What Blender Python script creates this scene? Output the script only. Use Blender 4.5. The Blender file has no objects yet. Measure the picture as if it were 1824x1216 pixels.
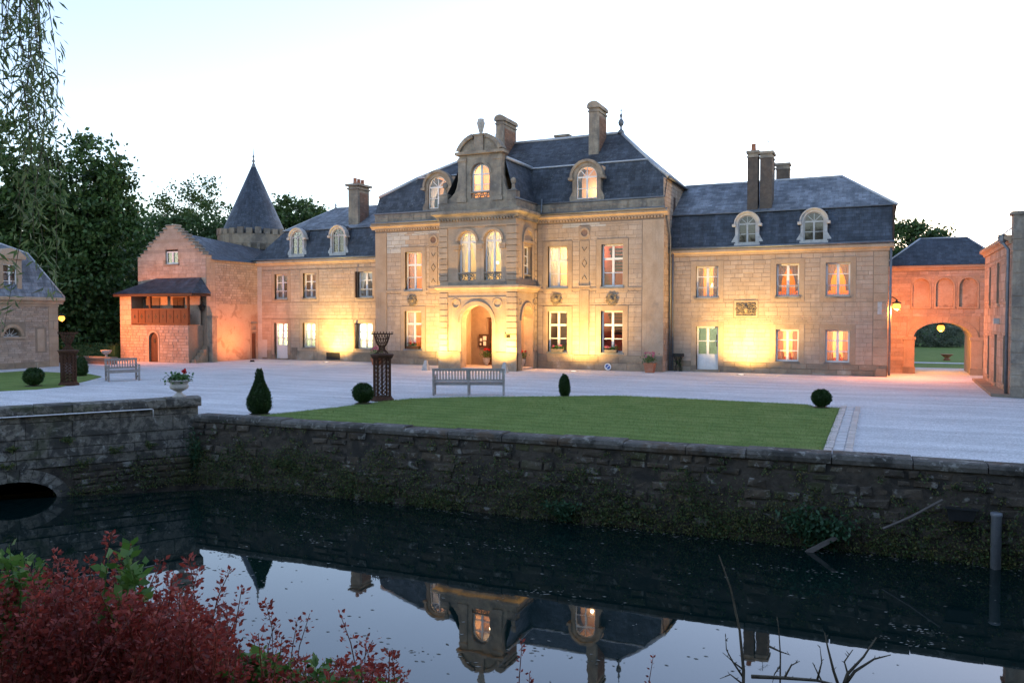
import bpy, math, random
import numpy as np
from mathutils import Vector

R = math.radians
random.seed(11)
rng = np.random.default_rng(11)
scene = bpy.context.scene
COL = scene.collection

# ------------------------------------------------------------------ camera
THETA = R(24.6)
PITCH = math.atan(46.0 / 1419.0)
cam_data = bpy.data.cameras.new("camera")
cam_data.sensor_width = 36.0
cam_data.lens = 36.0 * 1419.0 / 1824.0
cam_data.clip_start = 0.05
cam_data.clip_end = 2000.0
camera = bpy.data.objects.new("camera", cam_data)
camera.location = (0, 0, 2.7)
camera.rotation_euler = (math.pi / 2 - PITCH, 0, THETA)
COL.objects.link(camera)
scene.camera = camera

# ------------------------------------------------------------------ sky and exposure (just after sunset, bright western sky)
EXPOSURE = 2.6
UNIT = 2.0 ** -EXPOSURE          # emission of 1 x UNIT shows as display white
world = bpy.data.worlds.new("World")
scene.world = world
world.use_nodes = True
wn = world.node_tree
sky = wn.nodes.new("ShaderNodeTexSky")
sky.sky_type = 'NISHITA'
sky.sun_disc = False
sky.sun_elevation = R(4)
sky.sun_rotation = R(14)
sky.altitude = 100
sky.air_density = 1.0
sky.dust_density = 0.2
sky.ozone_density = 2.0
bg = wn.nodes["Background"]
bg.inputs[1].default_value = 0.15
haze_sat = wn.nodes.new("ShaderNodeHueSaturation")      # thin high haze pales the whole sky evenly
haze_sat.inputs["Saturation"].default_value = 0.84
wn.links.new(sky.outputs[0], haze_sat.inputs["Color"])
balance = wn.nodes.new("ShaderNodeMix")                  # camera white balance, the same all over the sky
balance.data_type = 'RGBA'; balance.blend_type = 'MULTIPLY'
balance.inputs[0].default_value = 1.0
balance.inputs[7].default_value = (1.06, 0.95, 1.04, 1)
wn.links.new(haze_sat.outputs[0], balance.inputs[6])
wn.links.new(balance.outputs[2], bg.inputs[0])
scene.view_settings.view_transform = 'Standard'
scene.view_settings.look = 'None'
scene.view_settings.gamma = 1.0
scene.view_settings.exposure = EXPOSURE
scene.view_settings.use_curve_mapping = False
scene.cycles.use_denoising = True
scene.cycles.max_bounces = 6
scene.cycles.diffuse_bounces = 3
scene.cycles.glossy_bounces = 3
scene.cycles.transparent_max_bounces = 12
scene.cycles.sample_clamp_indirect = 6.0
scene.cycles.caustics_reflective = False
scene.cycles.caustics_refractive = False

# ------------------------------------------------------------------ materials
MATS = {}

def new_mat(name):
    m = bpy.data.materials.new(name)
    m.use_nodes = True
    MATS[name] = m
    nt = m.node_tree
    return m, nt, nt.nodes["Principled BSDF"], nt.nodes["Material Output"]

def nd(nt, typ, **kw):
    n = nt.nodes.new(typ)
    for k, v in kw.items():
        setattr(n, k, v)
    return n

def ramp(nt, src, stops):
    r = nd(nt, "ShaderNodeValToRGB")
    el = r.color_ramp.elements
    while len(el) < len(stops):
        el.new(0.5)
    for e, (p, c) in zip(el, stops):
        e.position = p
        e.color = (c[0], c[1], c[2], 1) if not isinstance(c, (int, float)) else (c, c, c, 1)
    nt.links.new(src, r.inputs[0])
    return r

def mixc(nt, fac, a, b, mode='MIX'):
    m = nd(nt, "ShaderNodeMix", data_type='RGBA', blend_type=mode)
    m.clamp_factor = True
    for sock, v in ((m.inputs[0], fac), (m.inputs[6], a), (m.inputs[7], b)):
        if hasattr(v, "links") or isinstance(v, bpy.types.NodeSocket):
            nt.links.new(v, sock)
        elif isinstance(v, (int, float)):
            sock.default_value = v
        else:
            sock.default_value = (v[0], v[1], v[2], 1)
    return m.outputs[2]

def math_node(nt, op, a, b=None, c=None):
    m = nd(nt, "ShaderNodeMath", operation=op)
    for i, v in enumerate((a, b, c)):
        if v is None:
            continue
        if isinstance(v, (int, float)):
            m.inputs[i].default_value = v
        else:
            nt.links.new(v, m.inputs[i])
    return m.outputs[0]

def noise(nt, vec, scale, detail=4.0, rough=0.55, dist=0.0):
    n = nd(nt, "ShaderNodeTexNoise")
    n.inputs["Scale"].default_value = scale
    n.inputs["Detail"].default_value = detail
    n.inputs["Roughness"].default_value = rough
    n.inputs["Distortion"].default_value = dist
    nt.links.new(vec, n.inputs["Vector"])
    return n.outputs[0]

def wpos(nt):
    return nd(nt, "ShaderNodeNewGeometry").outputs["Position"]

def surf(name, c1, c2, scale=6.0, rough=0.85, rand=0.0, stains=(), fine=0.25, bump=0.3, bump_scale=40.0,
         bump_dist=0.01, spec=0.3, metallic=0.0, tint=None, streak=0.0):
    """General weathered surface: two-tone noise, per-piece tone, shaped stains, fine relief."""
    m, nt, b, out = new_mat(name)
    p = wpos(nt)
    col = ramp(nt, noise(nt, p, scale, 5.0, 0.6), [(0.3, c1), (0.72, c2)]).outputs[0]
    if rand:
        oi = nd(nt, "ShaderNodeObjectInfo").outputs["Random"]
        isl = nd(nt, "ShaderNodeNewGeometry").outputs["Random Per Island"]
        rr = math_node(nt, 'FRACT', math_node(nt, 'ADD', oi, isl))
        val = math_node(nt, 'ADD', math_node(nt, 'MULTIPLY', rr, rand), 1.0 - rand * 0.55)
        h = nd(nt, "ShaderNodeHueSaturation")
        nt.links.new(val, h.inputs["Value"])
        r2 = math_node(nt, 'FRACT', math_node(nt, 'MULTIPLY', rr, 7.31))
        nt.links.new(math_node(nt, 'ADD', math_node(nt, 'MULTIPLY', r2, rand * 0.6), 1.0 - rand * 0.3), h.inputs["Saturation"])
        nt.links.new(col, h.inputs["Color"])
        col = h.outputs[0]
    if tint is not None:                      # per-piece odd-coloured blocks
        oi = nd(nt, "ShaderNodeObjectInfo").outputs["Random"]
        isl = nd(nt, "ShaderNodeNewGeometry").outputs["Random Per Island"]
        rr = math_node(nt, 'FRACT', math_node(nt, 'MULTIPLY', math_node(nt, 'ADD', oi, isl), 13.7))
        col = mixc(nt, math_node(nt, 'GREATER_THAN', rr, tint[1]), col, tint[0])
    if fine:
        f = ramp(nt, noise(nt, p, bump_scale * 0.8, 3.0, 0.7), [(0.25, 1.0 - fine), (0.75, 1.0)]).outputs[0]
        col = mixc(nt, 1.0, col, f, 'MULTIPLY')
    for (sc, sharp0, sharp1, scol, amount) in stains:
        s = ramp(nt, noise(nt, p, sc, 6.0, 0.62, 0.4), [(sharp0, 0.0), (sharp1, 1.0)]).outputs[0]
        col = mixc(nt, math_node(nt, 'MULTIPLY', s, amount), col, scol)
    if streak:                                # rain run-off marks down the wall
        mp = nd(nt, "ShaderNodeMapping")
        mp.inputs["Scale"].default_value = (2.6, 2.6, 0.22)
        nt.links.new(p, mp.inputs["Vector"])
        s = ramp(nt, noise(nt, mp.outputs[0], 1.0, 6.0, 0.68), [(0.52, 0.0), (0.72, 1.0)]).outputs[0]
        col = mixc(nt, math_node(nt, 'MULTIPLY', s, streak), col, (0.15, 0.125, 0.105))
    nt.links.new(col, b.inputs["Base Color"])
    b.inputs["Roughness"].default_value = rough
    b.inputs["Specular IOR Level"].default_value = spec
    b.inputs["Metallic"].default_value = metallic
    if bump:
        bn = nd(nt, "ShaderNodeBump")
        bn.inputs["Strength"].default_value = bump
        bn.inputs["Distance"].default_value = bump_dist
        nt.links.new(noise(nt, p, bump_scale, 6.0, 0.65), bn.inputs["Height"])
        nt.links.new(bn.outputs[0], b.inputs["Normal"])
    return m

def slate(name, c1, c2, w, h, lichen):
    m, nt, b, out = new_mat(name)
    uv = nd(nt, "ShaderNodeUVMap").outputs[0]
    p = wpos(nt)
    br = nd(nt, "ShaderNodeTexBrick")
    br.inputs["Scale"].default_value = 1.0
    br.inputs["Brick Width"].default_value = w
    br.inputs["Row Height"].default_value = h
    br.inputs["Mortar Size"].default_value = 0.006
    br.inputs["Mortar Smooth"].default_value = 0.3
    br.inputs["Bias"].default_value = 0.0
    br.inputs["Color1"].default_value = (*c1, 1)
    br.inputs["Color2"].default_value = (*c2, 1)
    br.inputs["Mortar"].default_value = (c1[0] * .35, c1[1] * .35, c1[2] * .35, 1)
    nt.links.new(uv, br.inputs["Vector"])
    col = br.outputs[0]
    big = ramp(nt, noise(nt, p, 0.9, 5, 0.6), [(0.3, 0.6), (0.7, 1.4)]).outputs[0]
    col = mixc(nt, 1.0, col, big, 'MULTIPLY')
    mp = nd(nt, "ShaderNodeMapping")
    mp.inputs["Scale"].default_value = (2.2, 0.35, 1.0)
    nt.links.new(uv, mp.inputs["Vector"])
    stre = ramp(nt, noise(nt, mp.outputs[0], 1.6, 5, 0.65), [(0.35, 0.72), (0.65, 1.3)]).outputs[0]   # run-off streaks
    col = mixc(nt, 1.0, col, stre, 'MULTIPLY')
    li = ramp(nt, noise(nt, p, 9.0, 4, 0.7), [(0.56, 0.0), (0.68, 1.0)]).outputs[0]
    li2 = ramp(nt, noise(nt, p, 0.7, 3, 0.5), [(0.4, 0.1), (0.7, 1.0)]).outputs[0]
    col = mixc(nt, math_node(nt, 'MULTIPLY', math_node(nt, 'MULTIPLY', li, li2), lichen), col, (0.2, 0.21, 0.2))
    nt.links.new(col, b.inputs["Base Color"])
    b.inputs["Specular IOR Level"].default_value = 0.45
    rr = ramp(nt, noise(nt, p, 3.0, 3, 0.5), [(0.3, 0.42), (0.7, 0.62)]).outputs[0]
    nt.links.new(rr, b.inputs["Roughness"])
    bn = nd(nt, "ShaderNodeBump")
    bn.inputs["Strength"].default_value = 0.55
    bn.inputs["Distance"].default_value = 0.02
    hh = math_node(nt, 'ADD', math_node(nt, 'MULTIPLY', br.outputs[1], -1.0), math_node(nt, 'MULTIPLY', noise(nt, p, 30, 3), 0.8))
    nt.links.new(hh, bn.inputs["Height"])
    nt.links.new(bn.outputs[0], b.inputs["Normal"])
    return m

def leafmat(name, cols, rough=0.5, trans=0.35, spec=0.35):
    m, nt, b, out = new_mat(name)
    g = nd(nt, "ShaderNodeNewGeometry")
    isl = g.outputs["Random Per Island"]
    n = noise(nt, g.outputs["Position"], 0.8, 2)
    v = math_node(nt, 'ADD', math_node(nt, 'MULTIPLY', isl, 0.75), math_node(nt, 'MULTIPLY', n, 0.35))
    k = len(cols)
    col = ramp(nt, v, [((i + 0.5) / k, c) for i, c in enumerate(cols)]).outputs[0]
    nt.links.new(col, b.inputs["Base Color"])
    b.inputs["Roughness"].default_value = rough
    b.inputs["Specular IOR Level"].default_value = spec
    tr = nd(nt, "ShaderNodeBsdfTranslucent")
    nt.links.new(col, tr.inputs[0])
    mx = nd(nt, "ShaderNodeMixShader")
    mx.inputs[0].default_value = trans
    nt.links.new(b.outputs[0], mx.inputs[1])
    nt.links.new(tr.outputs[0], mx.inputs[2])
    nt.links.new(mx.outputs[0], out.inputs[0])
    return m

def plain(name, c, rough=0.6, spec=0.4, metallic=0.0, emit=None, strength=0.0, var=0.12):
    m, nt, b, out = new_mat(name)
    p = wpos(nt)
    f = ramp(nt, noise(nt, p, 14.0, 4, 0.6), [(0.3, 1 - var), (0.7, 1 + var)]).outputs[0]
    nt.links.new(mixc(nt, 1.0, c, f, 'MULTIPLY'), b.inputs["Base Color"])
    b.inputs["Roughness"].default_value = rough
    b.inputs["Specular IOR Level"].default_value = spec
    b.inputs["Metallic"].default_value = metallic
    if emit:
        b.inputs["Emission Color"].default_value = (*emit, 1)
        b.inputs["Emission Strength"].default_value = strength * UNIT
    return m

GREY_ST = (0.13, 0.125, 0.12)
surf("ashlar", (0.45, 0.34, 0.25), (0.53, 0.42, 0.325), 2.2, 0.9, rand=0.17,
     stains=[(0.55, 0.52, 0.7, (0.36, 0.25, 0.15), 0.5), (1.3, 0.6, 0.75, (0.24, 0.21, 0.18), 0.45)], streak=0.4, bump=0.35, bump_scale=32)
surf("ashlar_pale", (0.5, 0.47, 0.42), (0.58, 0.55, 0.5), 2.2, 0.9, rand=0.12, bump=0.3, bump_scale=30)
surf("dressed", (0.43, 0.315, 0.215), (0.51, 0.39, 0.285), 1.8, 0.88, rand=0.15,
     stains=[(0.8, 0.5, 0.7, (0.3, 0.19, 0.11), 0.45), (1.6, 0.6, 0.72, (0.2, 0.18, 0.16), 0.5)], streak=0.4, bump=0.3, bump_scale=28)
surf("weathered", (0.33, 0.27, 0.2), (0.42, 0.36, 0.28), 2.5, 0.92, rand=0.2,
     stains=[(1.2, 0.42, 0.62, (0.11, 0.105, 0.1), 0.75), (4.0, 0.55, 0.7, (0.4, 0.39, 0.35), 0.35)], streak=0.6, bump=0.5, bump_scale=24)
surf("mortar", (0.26, 0.2, 0.15), (0.33, 0.26, 0.19), 3.0, 0.95, bump=0.4)
surf("rubble", (0.4, 0.31, 0.24), (0.5, 0.4, 0.32), 2.5, 0.93, rand=0.34,
     stains=[(0.9, 0.5, 0.68, (0.3, 0.19, 0.12), 0.45), (2.6, 0.58, 0.7, (0.2, 0.17, 0.15), 0.5)], streak=0.35, bump=0.6, bump_scale=20, bump_dist=0.02)
surf("render_plaster", (0.48, 0.36, 0.26), (0.54, 0.43, 0.33), 1.2, 0.93,
     stains=[(0.6, 0.5, 0.62, (0.33, 0.19, 0.11), 0.6), (1.8, 0.56, 0.64, (0.24, 0.16, 0.11), 0.6)], bump=0.5, bump_scale=18)
surf("plinth", (0.3, 0.235, 0.165), (0.4, 0.32, 0.23), 2.0, 0.93, rand=0.28,
     stains=[(0.9, 0.48, 0.66, (0.15, 0.125, 0.1), 0.7), (2.0, 0.6, 0.7, (0.5, 0.47, 0.4), 0.5)], streak=0.4, bump=0.5, bump_scale=22)
surf("brickwork", (0.24, 0.14, 0.1), (0.34, 0.2, 0.14), 4.0, 0.93, rand=0.4, stains=[(1.5, 0.5, 0.7, (0.16, 0.13, 0.11), 0.6)], bump=0.5)
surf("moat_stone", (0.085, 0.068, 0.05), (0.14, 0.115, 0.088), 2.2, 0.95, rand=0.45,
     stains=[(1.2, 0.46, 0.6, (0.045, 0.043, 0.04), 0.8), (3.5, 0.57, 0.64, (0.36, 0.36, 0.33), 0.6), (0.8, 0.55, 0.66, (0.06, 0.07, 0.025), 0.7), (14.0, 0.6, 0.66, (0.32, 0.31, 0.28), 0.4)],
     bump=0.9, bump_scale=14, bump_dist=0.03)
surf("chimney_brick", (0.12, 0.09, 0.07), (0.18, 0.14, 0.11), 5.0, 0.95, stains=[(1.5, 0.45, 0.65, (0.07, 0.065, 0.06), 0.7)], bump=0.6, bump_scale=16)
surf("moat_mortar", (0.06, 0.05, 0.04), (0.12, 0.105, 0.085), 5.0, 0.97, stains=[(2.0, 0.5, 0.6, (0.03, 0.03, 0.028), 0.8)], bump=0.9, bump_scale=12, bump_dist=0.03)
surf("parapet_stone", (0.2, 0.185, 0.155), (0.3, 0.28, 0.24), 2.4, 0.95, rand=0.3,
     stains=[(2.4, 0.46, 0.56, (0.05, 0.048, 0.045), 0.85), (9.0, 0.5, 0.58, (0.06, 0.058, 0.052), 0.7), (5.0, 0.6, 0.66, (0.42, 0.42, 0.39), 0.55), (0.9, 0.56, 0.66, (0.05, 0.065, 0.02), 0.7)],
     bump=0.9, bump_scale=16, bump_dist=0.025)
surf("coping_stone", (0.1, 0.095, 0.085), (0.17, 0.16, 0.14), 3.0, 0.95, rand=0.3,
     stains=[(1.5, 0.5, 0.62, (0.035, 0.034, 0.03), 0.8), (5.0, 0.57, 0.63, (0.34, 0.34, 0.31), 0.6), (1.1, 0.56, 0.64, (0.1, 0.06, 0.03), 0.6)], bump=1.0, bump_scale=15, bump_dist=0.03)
slate("slate", (0.024, 0.033, 0.046), (0.055, 0.07, 0.094), 0.3, 0.17, 0.5)
slate("slate_old", (0.022, 0.028, 0.037), (0.058, 0.07, 0.088), 0.32, 0.18, 1.0)
slate("slate_pale", (0.085, 0.1, 0.12), (0.19, 0.21, 0.24), 0.34, 0.2, 1.0)  # sky sheen of the wings' upper slopes put into the paler colour
surf("zinc", (0.45, 0.48, 0.52), (0.58, 0.61, 0.64), 5.0, 0.5, metallic=0.35, bump=0.1)
surf("lead_grey", (0.16, 0.18, 0.2), (0.24, 0.26, 0.28), 5.0, 0.5, metallic=0.4, bump=0.1)
surf("white_paint", (0.74, 0.74, 0.73), (0.84, 0.84, 0.83), 8.0, 0.5, fine=0.1, bump=0.1)
surf("old_white", (0.42, 0.42, 0.4), (0.58, 0.58, 0.56), 4.0, 0.7, stains=[(3.0, 0.55, 0.7, (0.2, 0.19, 0.18), 0.6)], bump=0.4)
surf("rust", (0.06, 0.03, 0.018), (0.11, 0.05, 0.028), 9.0, 0.8, metallic=0.2, bump=0.4)
surf("black_iron", (0.02, 0.02, 0.02), (0.035, 0.033, 0.03), 9.0, 0.6, metallic=0.3, bump=0.2)
surf("teak", (0.3, 0.27, 0.25), (0.42, 0.385, 0.36), 9.0, 0.8, rand=0.2, stains=[(2.0, 0.55, 0.7, (0.2, 0.17, 0.15), 0.4)], bump=0.4)
surf("brown_wood", (0.095, 0.042, 0.022), (0.15, 0.065, 0.032), 6.0, 0.7, rand=0.3, bump=0.4)
surf("dark_wood", (0.05, 0.028, 0.018), (0.08, 0.045, 0.028), 6.0, 0.65, rand=0.2, bump=0.3)
surf("grey_wood", (0.12, 0.11, 0.1), (0.2, 0.18, 0.165), 7.0, 0.85, bump=0.6)
surf("terracotta", (0.38, 0.15, 0.085), (0.46, 0.2, 0.12), 6.0, 0.85, stains=[(4, 0.55, 0.7, (0.5, 0.4, 0.33), 0.4)], bump=0.3)
surf("urn_stone", (0.46, 0.44, 0.4), (0.58, 0.56, 0.52), 8.0, 0.9, stains=[(5.0, 0.5, 0.64, (0.24, 0.23, 0.2), 0.6)], bump=0.5)
surf("bark", (0.06, 0.05, 0.04), (0.12, 0.1, 0.08), 7.0, 0.95, bump=0.9, bump_scale=12, bump_dist=0.05)
surf("twig", (0.09, 0.075, 0.055), (0.16, 0.14, 0.1), 12.0, 0.95, bump=0.6)
leafmat("debris_leaf", [(0.12, 0.11, 0.09), (0.2, 0.19, 0.16), (0.28, 0.28, 0.25)], 0.8, 0.1, 0.1)
surf("soil", (0.035, 0.028, 0.02), (0.06, 0.05, 0.035), 5.0, 0.98, bump=0.8)
surf("bank_earth", (0.03, 0.035, 0.015), (0.06, 0.06, 0.03), 3.0, 0.98, bump=0.8)
surf("paver", (0.6, 0.59, 0.58), (0.7, 0.69, 0.68), 5.0, 0.9, rand=0.25, stains=[(3.0, 0.55, 0.7, (0.36, 0.3, 0.26), 0.5)], bump=0.4)
surf("paver_pink", (0.6, 0.53, 0.48), (0.68, 0.61, 0.56), 5.0, 0.9, rand=0.25, stains=[(3.0, 0.55, 0.7, (0.32, 0.28, 0.25), 0.5)], bump=0.4)
surf("pvc_grey", (0.2, 0.22, 0.25), (0.26, 0.28, 0.31), 6.0, 0.45, bump=0.05, spec=0.5)
surf("black_plastic", (0.018, 0.02, 0.022), (0.03, 0.032, 0.034), 8.0, 0.5, bump=0.05, spec=0.5)
surf("carving", (0.2, 0.16, 0.11), (0.3, 0.24, 0.17), 8.0, 0.92, stains=[(6.0, 0.5, 0.62, (0.09, 0.085, 0.08), 0.8)], bump=0.5)
plain("brass_plate", (0.2, 0.17, 0.1), 0.45, 0.5, 0.3)
plain("paper", (0.75, 0.74, 0.7), 0.8)
plain("sign_blue", (0.03, 0.09, 0.32), 0.4)
plain("sign_white", (0.75, 0.76, 0.78), 0.4)
plain("cream_wall", (0.72, 0.6, 0.4), 0.9)
plain("peach_wall", (0.8, 0.52, 0.32), 0.9)
plain("orange_wall", (0.78, 0.42, 0.2), 0.9)
plain("red_wall", (0.34, 0.09, 0.06), 0.9)
plain("green_wall", (0.62, 0.66, 0.52), 0.9)
plain("dark_wall", (0.16, 0.13, 0.11), 0.9)
plain("dark_furniture", (0.09, 0.04, 0.022), 0.5)
plain("table_linen", (0.72, 0.3, 0.24), 0.9)
leafmat("curtain_white", [(0.6, 0.58, 0.54), (0.7, 0.68, 0.64)], 0.9, 0.4, 0.1)
leafmat("curtain_grey", [(0.3, 0.29, 0.29), (0.4, 0.39, 0.38)], 0.9, 0.3, 0.1)
leafmat("curtain_rose", [(0.5, 0.28, 0.22), (0.55, 0.34, 0.28)], 0.9, 0.4, 0.1)
leafmat("leaf_chestnut", [(0.0272, 0.0578, 0.0187), (0.0442, 0.0935, 0.0272), (0.0612, 0.128, 0.034), (0.085, 0.153, 0.0476)], 0.5, 0.25)
leafmat("leaf_mid", [(0.036, 0.069, 0.024), (0.057, 0.105, 0.033), (0.0825, 0.143, 0.045)], 0.55, 0.3)
leafmat("leaf_pale", [(0.05, 0.08, 0.03), (0.07, 0.11, 0.045), (0.09, 0.13, 0.06)], 0.55, 0.35)
leafmat("leaf_silver", [(0.1, 0.14, 0.1), (0.16, 0.2, 0.15), (0.22, 0.26, 0.2)], 0.6, 0.3)
leafmat("leaf_willow", [(0.081, 0.135, 0.0473), (0.121, 0.189, 0.0675), (0.162, 0.23, 0.0878), (0.203, 0.243, 0.135)], 0.45, 0.55)
leafmat("leaf_box", [(0.0208, 0.0468, 0.0156), (0.0338, 0.0754, 0.0221), (0.052, 0.104, 0.0312)], 0.4, 0.2)
leafmat("leaf_barberry", [(0.13, 0.022, 0.02), (0.25, 0.04, 0.032), (0.36, 0.06, 0.042), (0.4, 0.09, 0.07), (0.2, 0.065, 0.055)], 0.5, 0.42)
leafmat("stem_red", [(0.12, 0.025, 0.016), (0.2, 0.045, 0.022)], 0.6, 0.05)
leafmat("leaf_weed", [(0.05, 0.13, 0.025), (0.09, 0.2, 0.035), (0.14, 0.26, 0.06)], 0.5, 0.4)
leafmat("leaf_wall", [(0.0396, 0.0756, 0.0288), (0.0648, 0.117, 0.0396), (0.108, 0.153, 0.0504), (0.18, 0.162, 0.054)], 0.55, 0.3)
leafmat("leaf_nettle", [(0.024, 0.072, 0.0352), (0.04, 0.104, 0.0512), (0.056, 0.136, 0.064)], 0.5, 0.3)
leafmat("leaf_pot", [(0.04, 0.1, 0.025), (0.06, 0.15, 0.035), (0.09, 0.19, 0.05)], 0.5, 0.3)
leafmat("petal_red", [(0.5, 0.01, 0.012), (0.65, 0.02, 0.025)], 0.6, 0.3)
leafmat("petal_pink", [(0.5, 0.1, 0.22), (0.6, 0.2, 0.32)], 0.6, 0.3)
leafmat("grass_blade", [(0.134, 0.224, 0.0616), (0.179, 0.28, 0.0784), (0.235, 0.325, 0.101)], 0.7, 0.3, 0.15)

def make_grass():
    m, nt, b, out = new_mat("grass")
    p = wpos(nt)
    col = ramp(nt, noise(nt, p, 1.1, 6, 0.65), [(0.3, (0.14, 0.22, 0.058)), (0.7, (0.235, 0.32, 0.095))]).outputs[0]
    w = nd(nt, "ShaderNodeTexWave", wave_type='BANDS', bands_direction='Y')
    w.inputs["Scale"].default_value = 0.55
    w.inputs["Distortion"].default_value = 1.2
    w.inputs["Detail"].default_value = 2.0
    w.inputs["Detail Scale"].default_value = 0.6
    nt.links.new(p, w.inputs["Vector"])
    col = mixc(nt, 1.0, col, ramp(nt, w.outputs[1], [(0.2, 0.88), (0.8, 1.08)]).outputs[0], 'MULTIPLY')
    col = mixc(nt, 1.0, col, ramp(nt, noise(nt, p, 60, 3, 0.7), [(0.3, 0.6), (0.7, 1.15)]).outputs[0], 'MULTIPLY')
    dry = ramp(nt, noise(nt, p, 0.55, 6, 0.7), [(0.55, 0.0), (0.72, 1.0)]).outputs[0]
    col = mixc(nt, math_node(nt, 'MULTIPLY', dry, 0.55), col, (0.24, 0.27, 0.1))
    nt.links.new(col, b.inputs["Base Color"])
    b.inputs["Roughness"].default_value = 0.95
    b.inputs["Specular IOR Level"].default_value = 0.1
    bn = nd(nt, "ShaderNodeBump")
    bn.inputs["Strength"].default_value = 0.9
    bn.inputs["Distance"].default_value = 0.03
    nt.links.new(noise(nt, p, 45, 4, 0.7), bn.inputs["Height"])
    nt.links.new(bn.outputs[0], b.inputs["Normal"])
make_grass()

def make_gravel():
    m, nt, b, out = new_mat("gravel")
    p = wpos(nt)
    col = ramp(nt, noise(nt, p, 0.35, 5, 0.6), [(0.3, (0.64, 0.645, 0.65)), (0.7, (0.75, 0.755, 0.76))]).outputs[0]
    vo = nd(nt, "ShaderNodeTexVoronoi")
    vo.inputs["Scale"].default_value = 38.0
    nt.links.new(p, vo.inputs["Vector"])
    col = mixc(nt, 0.55, col, mixc(nt, 1.0, col, ramp(nt, vo.outputs["Color"], [(0.2, 0.55), (0.8, 1.2)]).outputs[0], 'MULTIPLY'))
    # wheel-worn streaks run along the drive
    mp = nd(nt, "ShaderNodeMapping")
    mp.inputs["Scale"].default_value = (0.22, 1.5, 1.0)
    mp.inputs["Rotation"].default_value = (0, 0, R(-12))
    nt.links.new(p, mp.inputs["Vector"])
    st = ramp(nt, noise(nt, mp.outputs[0], 1.0, 6, 0.65), [(0.33, 0.77), (0.64, 1.05)]).outputs[0]
    col = mixc(nt, 1.0, col, st, 'MULTIPLY')
    sp = ramp(nt, noise(nt, p, 7.0, 3, 0.6), [(0.7, 0.0), (0.75, 1.0)]).outputs[0]
    col = mixc(nt, math_node(nt, 'MULTIPLY', sp, 0.35), col, (0.22, 0.2, 0.18))
    nt.links.new(col, b.inputs["Base Color"])
    b.inputs["Roughness"].default_value = 0.97
    b.inputs["Specular IOR Level"].default_value = 0.15
    bn = nd(nt, "ShaderNodeBump")
    bn.inputs["Strength"].default_value = 0.6
    bn.inputs["Distance"].default_value = 0.02
    nt.links.new(math_node(nt, 'ADD', vo.outputs["Distance"], noise(nt, p, 6, 4)), bn.inputs["Height"])
    nt.links.new(bn.outputs[0], b.inputs["Normal"])
make_gravel()

def make_water():
    m, nt, b, out = new_mat("water")
    p = wpos(nt)
    b.inputs["Base Color"].default_value = (0.003, 0.012, 0.0115, 1)
    b.inputs["Roughness"].default_value = 0.015
    b.inputs["IOR"].default_value = 1.85
    b.inputs["Specular IOR Level"].default_value = 0.5
    mp = nd(nt, "ShaderNodeMapping")
    mp.inputs["Scale"].default_value = (1.0, 0.45, 1.0)
    nt.links.new(p, mp.inputs["Vector"])
    bn = nd(nt, "ShaderNodeBump")
    bn.inputs["Strength"].default_value = 0.1
    bn.inputs["Distance"].default_value = 0.02
    nt.links.new(math_node(nt, 'ADD', noise(nt, mp.outputs[0], 1.1, 2, 0.4), math_node(nt, 'MULTIPLY', noise(nt, mp.outputs[0], 7.0, 2), 0.09)), bn.inputs["Height"])
    nt.links.new(bn.outputs[0], b.inputs["Normal"])
make_water()

def make_glass():
    m, nt, b, out = new_mat("glass")
    tr = nd(nt, "ShaderNodeBsdfTransparent")
    gl = nd(nt, "ShaderNodeBsdfGlossy")
    gl.inputs["Roughness"].default_value = 0.04
    fr = nd(nt, "ShaderNodeFresnel")
    fr.inputs[0].default_value = 1.5
    mx = nd(nt, "ShaderNodeMixShader")
    nt.links.new(math_node(nt, 'MULTIPLY', fr.outputs[0], 0.8), mx.inputs[0])
    nt.links.new(tr.outputs[0], mx.inputs[1])
    nt.links.new(gl.outputs[0], mx.inputs[2])
    nt.links.new(mx.outputs[0], out.inputs[0])
make_glass()

def emis(name, c, s):
    m, nt, b, out = new_mat(name)
    b.inputs["Base Color"].default_value = (*[min(1, x) for x in c], 1)
    b.inputs["Emission Color"].default_value = (*c, 1)
    b.inputs["Emission Strength"].default_value = s * UNIT
emis("glow_white", (1.0, 0.9, 0.75), 3.0)
emis("glow_warm", (1.0, 0.72, 0.35), 3.5)
emis("glow_sodium", (1.0, 0.4, 0.06), 3.0)
emis("glow_bulb", (1.0, 0.7, 0.3), 5.0)

# ------------------------------------------------------------------ mesh building
ORIGIN = {}

class Fr:
    """A wall frame: u along the wall, d into it, z up."""
    def __init__(s, ox=0.0, oy=0.0, deg=0.0):
        a = R(deg)
        s.deg = deg
        s.o = (ox, oy)
        s.U = (math.cos(a), math.sin(a))
        s.N = (-math.sin(a), math.cos(a))
    def p(s, u, d, z):
        return (s.o[0] + u * s.U[0] + d * s.N[0], s.o[1] + u * s.U[1] + d * s.N[1], z)

W = Fr()

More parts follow.
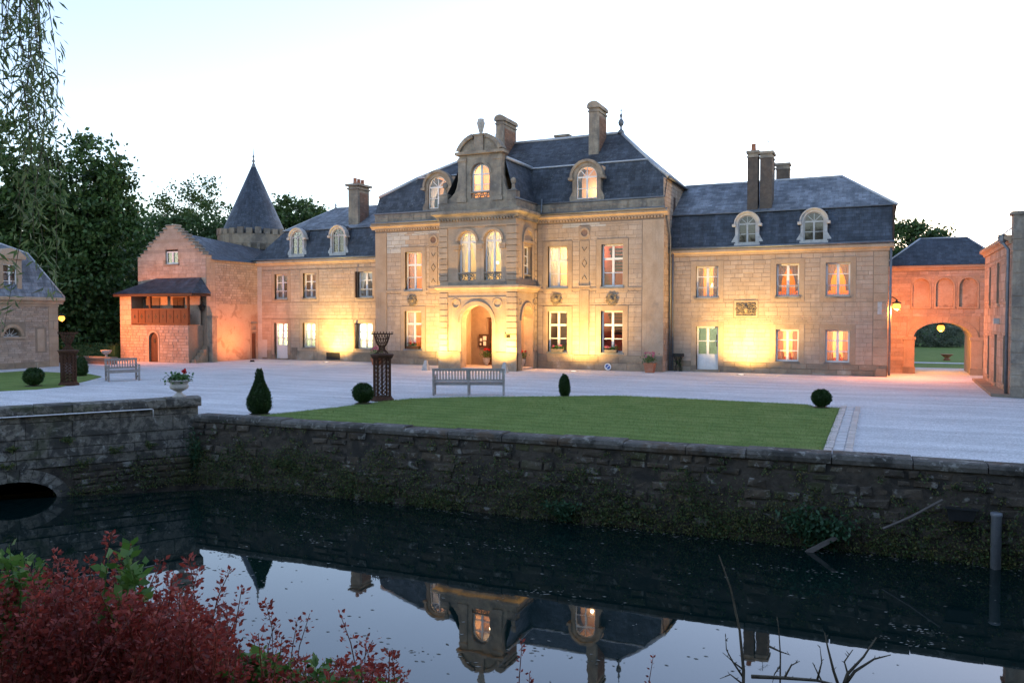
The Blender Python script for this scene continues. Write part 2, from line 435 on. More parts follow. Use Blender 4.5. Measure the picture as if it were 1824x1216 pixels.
class MB:
    def __init__(s, fr=W):
        s.v = []
        s.f = []
        s.fr = fr
    def add(s, pts, faces):
        n = len(s.v)
        s.v.extend(s.fr.p(*p) for p in pts)
        s.f.extend([tuple(i + n for i in f) for f in faces])
        return s
    def box(s, u0, u1, d0, d1, z0, z1):
        return s.add([(u0, d0, z0), (u1, d0, z0), (u1, d1, z0), (u0, d1, z0), (u0, d0, z1), (u1, d0, z1), (u1, d1, z1), (u0, d1, z1)],
                     [(0, 1, 5, 4), (1, 2, 6, 5), (2, 3, 7, 6), (3, 0, 4, 7), (4, 5, 6, 7), (3, 2, 1, 0)])
    def quad(s, *pts):
        return s.add(pts, [tuple(range(len(pts)))])
    def prism(s, base, top):
        n = len(base)
        fs = [tuple(range(n - 1, -1, -1)), tuple(range(n, 2 * n))]
        fs += [(i, (i + 1) % n, n + (i + 1) % n, n + i) for i in range(n)]
        return s.add(list(base) + list(top), fs)
    def pz(s, poly, d0, d1):                         # (u,z) outline pushed from d1 (back) to d0 (front)
        return s.prism([(u, d1, z) for u, z in reversed(poly)], [(u, d0, z) for u, z in reversed(poly)])
    def pd(s, poly, z0, z1):                         # (u,d) outline raised from z0 to z1
        return s.prism([(u, d, z0) for u, d in poly], [(u, d, z1) for u, d in poly])
    def pu(s, poly, u0, u1):                         # (d,z) profile run along u
        return s.prism([(u0, d, z) for d, z in poly], [(u1, d, z) for d, z in poly])
    def frustum(s, r0, z0, r1, z1):                  # two rectangles (u0,u1,d0,d1)
        a = [(r0[0], r0[2], z0), (r0[1], r0[2], z0), (r0[1], r0[3], z0), (r0[0], r0[3], z0)]
        b = [(r1[0], r1[2], z1), (r1[1], r1[2], z1), (r1[1], r1[3], z1), (r1[0], r1[3], z1)]
        return s.prism(a, b)
    def tube(s, pts, r, seg=6, cap=True):
        pts = [Vector(p) for p in pts]
        n = len(pts)
        rr = r if isinstance(r, (list, tuple)) else [r] * n
        rings = []
        for i, p in enumerate(pts):
            t = (pts[min(i + 1, n - 1)] - pts[max(i - 1, 0)])
            if t.length < 1e-9:
                t = Vector((0, 0, 1))
            t.normalize()
            a = t.cross(Vector((0, 0, 1)))
            if a.length < 1e-3:
                a = Vector((1, 0, 0))
            a.normalize()
            b = t.cross(a)
            rings.append([tuple(p + (a * math.cos(k * 2 * math.pi / seg) + b * math.sin(k * 2 * math.pi / seg)) * rr[i]) for k in range(seg)])
        fs = []
        for i in range(n - 1):
            for k in range(seg):
                k2 = (k + 1) % seg
                fs.append((i * seg + k, i * seg + k2, (i + 1) * seg + k2, (i + 1) * seg + k))
        if cap:
            fs.append(tuple(range(seg - 1, -1, -1)))
            fs.append(tuple((n - 1) * seg + k for k in range(seg)))
        return s.add([q for rg in rings for q in rg], fs)
    def lathe(s, cu, cd, prof, seg=16, sq=0.0):
        pts = []
        for r, z in prof:
            for k in range(seg):
                a = 2 * math.pi * k / seg
                pts.append((cu + r * math.cos(a), cd + r * math.sin(a), z))
        n = len(prof)
        fs = [(i * seg + k, i * seg + (k + 1) % seg, (i + 1) * seg + (k + 1) % seg, (i + 1) * seg + k) for i in range(n - 1) for k in range(seg)]
        fs.append(tuple(range(seg - 1, -1, -1)))
        fs.append(tuple((n - 1) * seg + k for k in range(seg)))
        return s.add(pts, fs)
    def ball(s, c, r, seg=8, rings=5, squash=1.0):
        return s.lathe(c[0], c[1], [(max(0.001, r * math.sin(math.pi * i / rings)), c[2] - r * squash * math.cos(math.pi * i / rings)) for i in range(rings + 1)], seg)
    def ring(s, uc, zc, r0, r1, d0, d1, a0=0.0, a1=math.pi, n=14):   # arch band in the wall plane
        for i in range(n):
            b0, b1 = a0 + (a1 - a0) * i / n, a0 + (a1 - a0) * (i + 1) / n
            s.pz([(uc + r0 * math.cos(b0), zc + r0 * math.sin(b0)), (uc + r1 * math.cos(b0), zc + r1 * math.sin(b0)),
                  (uc + r1 * math.cos(b1), zc + r1 * math.sin(b1)), (uc + r0 * math.cos(b1), zc + r0 * math.sin(b1))], d0, d1)
        return s
    def spandrel(s, u0, u1, zs, zt, d0, d1, n=14, rise=None):        # wall above a round opening
        uc, r = (u0 + u1) / 2, (u1 - u0) / 2
        h = rise or r
        pr = None
        for i in range(n + 1):
            a = math.pi * (1 - i / n)
            q = (uc + r * math.cos(a), zs + h * math.sin(a))
            if pr and q[0] - pr[0] > 1e-6:
                s.pz([pr, q, (q[0], zt), (pr[0], zt)], d0, d1)
            pr = q
        return s
    def wall(s, u0, u1, z0, z1, holes, th):
        """Wall slab with rectangular openings, as cells."""
        us = sorted({u0, u1, *[h[0] for h in holes], *[h[1] for h in holes]})
        zs = sorted({z0, z1, *[h[2] for h in holes], *[h[3] for h in holes]})
        us = [u for u in us if u0 <= u <= u1]
        zs = [z for z in zs if z0 <= z <= z1]
        def solid(i, j):
            if not (0 <= i < len(us) - 1 and 0 <= j < len(zs) - 1):
                return False
            um, zm = (us[i] + us[i + 1]) / 2, (zs[j] + zs[j + 1]) / 2
            return not any(h[0] < um < h[1] and h[2] < zm < h[3] for h in holes)
        for i in range(len(us) - 1):
            for j in range(len(zs) - 1):
                if not solid(i, j):
                    continue
                a, b, c, e = us[i], us[i + 1], zs[j], zs[j + 1]
                s.quad((a, 0, c), (b, 0, c), (b, 0, e), (a, 0, e))
                s.quad((b, th, c), (a, th, c), (a, th, e), (b, th, e))
                if not solid(i - 1, j):
                    s.quad((a, th, c), (a, 0, c), (a, 0, e), (a, th, e))
                if not solid(i + 1, j):
                    s.quad((b, 0, c), (b, th, c), (b, th, e), (b, 0, e))
                if not solid(i, j - 1):
                    s.quad((a, th, c), (b, th, c), (b, 0, c), (a, 0, c))
                if not solid(i, j + 1):
                    s.quad((a, 0, e), (b, 0, e), (b, th, e), (a, th, e))
        return s
    def slope(s, u0, u1, lo, hi, holes):
        """Roof slope between two level lines lo=(d,z) and hi=(d,z), with openings (ua,ub,za,zb) cut out."""
        us = sorted({u0, u1, *[e for h in holes for e in h[:2]]})
        zs = sorted({lo[1], hi[1], *[e for h in holes for e in h[2:] if lo[1] < e < hi[1]]})
        dd = lambda z: lo[0] + (hi[0] - lo[0]) * (z - lo[1]) / (hi[1] - lo[1])
        for a, b in zip(us, us[1:]):
            for c, e in zip(zs, zs[1:]):
                um, zm = (a + b) / 2, (c + e) / 2
                if not any(h[0] < um < h[1] and h[2] < zm < h[3] for h in holes):
                    s.quad((a, dd(c), c), (b, dd(c), c), (b, dd(e), e), (a, dd(e), e))
        return s
    def build(s, name, mat, parent=None, smooth=False, kind=None, loc=None):
        o0 = Vector(loc) if loc is not None else (ORIGIN[parent.name] if parent is not None else Vector((0, 0, 0)))
        V = np.array(s.v, dtype=np.float64).reshape(-1, 3) - np.array(o0)
        me = bpy.data.meshes.new(name)
        me.from_pydata(V.tolist(), [], s.f)
        # metre-scaled UVs: u horizontal, v up the slope
        uvl = me.uv_layers.new(name="UVMap")
        uv = np.zeros((len(me.loops), 2), dtype=np.float32)
        for p in me.polygons:
            n = p.normal
            if abs(n.z) > 0.995:
                t = Vector((1, 0, 0))
            else:
                t = Vector((-n.y, n.x, 0)).normalized()
            b = n.cross(t)
            for li in p.loop_indices:
                q = V[me.loops[li].vertex_index] + np.array(o0)
                uv[li] = (q[0] * t[0] + q[1] * t[1] + q[2] * t[2], q[0] * b[0] + q[1] * b[1] + q[2] * b[2])
        uvl.data.foreach_set("uv", uv.ravel())
        if smooth:
            me.polygons.foreach_set("use_smooth", [True] * len(me.polygons))
        me.materials.append(MATS[mat])
        return link(name, me, parent, o0, kind)

def link(name, me, parent=None, o0=Vector((0, 0, 0)), kind=None):
    o = bpy.data.objects.new(name, me)
    COL.objects.link(o)
    if parent is not None:
        o.parent = parent
    else:
        o.location = o0
    ORIGIN[o.name] = Vector(o0)
    if kind:
        o["kind"] = kind
    return o

def tag(o, label=None, cat=None, group=None, kind=None):
    if label: o["label"] = label
    if cat: o["category"] = cat
    if group: o["group"] = group
    if kind: o["kind"] = kind
    return o

def thing(name, label, cat, loc=(0, 0, 0), group=None):
    o = bpy.data.objects.new(name, None)
    o.empty_display_size = 0.2
    COL.objects.link(o)
    o.location = loc
    ORIGIN[o.name] = Vector(loc)
    return tag(o, label, cat, group)

def copy_tree(o, parent=None):
    c = o.copy()
    COL.objects.link(c)
    c.parent = parent
    ORIGIN[c.name] = ORIGIN.get(o.name, Vector((0, 0, 0)))
    for ch in list(o.children):
        copy_tree(ch, c)
    return c

def shared_box(name, mat, chamfer=0.05):
    vi = random.randrange(7) if name == "rubble_stone" else 0
    key = name + "_" + mat + (str(vi) if vi else "")
    if key in bpy.data.meshes:
        return bpy.data.meshes[key]
    c = chamfer
    v = [(0, c, 0), (1, c, 0), (1, c, 1), (0, c, 1), (c, 0, c), (1 - c, 0, c), (1 - c, 0, 1 - c), (c, 0, 1 - c), (0, 1, 0), (1, 1, 0), (1, 1, 1), (0, 1, 1)]
    f = [(4, 5, 6, 7), (0, 1, 5, 4), (1, 2, 6, 5), (2, 3, 7, 6), (3, 0, 4, 7), (0, 8, 9, 1), (1, 9, 10, 2), (2, 10, 11, 3), (3, 11, 8, 0)]
    if name == "rubble_stone":
        j = lambda a: random.uniform(0, a)
        q = [(j(.12), j(.2)), (1 - j(.12), j(.2)), (1 - j(.12), 1 - j(.2)), (j(.12), 1 - j(.2))]
        for k in range(4):
            v[k] = (q[k][0], c, q[k][1]); v[8 + k] = (q[k][0], 1, q[k][1])
            sx, sz = (1 if k in (0, 3) else -1), (1 if k < 2 else -1)
            v[4 + k] = (q[k][0] + sx * (.06 + j(.08)), -j(.2), q[k][1] + sz * (.1 + j(.12)))
    me = bpy.data.meshes.new(key)
    me.from_pydata(v, [], f)
    me.materials.append(MATS[mat])
    return me

class Stones:
    """Lays blocks on a wall: the first ones each as an object, the rest joined as one mass."""
    def __init__(s, thing_obj, limit=300):
        s.t = thing_obj
        s.left = limit
        s.rest = {}
    def block(s, wall, fr, u0, u1, z0, z1, mat, proud=0.015, depth=0.06, name="stone_block"):
        if s.left > 0:
            s.left -= 1
            o = bpy.data.objects.new(name, shared_box(name, mat))
            COL.objects.link(o)
            o.parent = wall
            o.location = Vector(fr.p(u0, -proud, z0)) - ORIGIN[wall.name]
            o.rotation_euler.z = R(fr.deg)
            o.scale = (u1 - u0, depth, z1 - z0)
        else:
            mb = s.rest.setdefault((wall.name, mat), (wall, MB()))[1]
            c = min(0.012, (z1 - z0) * .2)
            pts = [(u0, -proud + c, z0), (u1, -proud + c, z0), (u1, -proud + c, z1), (u0, -proud + c, z1),
                   (u0 + c, -proud, z0 + c), (u1 - c, -proud, z0 + c), (u1 - c, -proud, z1 - c), (u0 + c, -proud, z1 - c),
                   (u0, depth - proud, z0), (u1, depth - proud, z0), (u1, depth - proud, z1), (u0, depth - proud, z1)]
            mb.add([fr.p(*p) for p in pts], [(4, 5, 6, 7), (0, 1, 5, 4), (1, 2, 6, 5), (2, 3, 7, 6), (3, 0, 4, 7), (0, 8, 9, 1), (1, 9, 10, 2), (2, 10, 11, 3), (3, 11, 8, 0)])
    def lay(s, wall, fr, u0, u1, z0, z1, holes, h, lens, mat, proud=0.015, gap=0.008, jig=0.0, depth=0.06, hjit=0.0, mats=None):
        z = z0
        row = 0
        while z < z1 - 0.03:
            hh = h * (1 + random.uniform(-hjit, hjit))
            zt = min(z + hh, z1)
            if z1 - zt < h * 0.35:
                zt = z1
            cuts = sorted({z, zt, *[e for hl in holes for e in (hl[2], hl[3]) if z + 0.02 < e < zt - 0.02]})
            for a, b in zip(cuts, cuts[1:]):
                zm = (a + b) / 2
                spans = [(u0, u1)]
                for hl in holes:
                    if hl[2] < zm < hl[3]:
                        ns = []
                        for p, q in spans:
                            if hl[1] <= p or hl[0] >= q:
                                ns.append((p, q))
                            else:
                                if hl[0] > p: ns.append((p, hl[0]))
                                if hl[1] < q: ns.append((hl[1], q))
                        spans = ns
                for p, q in spans:
                    if q - p < 0.04:
                        continue
                    u = p
                    first = True
                    while u < q - 0.01:
                        L = random.uniform(*lens)
                        if first and row % 2:
                            L *= 0.55
                        first = False
                        e = u + L
                        if q - e < lens[0] * 0.5:
                            e = q
                        e = min(e, q)
                        mm = mats(u, a) if mats else mat
                        s.block(wall, fr, u + gap / 2, e - gap / 2, a + gap / 2, b - gap / 2, mm, proud + random.uniform(-jig, jig), depth)
                        u = e
            z = zt
            row += 1
    def finish(s):
        for (wn_, mat), (wall, mb) in s.rest.items():
            mb.build("stonework", mat, wall, kind="stuff")

PANE = None
def pane(parent, fr, u0, u1, d, z0, z1):
    global PANE
    if PANE is None:
        m = MB().box(0, 1, 0, 1, 0, 1)
        PANE = bpy.data.meshes.new("pane")
        PANE.from_pydata(m.v, [], m.f)
        PANE.materials.append(MATS["glass"])
    o = bpy.data.objects.new("pane", PANE)
    COL.objects.link(o)
    o.parent = parent
    o.location = Vector(fr.p(u0, d, z0)) - ORIGIN[parent.name]
    o.rotation_euler.z = R(fr.deg)
    o.scale = (u1 - u0, 0.006, z1 - z0)
    return o

def lamp(name, parent, pos, color, power, radius=0.08, spot=None, aim=None, blend=1.0):
    ld = bpy.data.lights.new(name, 'SPOT' if spot else 'POINT')
    ld.color = color
    ld.energy = power
    ld.shadow_soft_size = radius
    if spot:
        ld.spot_size = R(spot)
        ld.spot_blend = blend
    o = bpy.data.objects.new(name, ld)
    COL.objects.link(o)
    if parent is not None:
        o.parent = parent
        o.location = Vector(pos) - ORIGIN[parent.name]
    else:
        o.location = pos
    if aim is not None:
        o.rotation_euler = (Vector(aim) - Vector(pos)).to_track_quat('-Z', 'Y').to_euler()
    return o

def curtain(parent, fr, u0, u1, d, z0, z1, mat, tie=None):
    """Hanging cloth with folds; tie=(side) pulls the lower part to that side."""
    mb = MB(fr)
    n, k = 14, 8
    pts = []
    for j in range(k + 1):
        t = j / k
        for i in range(n + 1):
            s = i / n
            w = 1.0
            if tie is not None:
                w = 1.0 - 0.62 * math.sin(min(1, t / 0.75) * math.pi / 2) ** 1.4
            u = u0 + (u1 - u0) * (s * w if tie == 'l' else (1 - w + s * w) if tie == 'r' else s)
            pts.append((u, d + 0.025 * math.sin(s * 26 + t), z1 - (z1 - z0) * t))
    mb.add(pts, [(j * (n + 1) + i, j * (n + 1) + i + 1, (j + 1) * (n + 1) + i + 1, (j + 1) * (n + 1) + i) for j in range(k) for i in range(n)])
    return mb.build("curtain", mat, parent, smooth=True)

def window(root, fr, u0, u1, z0, z1, cols=2, rows=(0, 1 / 3, 2 / 3, 1), transom=None, inset=0.2, room=None, curt=None, rail=False,
           sill=True, arch=False, fan=False, frame="white_paint", power=6.0, room_col=(1.0, 0.62, 0.3), deep=2.4, extra=None, name="window", ext=(.35, .9), lampd=1.4, lampu=0.5, lampz=None):
    """Casement in an opening: frame, panes, sill, curtains and the lit room behind it."""
    mb = MB(fr)
    ft, mt = 0.075, 0.04
    d0, d1 = inset, inset + 0.06
    um = (u0 + u1) / 2
    r = (u1 - u0) / 2
    zs = z1 - r if arch else z1
    mb.box(u0, u0 + ft, d0, d1, z0, zs)
    mb.box(u1 - ft, u1, d0, d1, z0, zs)
    mb.box(u0 + ft, u1 - ft, d0 + .002, d1, z0, z0 + ft)
    if arch:
        mb.ring(um, zs, r - ft, r, d0, d1)
    else:
        mb.box(u0 + ft, u1 - ft, d0 + .002, d1, z1 - ft, z1)
    colw = (u1 - u0) / cols
    for c in range(1, cols):
        w = 0.058 if c * 2 == cols or cols == 2 else 0.025
        mb.box(u0 + c * colw - w, u0 + c * colw + w, d0 - 0.012, d1 - .003, z0 + ft, (z1 - ft) if not (arch and fan) else zs)
    zr = [z0 + (zs - z0) * t for t in rows]
    for t, z in zip(rows[1:-1], zr[1:-1]):
        w = 0.052 if transom is not None and abs(t - transom) < 0.02 else 0.024
        mb.box(u0 + ft, u1 - ft, d0 + .004 if w < .03 else d0 - .006, d1 - .006, z - w, z + w)
    if arch:
        mb.box(u0 + ft, u1 - ft, d0 - .004, d1 - .008, zs - 0.035, zs + 0.035)
        if fan:
            for a in (45, 90, 135):
                a = R(a)
                q = [(um, zs + .02), (um + (r - .03) * math.cos(a), zs + (r - .03) * math.sin(a))]
                nx, nz = -math.sin(a) * .018, math.cos(a) * .018
                mb.pz([(q[0][0] - nx, q[0][1] - nz), (q[1][0] - nx, q[1][1] - nz), (q[1][0] + nx, q[1][1] + nz), (q[0][0] + nx, q[0][1] + nz)][::-1], d0 + .006, d1 - .01)
    wo = mb.build(name, frame, root)
    for c in range(cols):
        for a, b in zip(zr, zr[1:]):
            pane(wo, fr, u0 + c * colw + .03, u0 + (c + 1) * colw - .03, d0 + .025, a + .02, b - .02)
    if arch:
        g = MB(fr)
        n = 14
        g.pz([(um + (r - .05) * math.cos(math.pi * i / n), zs + (r - .05) * math.sin(math.pi * i / n)) for i in range(n + 1)], d0 + .025, d0 + .031)
        g.build("pane", "glass", wo)
    if sill:
        MB(fr).box(u0 - .06, u1 + .06, -0.06, inset + .02, z0 - 0.09, z0 - .003).build("sill", "lead_grey" if sill == 'lead' else "weathered", wo)
    if rail:
        g = MB(fr)
        zt = z0 + 0.5
        g.box(u0 + .01, u1 - .01, inset - .1, inset - .085, zt, zt + .02)
        g.box(u0 + .01, u1 - .01, inset - .1, inset - .085, z0 + .1, z0 + .115)
        nb = int((u1 - u0) / .1)
        for i in range(nb + 1):
            uu = u0 + .02 + (u1 - u0 - .04) * i / nb
            g.box(uu - .006, uu + .006, inset - .099, inset - .087, z0 + .02, zt)
        for i in range(nb):
            uu = u0 + .02 + (u1 - u0 - .04) * (i + .5) / nb
            g.ring(uu, zt - .07, .03, .042, inset - .098, inset - .088, 0, math.pi, 5)
        g.build("railing", "old_white", wo)
    if room:
        a, b, c, e = u0 - ext[0], u1 + ext[1], z0 - .35, z1 + .35
        g = MB(fr)
        f0, f1 = inset + .16, inset + .16 + deep
        g.quad((b, f1, c), (a, f1, c), (a, f1, e), (b, f1, e))
        g.quad((a, f0, c), (a, f1, c), (a, f1, e), (a, f0, e))
        g.quad((b, f1, c), (b, f0, c), (b, f0, e), (b, f1, e))
        g.quad((a, f0, e), (a, f1, e), (b, f1, e), (b, f0, e))
        g.quad((a, f0, c), (b, f0, c), (b, f1, c), (a, f1, c))
        ro = g.build("room", room, wo)
        if power:
            lamp("room_light", wo, fr.p(u0 + (u1 - u0) * lampu, lampd, (z1 - .15) if lampz is None else lampz), room_col, power, 0.1)
        if extra == 'lampshade':
            h = MB(fr)
            h.lathe(um + .12, 1.0, [(.16, z0 + .5), (.09, z0 + .72)], 10)
            h.build("lampshade", "glow_warm", wo, smooth=True)
        elif extra == 'table':
            h = MB(fr)
            h.box(u0, u1, .8, 1.5, z0 - .3, z0 + .18)
            for i in range(3):
                h.box(u0 + .1 + i * .33, u0 + .32 + i * .33, .55, .6, z0 - .2, z0 + .38)
            h.build("dining_table", "table_linen", wo)
        elif extra == 'stair':
            for i in range(7):
                MB(fr).box(u0 + .1, u1 + .6, .9 + i * .16, 1.06 + i * .16, z1 - .25 - i * .16, z1 - .12 - i * .16).build("stair_tread", "dark_furniture", wo)
        elif extra == 'picture':
            MB(fr).box(um - .05, um + .4, f1 - .05, f1 - .02, z0 + .35, z0 + .95).build("picture", "dark_furniture", wo)
        elif extra == 'cupboard':
            MB(fr).box(um - .1, u1 + .7, f1 - .5, f1 - .02, z0 - .3, z0 + .9).build("cupboard", "dark_furniture", wo)
        elif extra == 'bulb':
            h = MB(fr)
            h.ball((um - .18, .95, z0 + .95), .09)
            h.build("ceiling_lamp", "glow_warm", wo, smooth=True)
    if curt:
        mat, mode = curt
        dd = inset + .12
        zc = z1 - .05 if not arch else zs + r * .6
        if mode == 'tied':
            curtain(wo, fr, u0 + .02, um - .02, dd, z0 + .25, zc, mat, 'l')
            curtain(wo, fr, um + .02, u1 - .02, dd, z0 + .25, zc, mat, 'r')
        elif mode == 'left':
            curtain(wo, fr, u0 + .02, um - .03, dd, z0 + .05, zc, mat)
        elif mode == 'right':
            curtain(wo, fr, um + .1, u1 - .02, dd, z0 + .05, zc, mat)
        elif mode == 'both':
            curtain(wo, fr, u0 + .02, u0 + .3, dd, z0 + .05, zc, mat)
            curtain(wo, fr, u1 - .3, u1 - .02, dd, z0 + .05, zc, mat)
        elif mode == 'full':
            curtain(wo, fr, u0 + .02, u1 - .02, dd, z0 + .5, zc, mat, 'l')
    return wo

# ------------------------------------------------------------------ foliage
def leaf_mesh(name, mat, P, size, parent=None, aspect=2.2, up=0.35, o0=None, dirs=None, jitter=0.35, kind=None, droop=0.0):
    """Leaf-shaped quads at points P (n,3); size scalar or (n,)."""
    n = len(P)
    o0 = np.array(ORIGIN[parent.name]) if (o0 is None and parent is not None) else np.array(o0 if o0 is not None else (0, 0, 0))
    if dirs is None:
        D = rng.normal(size=(n, 3))
        D[:, 2] -= droop
    else:
        D = dirs + rng.normal(size=(n, 3)) * 0.35
    D /= np.linalg.norm(D, axis=1)[:, None] + 1e-9
    Nn = rng.normal(size=(n, 3)) + np.array([0, 0, up * 3])
    S = np.cross(D, Nn)
    S /= np.linalg.norm(S, axis=1)[:, None] + 1e-9
    sz = (np.ones(n) * size) * (1 + rng.uniform(-jitter, jitter, n))
    L = D * sz[:, None]
    B = S * (sz / aspect * 0.5)[:, None]
    nrm = np.cross(D, S) * (sz * 0.08)[:, None]
    V = np.empty((n, 4, 3))
    V[:, 0] = P
    V[:, 1] = P + L * 0.45 + B + nrm
    V[:, 2] = P + L
    V[:, 3] = P + L * 0.45 - B + nrm
    V = (V - o0).reshape(-1, 3).astype(np.float32)
    me = bpy.data.meshes.new(name)
    me.vertices.add(n * 4)
    me.vertices.foreach_set("co", V.ravel())
    me.loops.add(n * 4)
    me.loops.foreach_set("vertex_index", np.arange(n * 4, dtype=np.int32))
    me.polygons.add(n)
    me.polygons.foreach_set("loop_start", np.arange(0, n * 4, 4, dtype=np.int32))
    me.update(calc_edges=True)
    me.materials.append(MATS[mat])
    return link(name, me, parent, Vector(o0), kind)

def clumps(ells, n_clump, per, spread, shell=0.55):
    """Leaf points gathered in clumps through a set of ellipsoids (cx,cy,cz,rx,ry,rz)."""
    pts, cents = [], []
    w = np.array([e[3] * e[4] * e[5] for e in ells]) ** 0.75
    w /= w.sum()
    for e, k in zip(ells, np.maximum(2, (w * n_clump).astype(int))):
        d = rng.normal(size=(k, 3))
        d /= np.linalg.norm(d, axis=1)[:, None]
        r = (shell + (1 - shell) * rng.random(k)) ** 0.6
        c = np.array(e[:3]) + d * r[:, None] * np.array(e[3:])
        cents.append(c)
        sp = spread * rng.uniform(0.6, 1.4, k)
        q = rng.normal(size=(k, per, 3)) * sp[:, None, None] * np.array([1, 1, 0.55])
        pts.append((c[:, None, :] + q).reshape(-1, 3))
    return np.concatenate(pts), np.concatenate(cents)

def tree(name, label, base, ells, n_clump, per, spread, leaf, mat, trunk_r=0.3, group=None, aspect=1.8, shell=0.45, limbs=9, bark="bark", trunk_top=0.75):
    t = thing(name, label, "tree", base, group)
    E = [(base[0] + e[0], base[1] + e[1], base[2] + e[2], e[3], e[4], e[5]) for e in ells]
    P, Cn = clumps(E, n_clump, per, spread, shell)
    mb = MB()
    main = max(E, key=lambda e: e[3] * e[4] * e[5])
    top = Vector((main[0], main[1], main[2] + main[5] * (trunk_top - .5)))
    b = Vector(base)
    pts = [b + (top - b) * k + Vector((math.sin(k * 5 + base[0]) * .25 * k, math.cos(k * 4 + base[1]) * .25 * k, 0)) for k in (0, .08, .25, .45, .65, .85, 1)]
    mb.tube(pts, [trunk_r * q for q in (1.45, 1.05, .9, .75, .55, .35, .15)], 8)
    idx = rng.choice(len(Cn), min(limbs, len(Cn)), replace=False)
    for i in idx:
        c = Vector(Cn[i])
        k = random.uniform(0.35, 0.8)
        s0 = b + (top - b) * k
        mid = (s0 + c) / 2 + Vector((0, 0, 0.15 * (c - s0).length))
        mb.tube([s0, (s0 * .6 + mid * .4), mid, c], [trunk_r * .42, trunk_r * .33, trunk_r * .22, trunk_r * .06], 5)
    mb.build("trunk", bark, t, smooth=True)
    leaf_mesh("crown", mat, P, leaf, t, aspect)
    return t
# ------------------------------------------------------------------ the setting
WATER_Z = -1.75
WA = Vector((-16.6, 15.75))                        # corner of moat wall and bridge
WD = Vector((1.0, 0.0322)).normalized()            # along the moat wall
BD = Vector((math.sin(R(33)), math.cos(R(33))))    # along the bridge
WR = WA + WD * 60
BL = WA - BD * 40

def sheet(name, pts, z, mat, parent=None, kind="structure", th=None):
    mb = MB()
    if th:
        mb.pd([(p[0], p[1]) for p in pts], z - th, z)
    else:
        mb.add([(p[0], p[1], z) for p in pts], [tuple(range(len(pts)))])
    return mb.build(name, mat, parent, kind=kind)

sheet("park_ground", [WA, WR, (900, 18), (900, 900), (-900, 900), (-900, -60), BL], -0.012, "grass")
sheet("ground", [WA, WR, (44, 60), (8, 46.6), (-44, 46.6), (-44, 30.4), (-60, 30.4), (-60, -18), BL], 0.0, "gravel")
sheet("lawn", [(-15.0, 16.35), (-14.28, 18.93), (-14.0, 20.6), (-13.6, 21.9), (-12.4, 23.0), (-9.5, 24.6), (-8.6, 25.2), (-7.8, 25.62), (-4.5, 25.55), (-1.9, 25.4), (-1.75, 24.9), (-0.96, 24.85), (-0.96, 16.85)], 0.03, "grass", th=0.04)
sheet("lawn", [(-30.2, 16.5), (-28.6, 17.9), (-27.9, 19.2), (-28.0, 20.2), (-29.6, 22.5), (-31.0, 24.3), (-33.0, 25.2), (-37.5, 25.2), (-37.5, 12.5)], 0.03, "grass", th=0.04)
sheet("park_path", [(-6, 50.6), (14, 51.2), (14, 52.4), (-6, 51.7)], 0.003, "gravel")
sheet("water", [(-70, -60), (70, -60), (70, 20), (-14, 16.4), (-60, -20)][0:5], WATER_Z, "water")

sheet("moat_bed", [(-70, -60), (70, -60), (70, 60), (-70, 60)], WATER_Z - .8, "bank_earth")
# near bank under the camera, falling to the water
def bank_height(l, d):
    z = 1.0 - 0.03 * max(0, d)
    if d > 2.6:
        z = 0.92 - (d - 2.6) * 0.62
    if d < -3:
        z = 1.0 + min(2.0, (-d - 3) * 0.12)
    return z + 0.06 * math.sin(l * 1.7) + 0.05 * math.sin(d * 2.3 + l)
CF = Vector((-math.sin(THETA), math.cos(THETA)))
CR = Vector((math.cos(THETA), math.sin(THETA)))
def cam_xy(l, d):
    q = CR * l + CF * d
    return (q.x, q.y)
mb = MB()
NL, ND = 60, 44
for j in range(ND + 1):
    for i in range(NL + 1):
        l, d = -30 + 60 * i / NL, -20 + 28.0 * j / ND
        x, y = cam_xy(l, d)
        mb.v.append((x, y, bank_height(l, d)))
for j in range(ND):
    for i in range(NL):
        a = j * (NL + 1) + i
        mb.f.append((a, a + 1, a + NL + 2, a + NL + 1))
mb.build("bank", "bank_earth", smooth=True, kind="structure")

# grass blades give the lawns a soft edge and nap
def blades(name, poly_tri, n, label):
    P = []
    xs = [p[0] for p in poly_tri]; ys = [p[1] for p in poly_tri]
    def inside(x, y):
        c = False
        k = len(poly_tri)
        for i in range(k):
            x1, y1 = poly_tri[i]; x2, y2 = poly_tri[(i + 1) % k]
            if (y1 > y) != (y2 > y) and x < (x2 - x1) * (y - y1) / (y2 - y1) + x1:
                c = not c
        return c
    k = len(poly_tri)
    for i in range(k):                       # ragged rim
        (x1, y1), (x2, y2) = poly_tri[i], poly_tri[(i + 1) % k]
        for _ in range(int(math.hypot(x2 - x1, y2 - y1) * 130)):
            f = random.random()
            P.append((x1 + (x2 - x1) * f + random.gauss(0, .035), y1 + (y2 - y1) * f + random.gauss(0, .035), 0.012))
    while len(P) < n:
        x, y = random.uniform(min(xs), max(xs)), random.uniform(min(ys), max(ys))
        if inside(x, y):
            P.append((x, y, 0.025))
    P = np.array(P); n = len(P)
    D = np.tile(np.array([0.0, 0.0, 1.0]), (n, 1))
    o = leaf_mesh(name, "grass_blade", P, 0.04, None, 6.0, 0.0, dirs=D, kind="stuff")
    tag(o, label, "grass")
blades("grass", [(-15.04, 16.4), (-14.3, 18.95), (-14.05, 20.6), (-13.65, 21.95), (-12.4, 23.05), (-9.5, 24.65), (-7.8, 25.67), (-1.9, 25.45), (-1.7, 24.95), (-0.93, 24.9), (-0.93, 16.9)], 42000, "short mown green grass of the lawn above the moat wall")

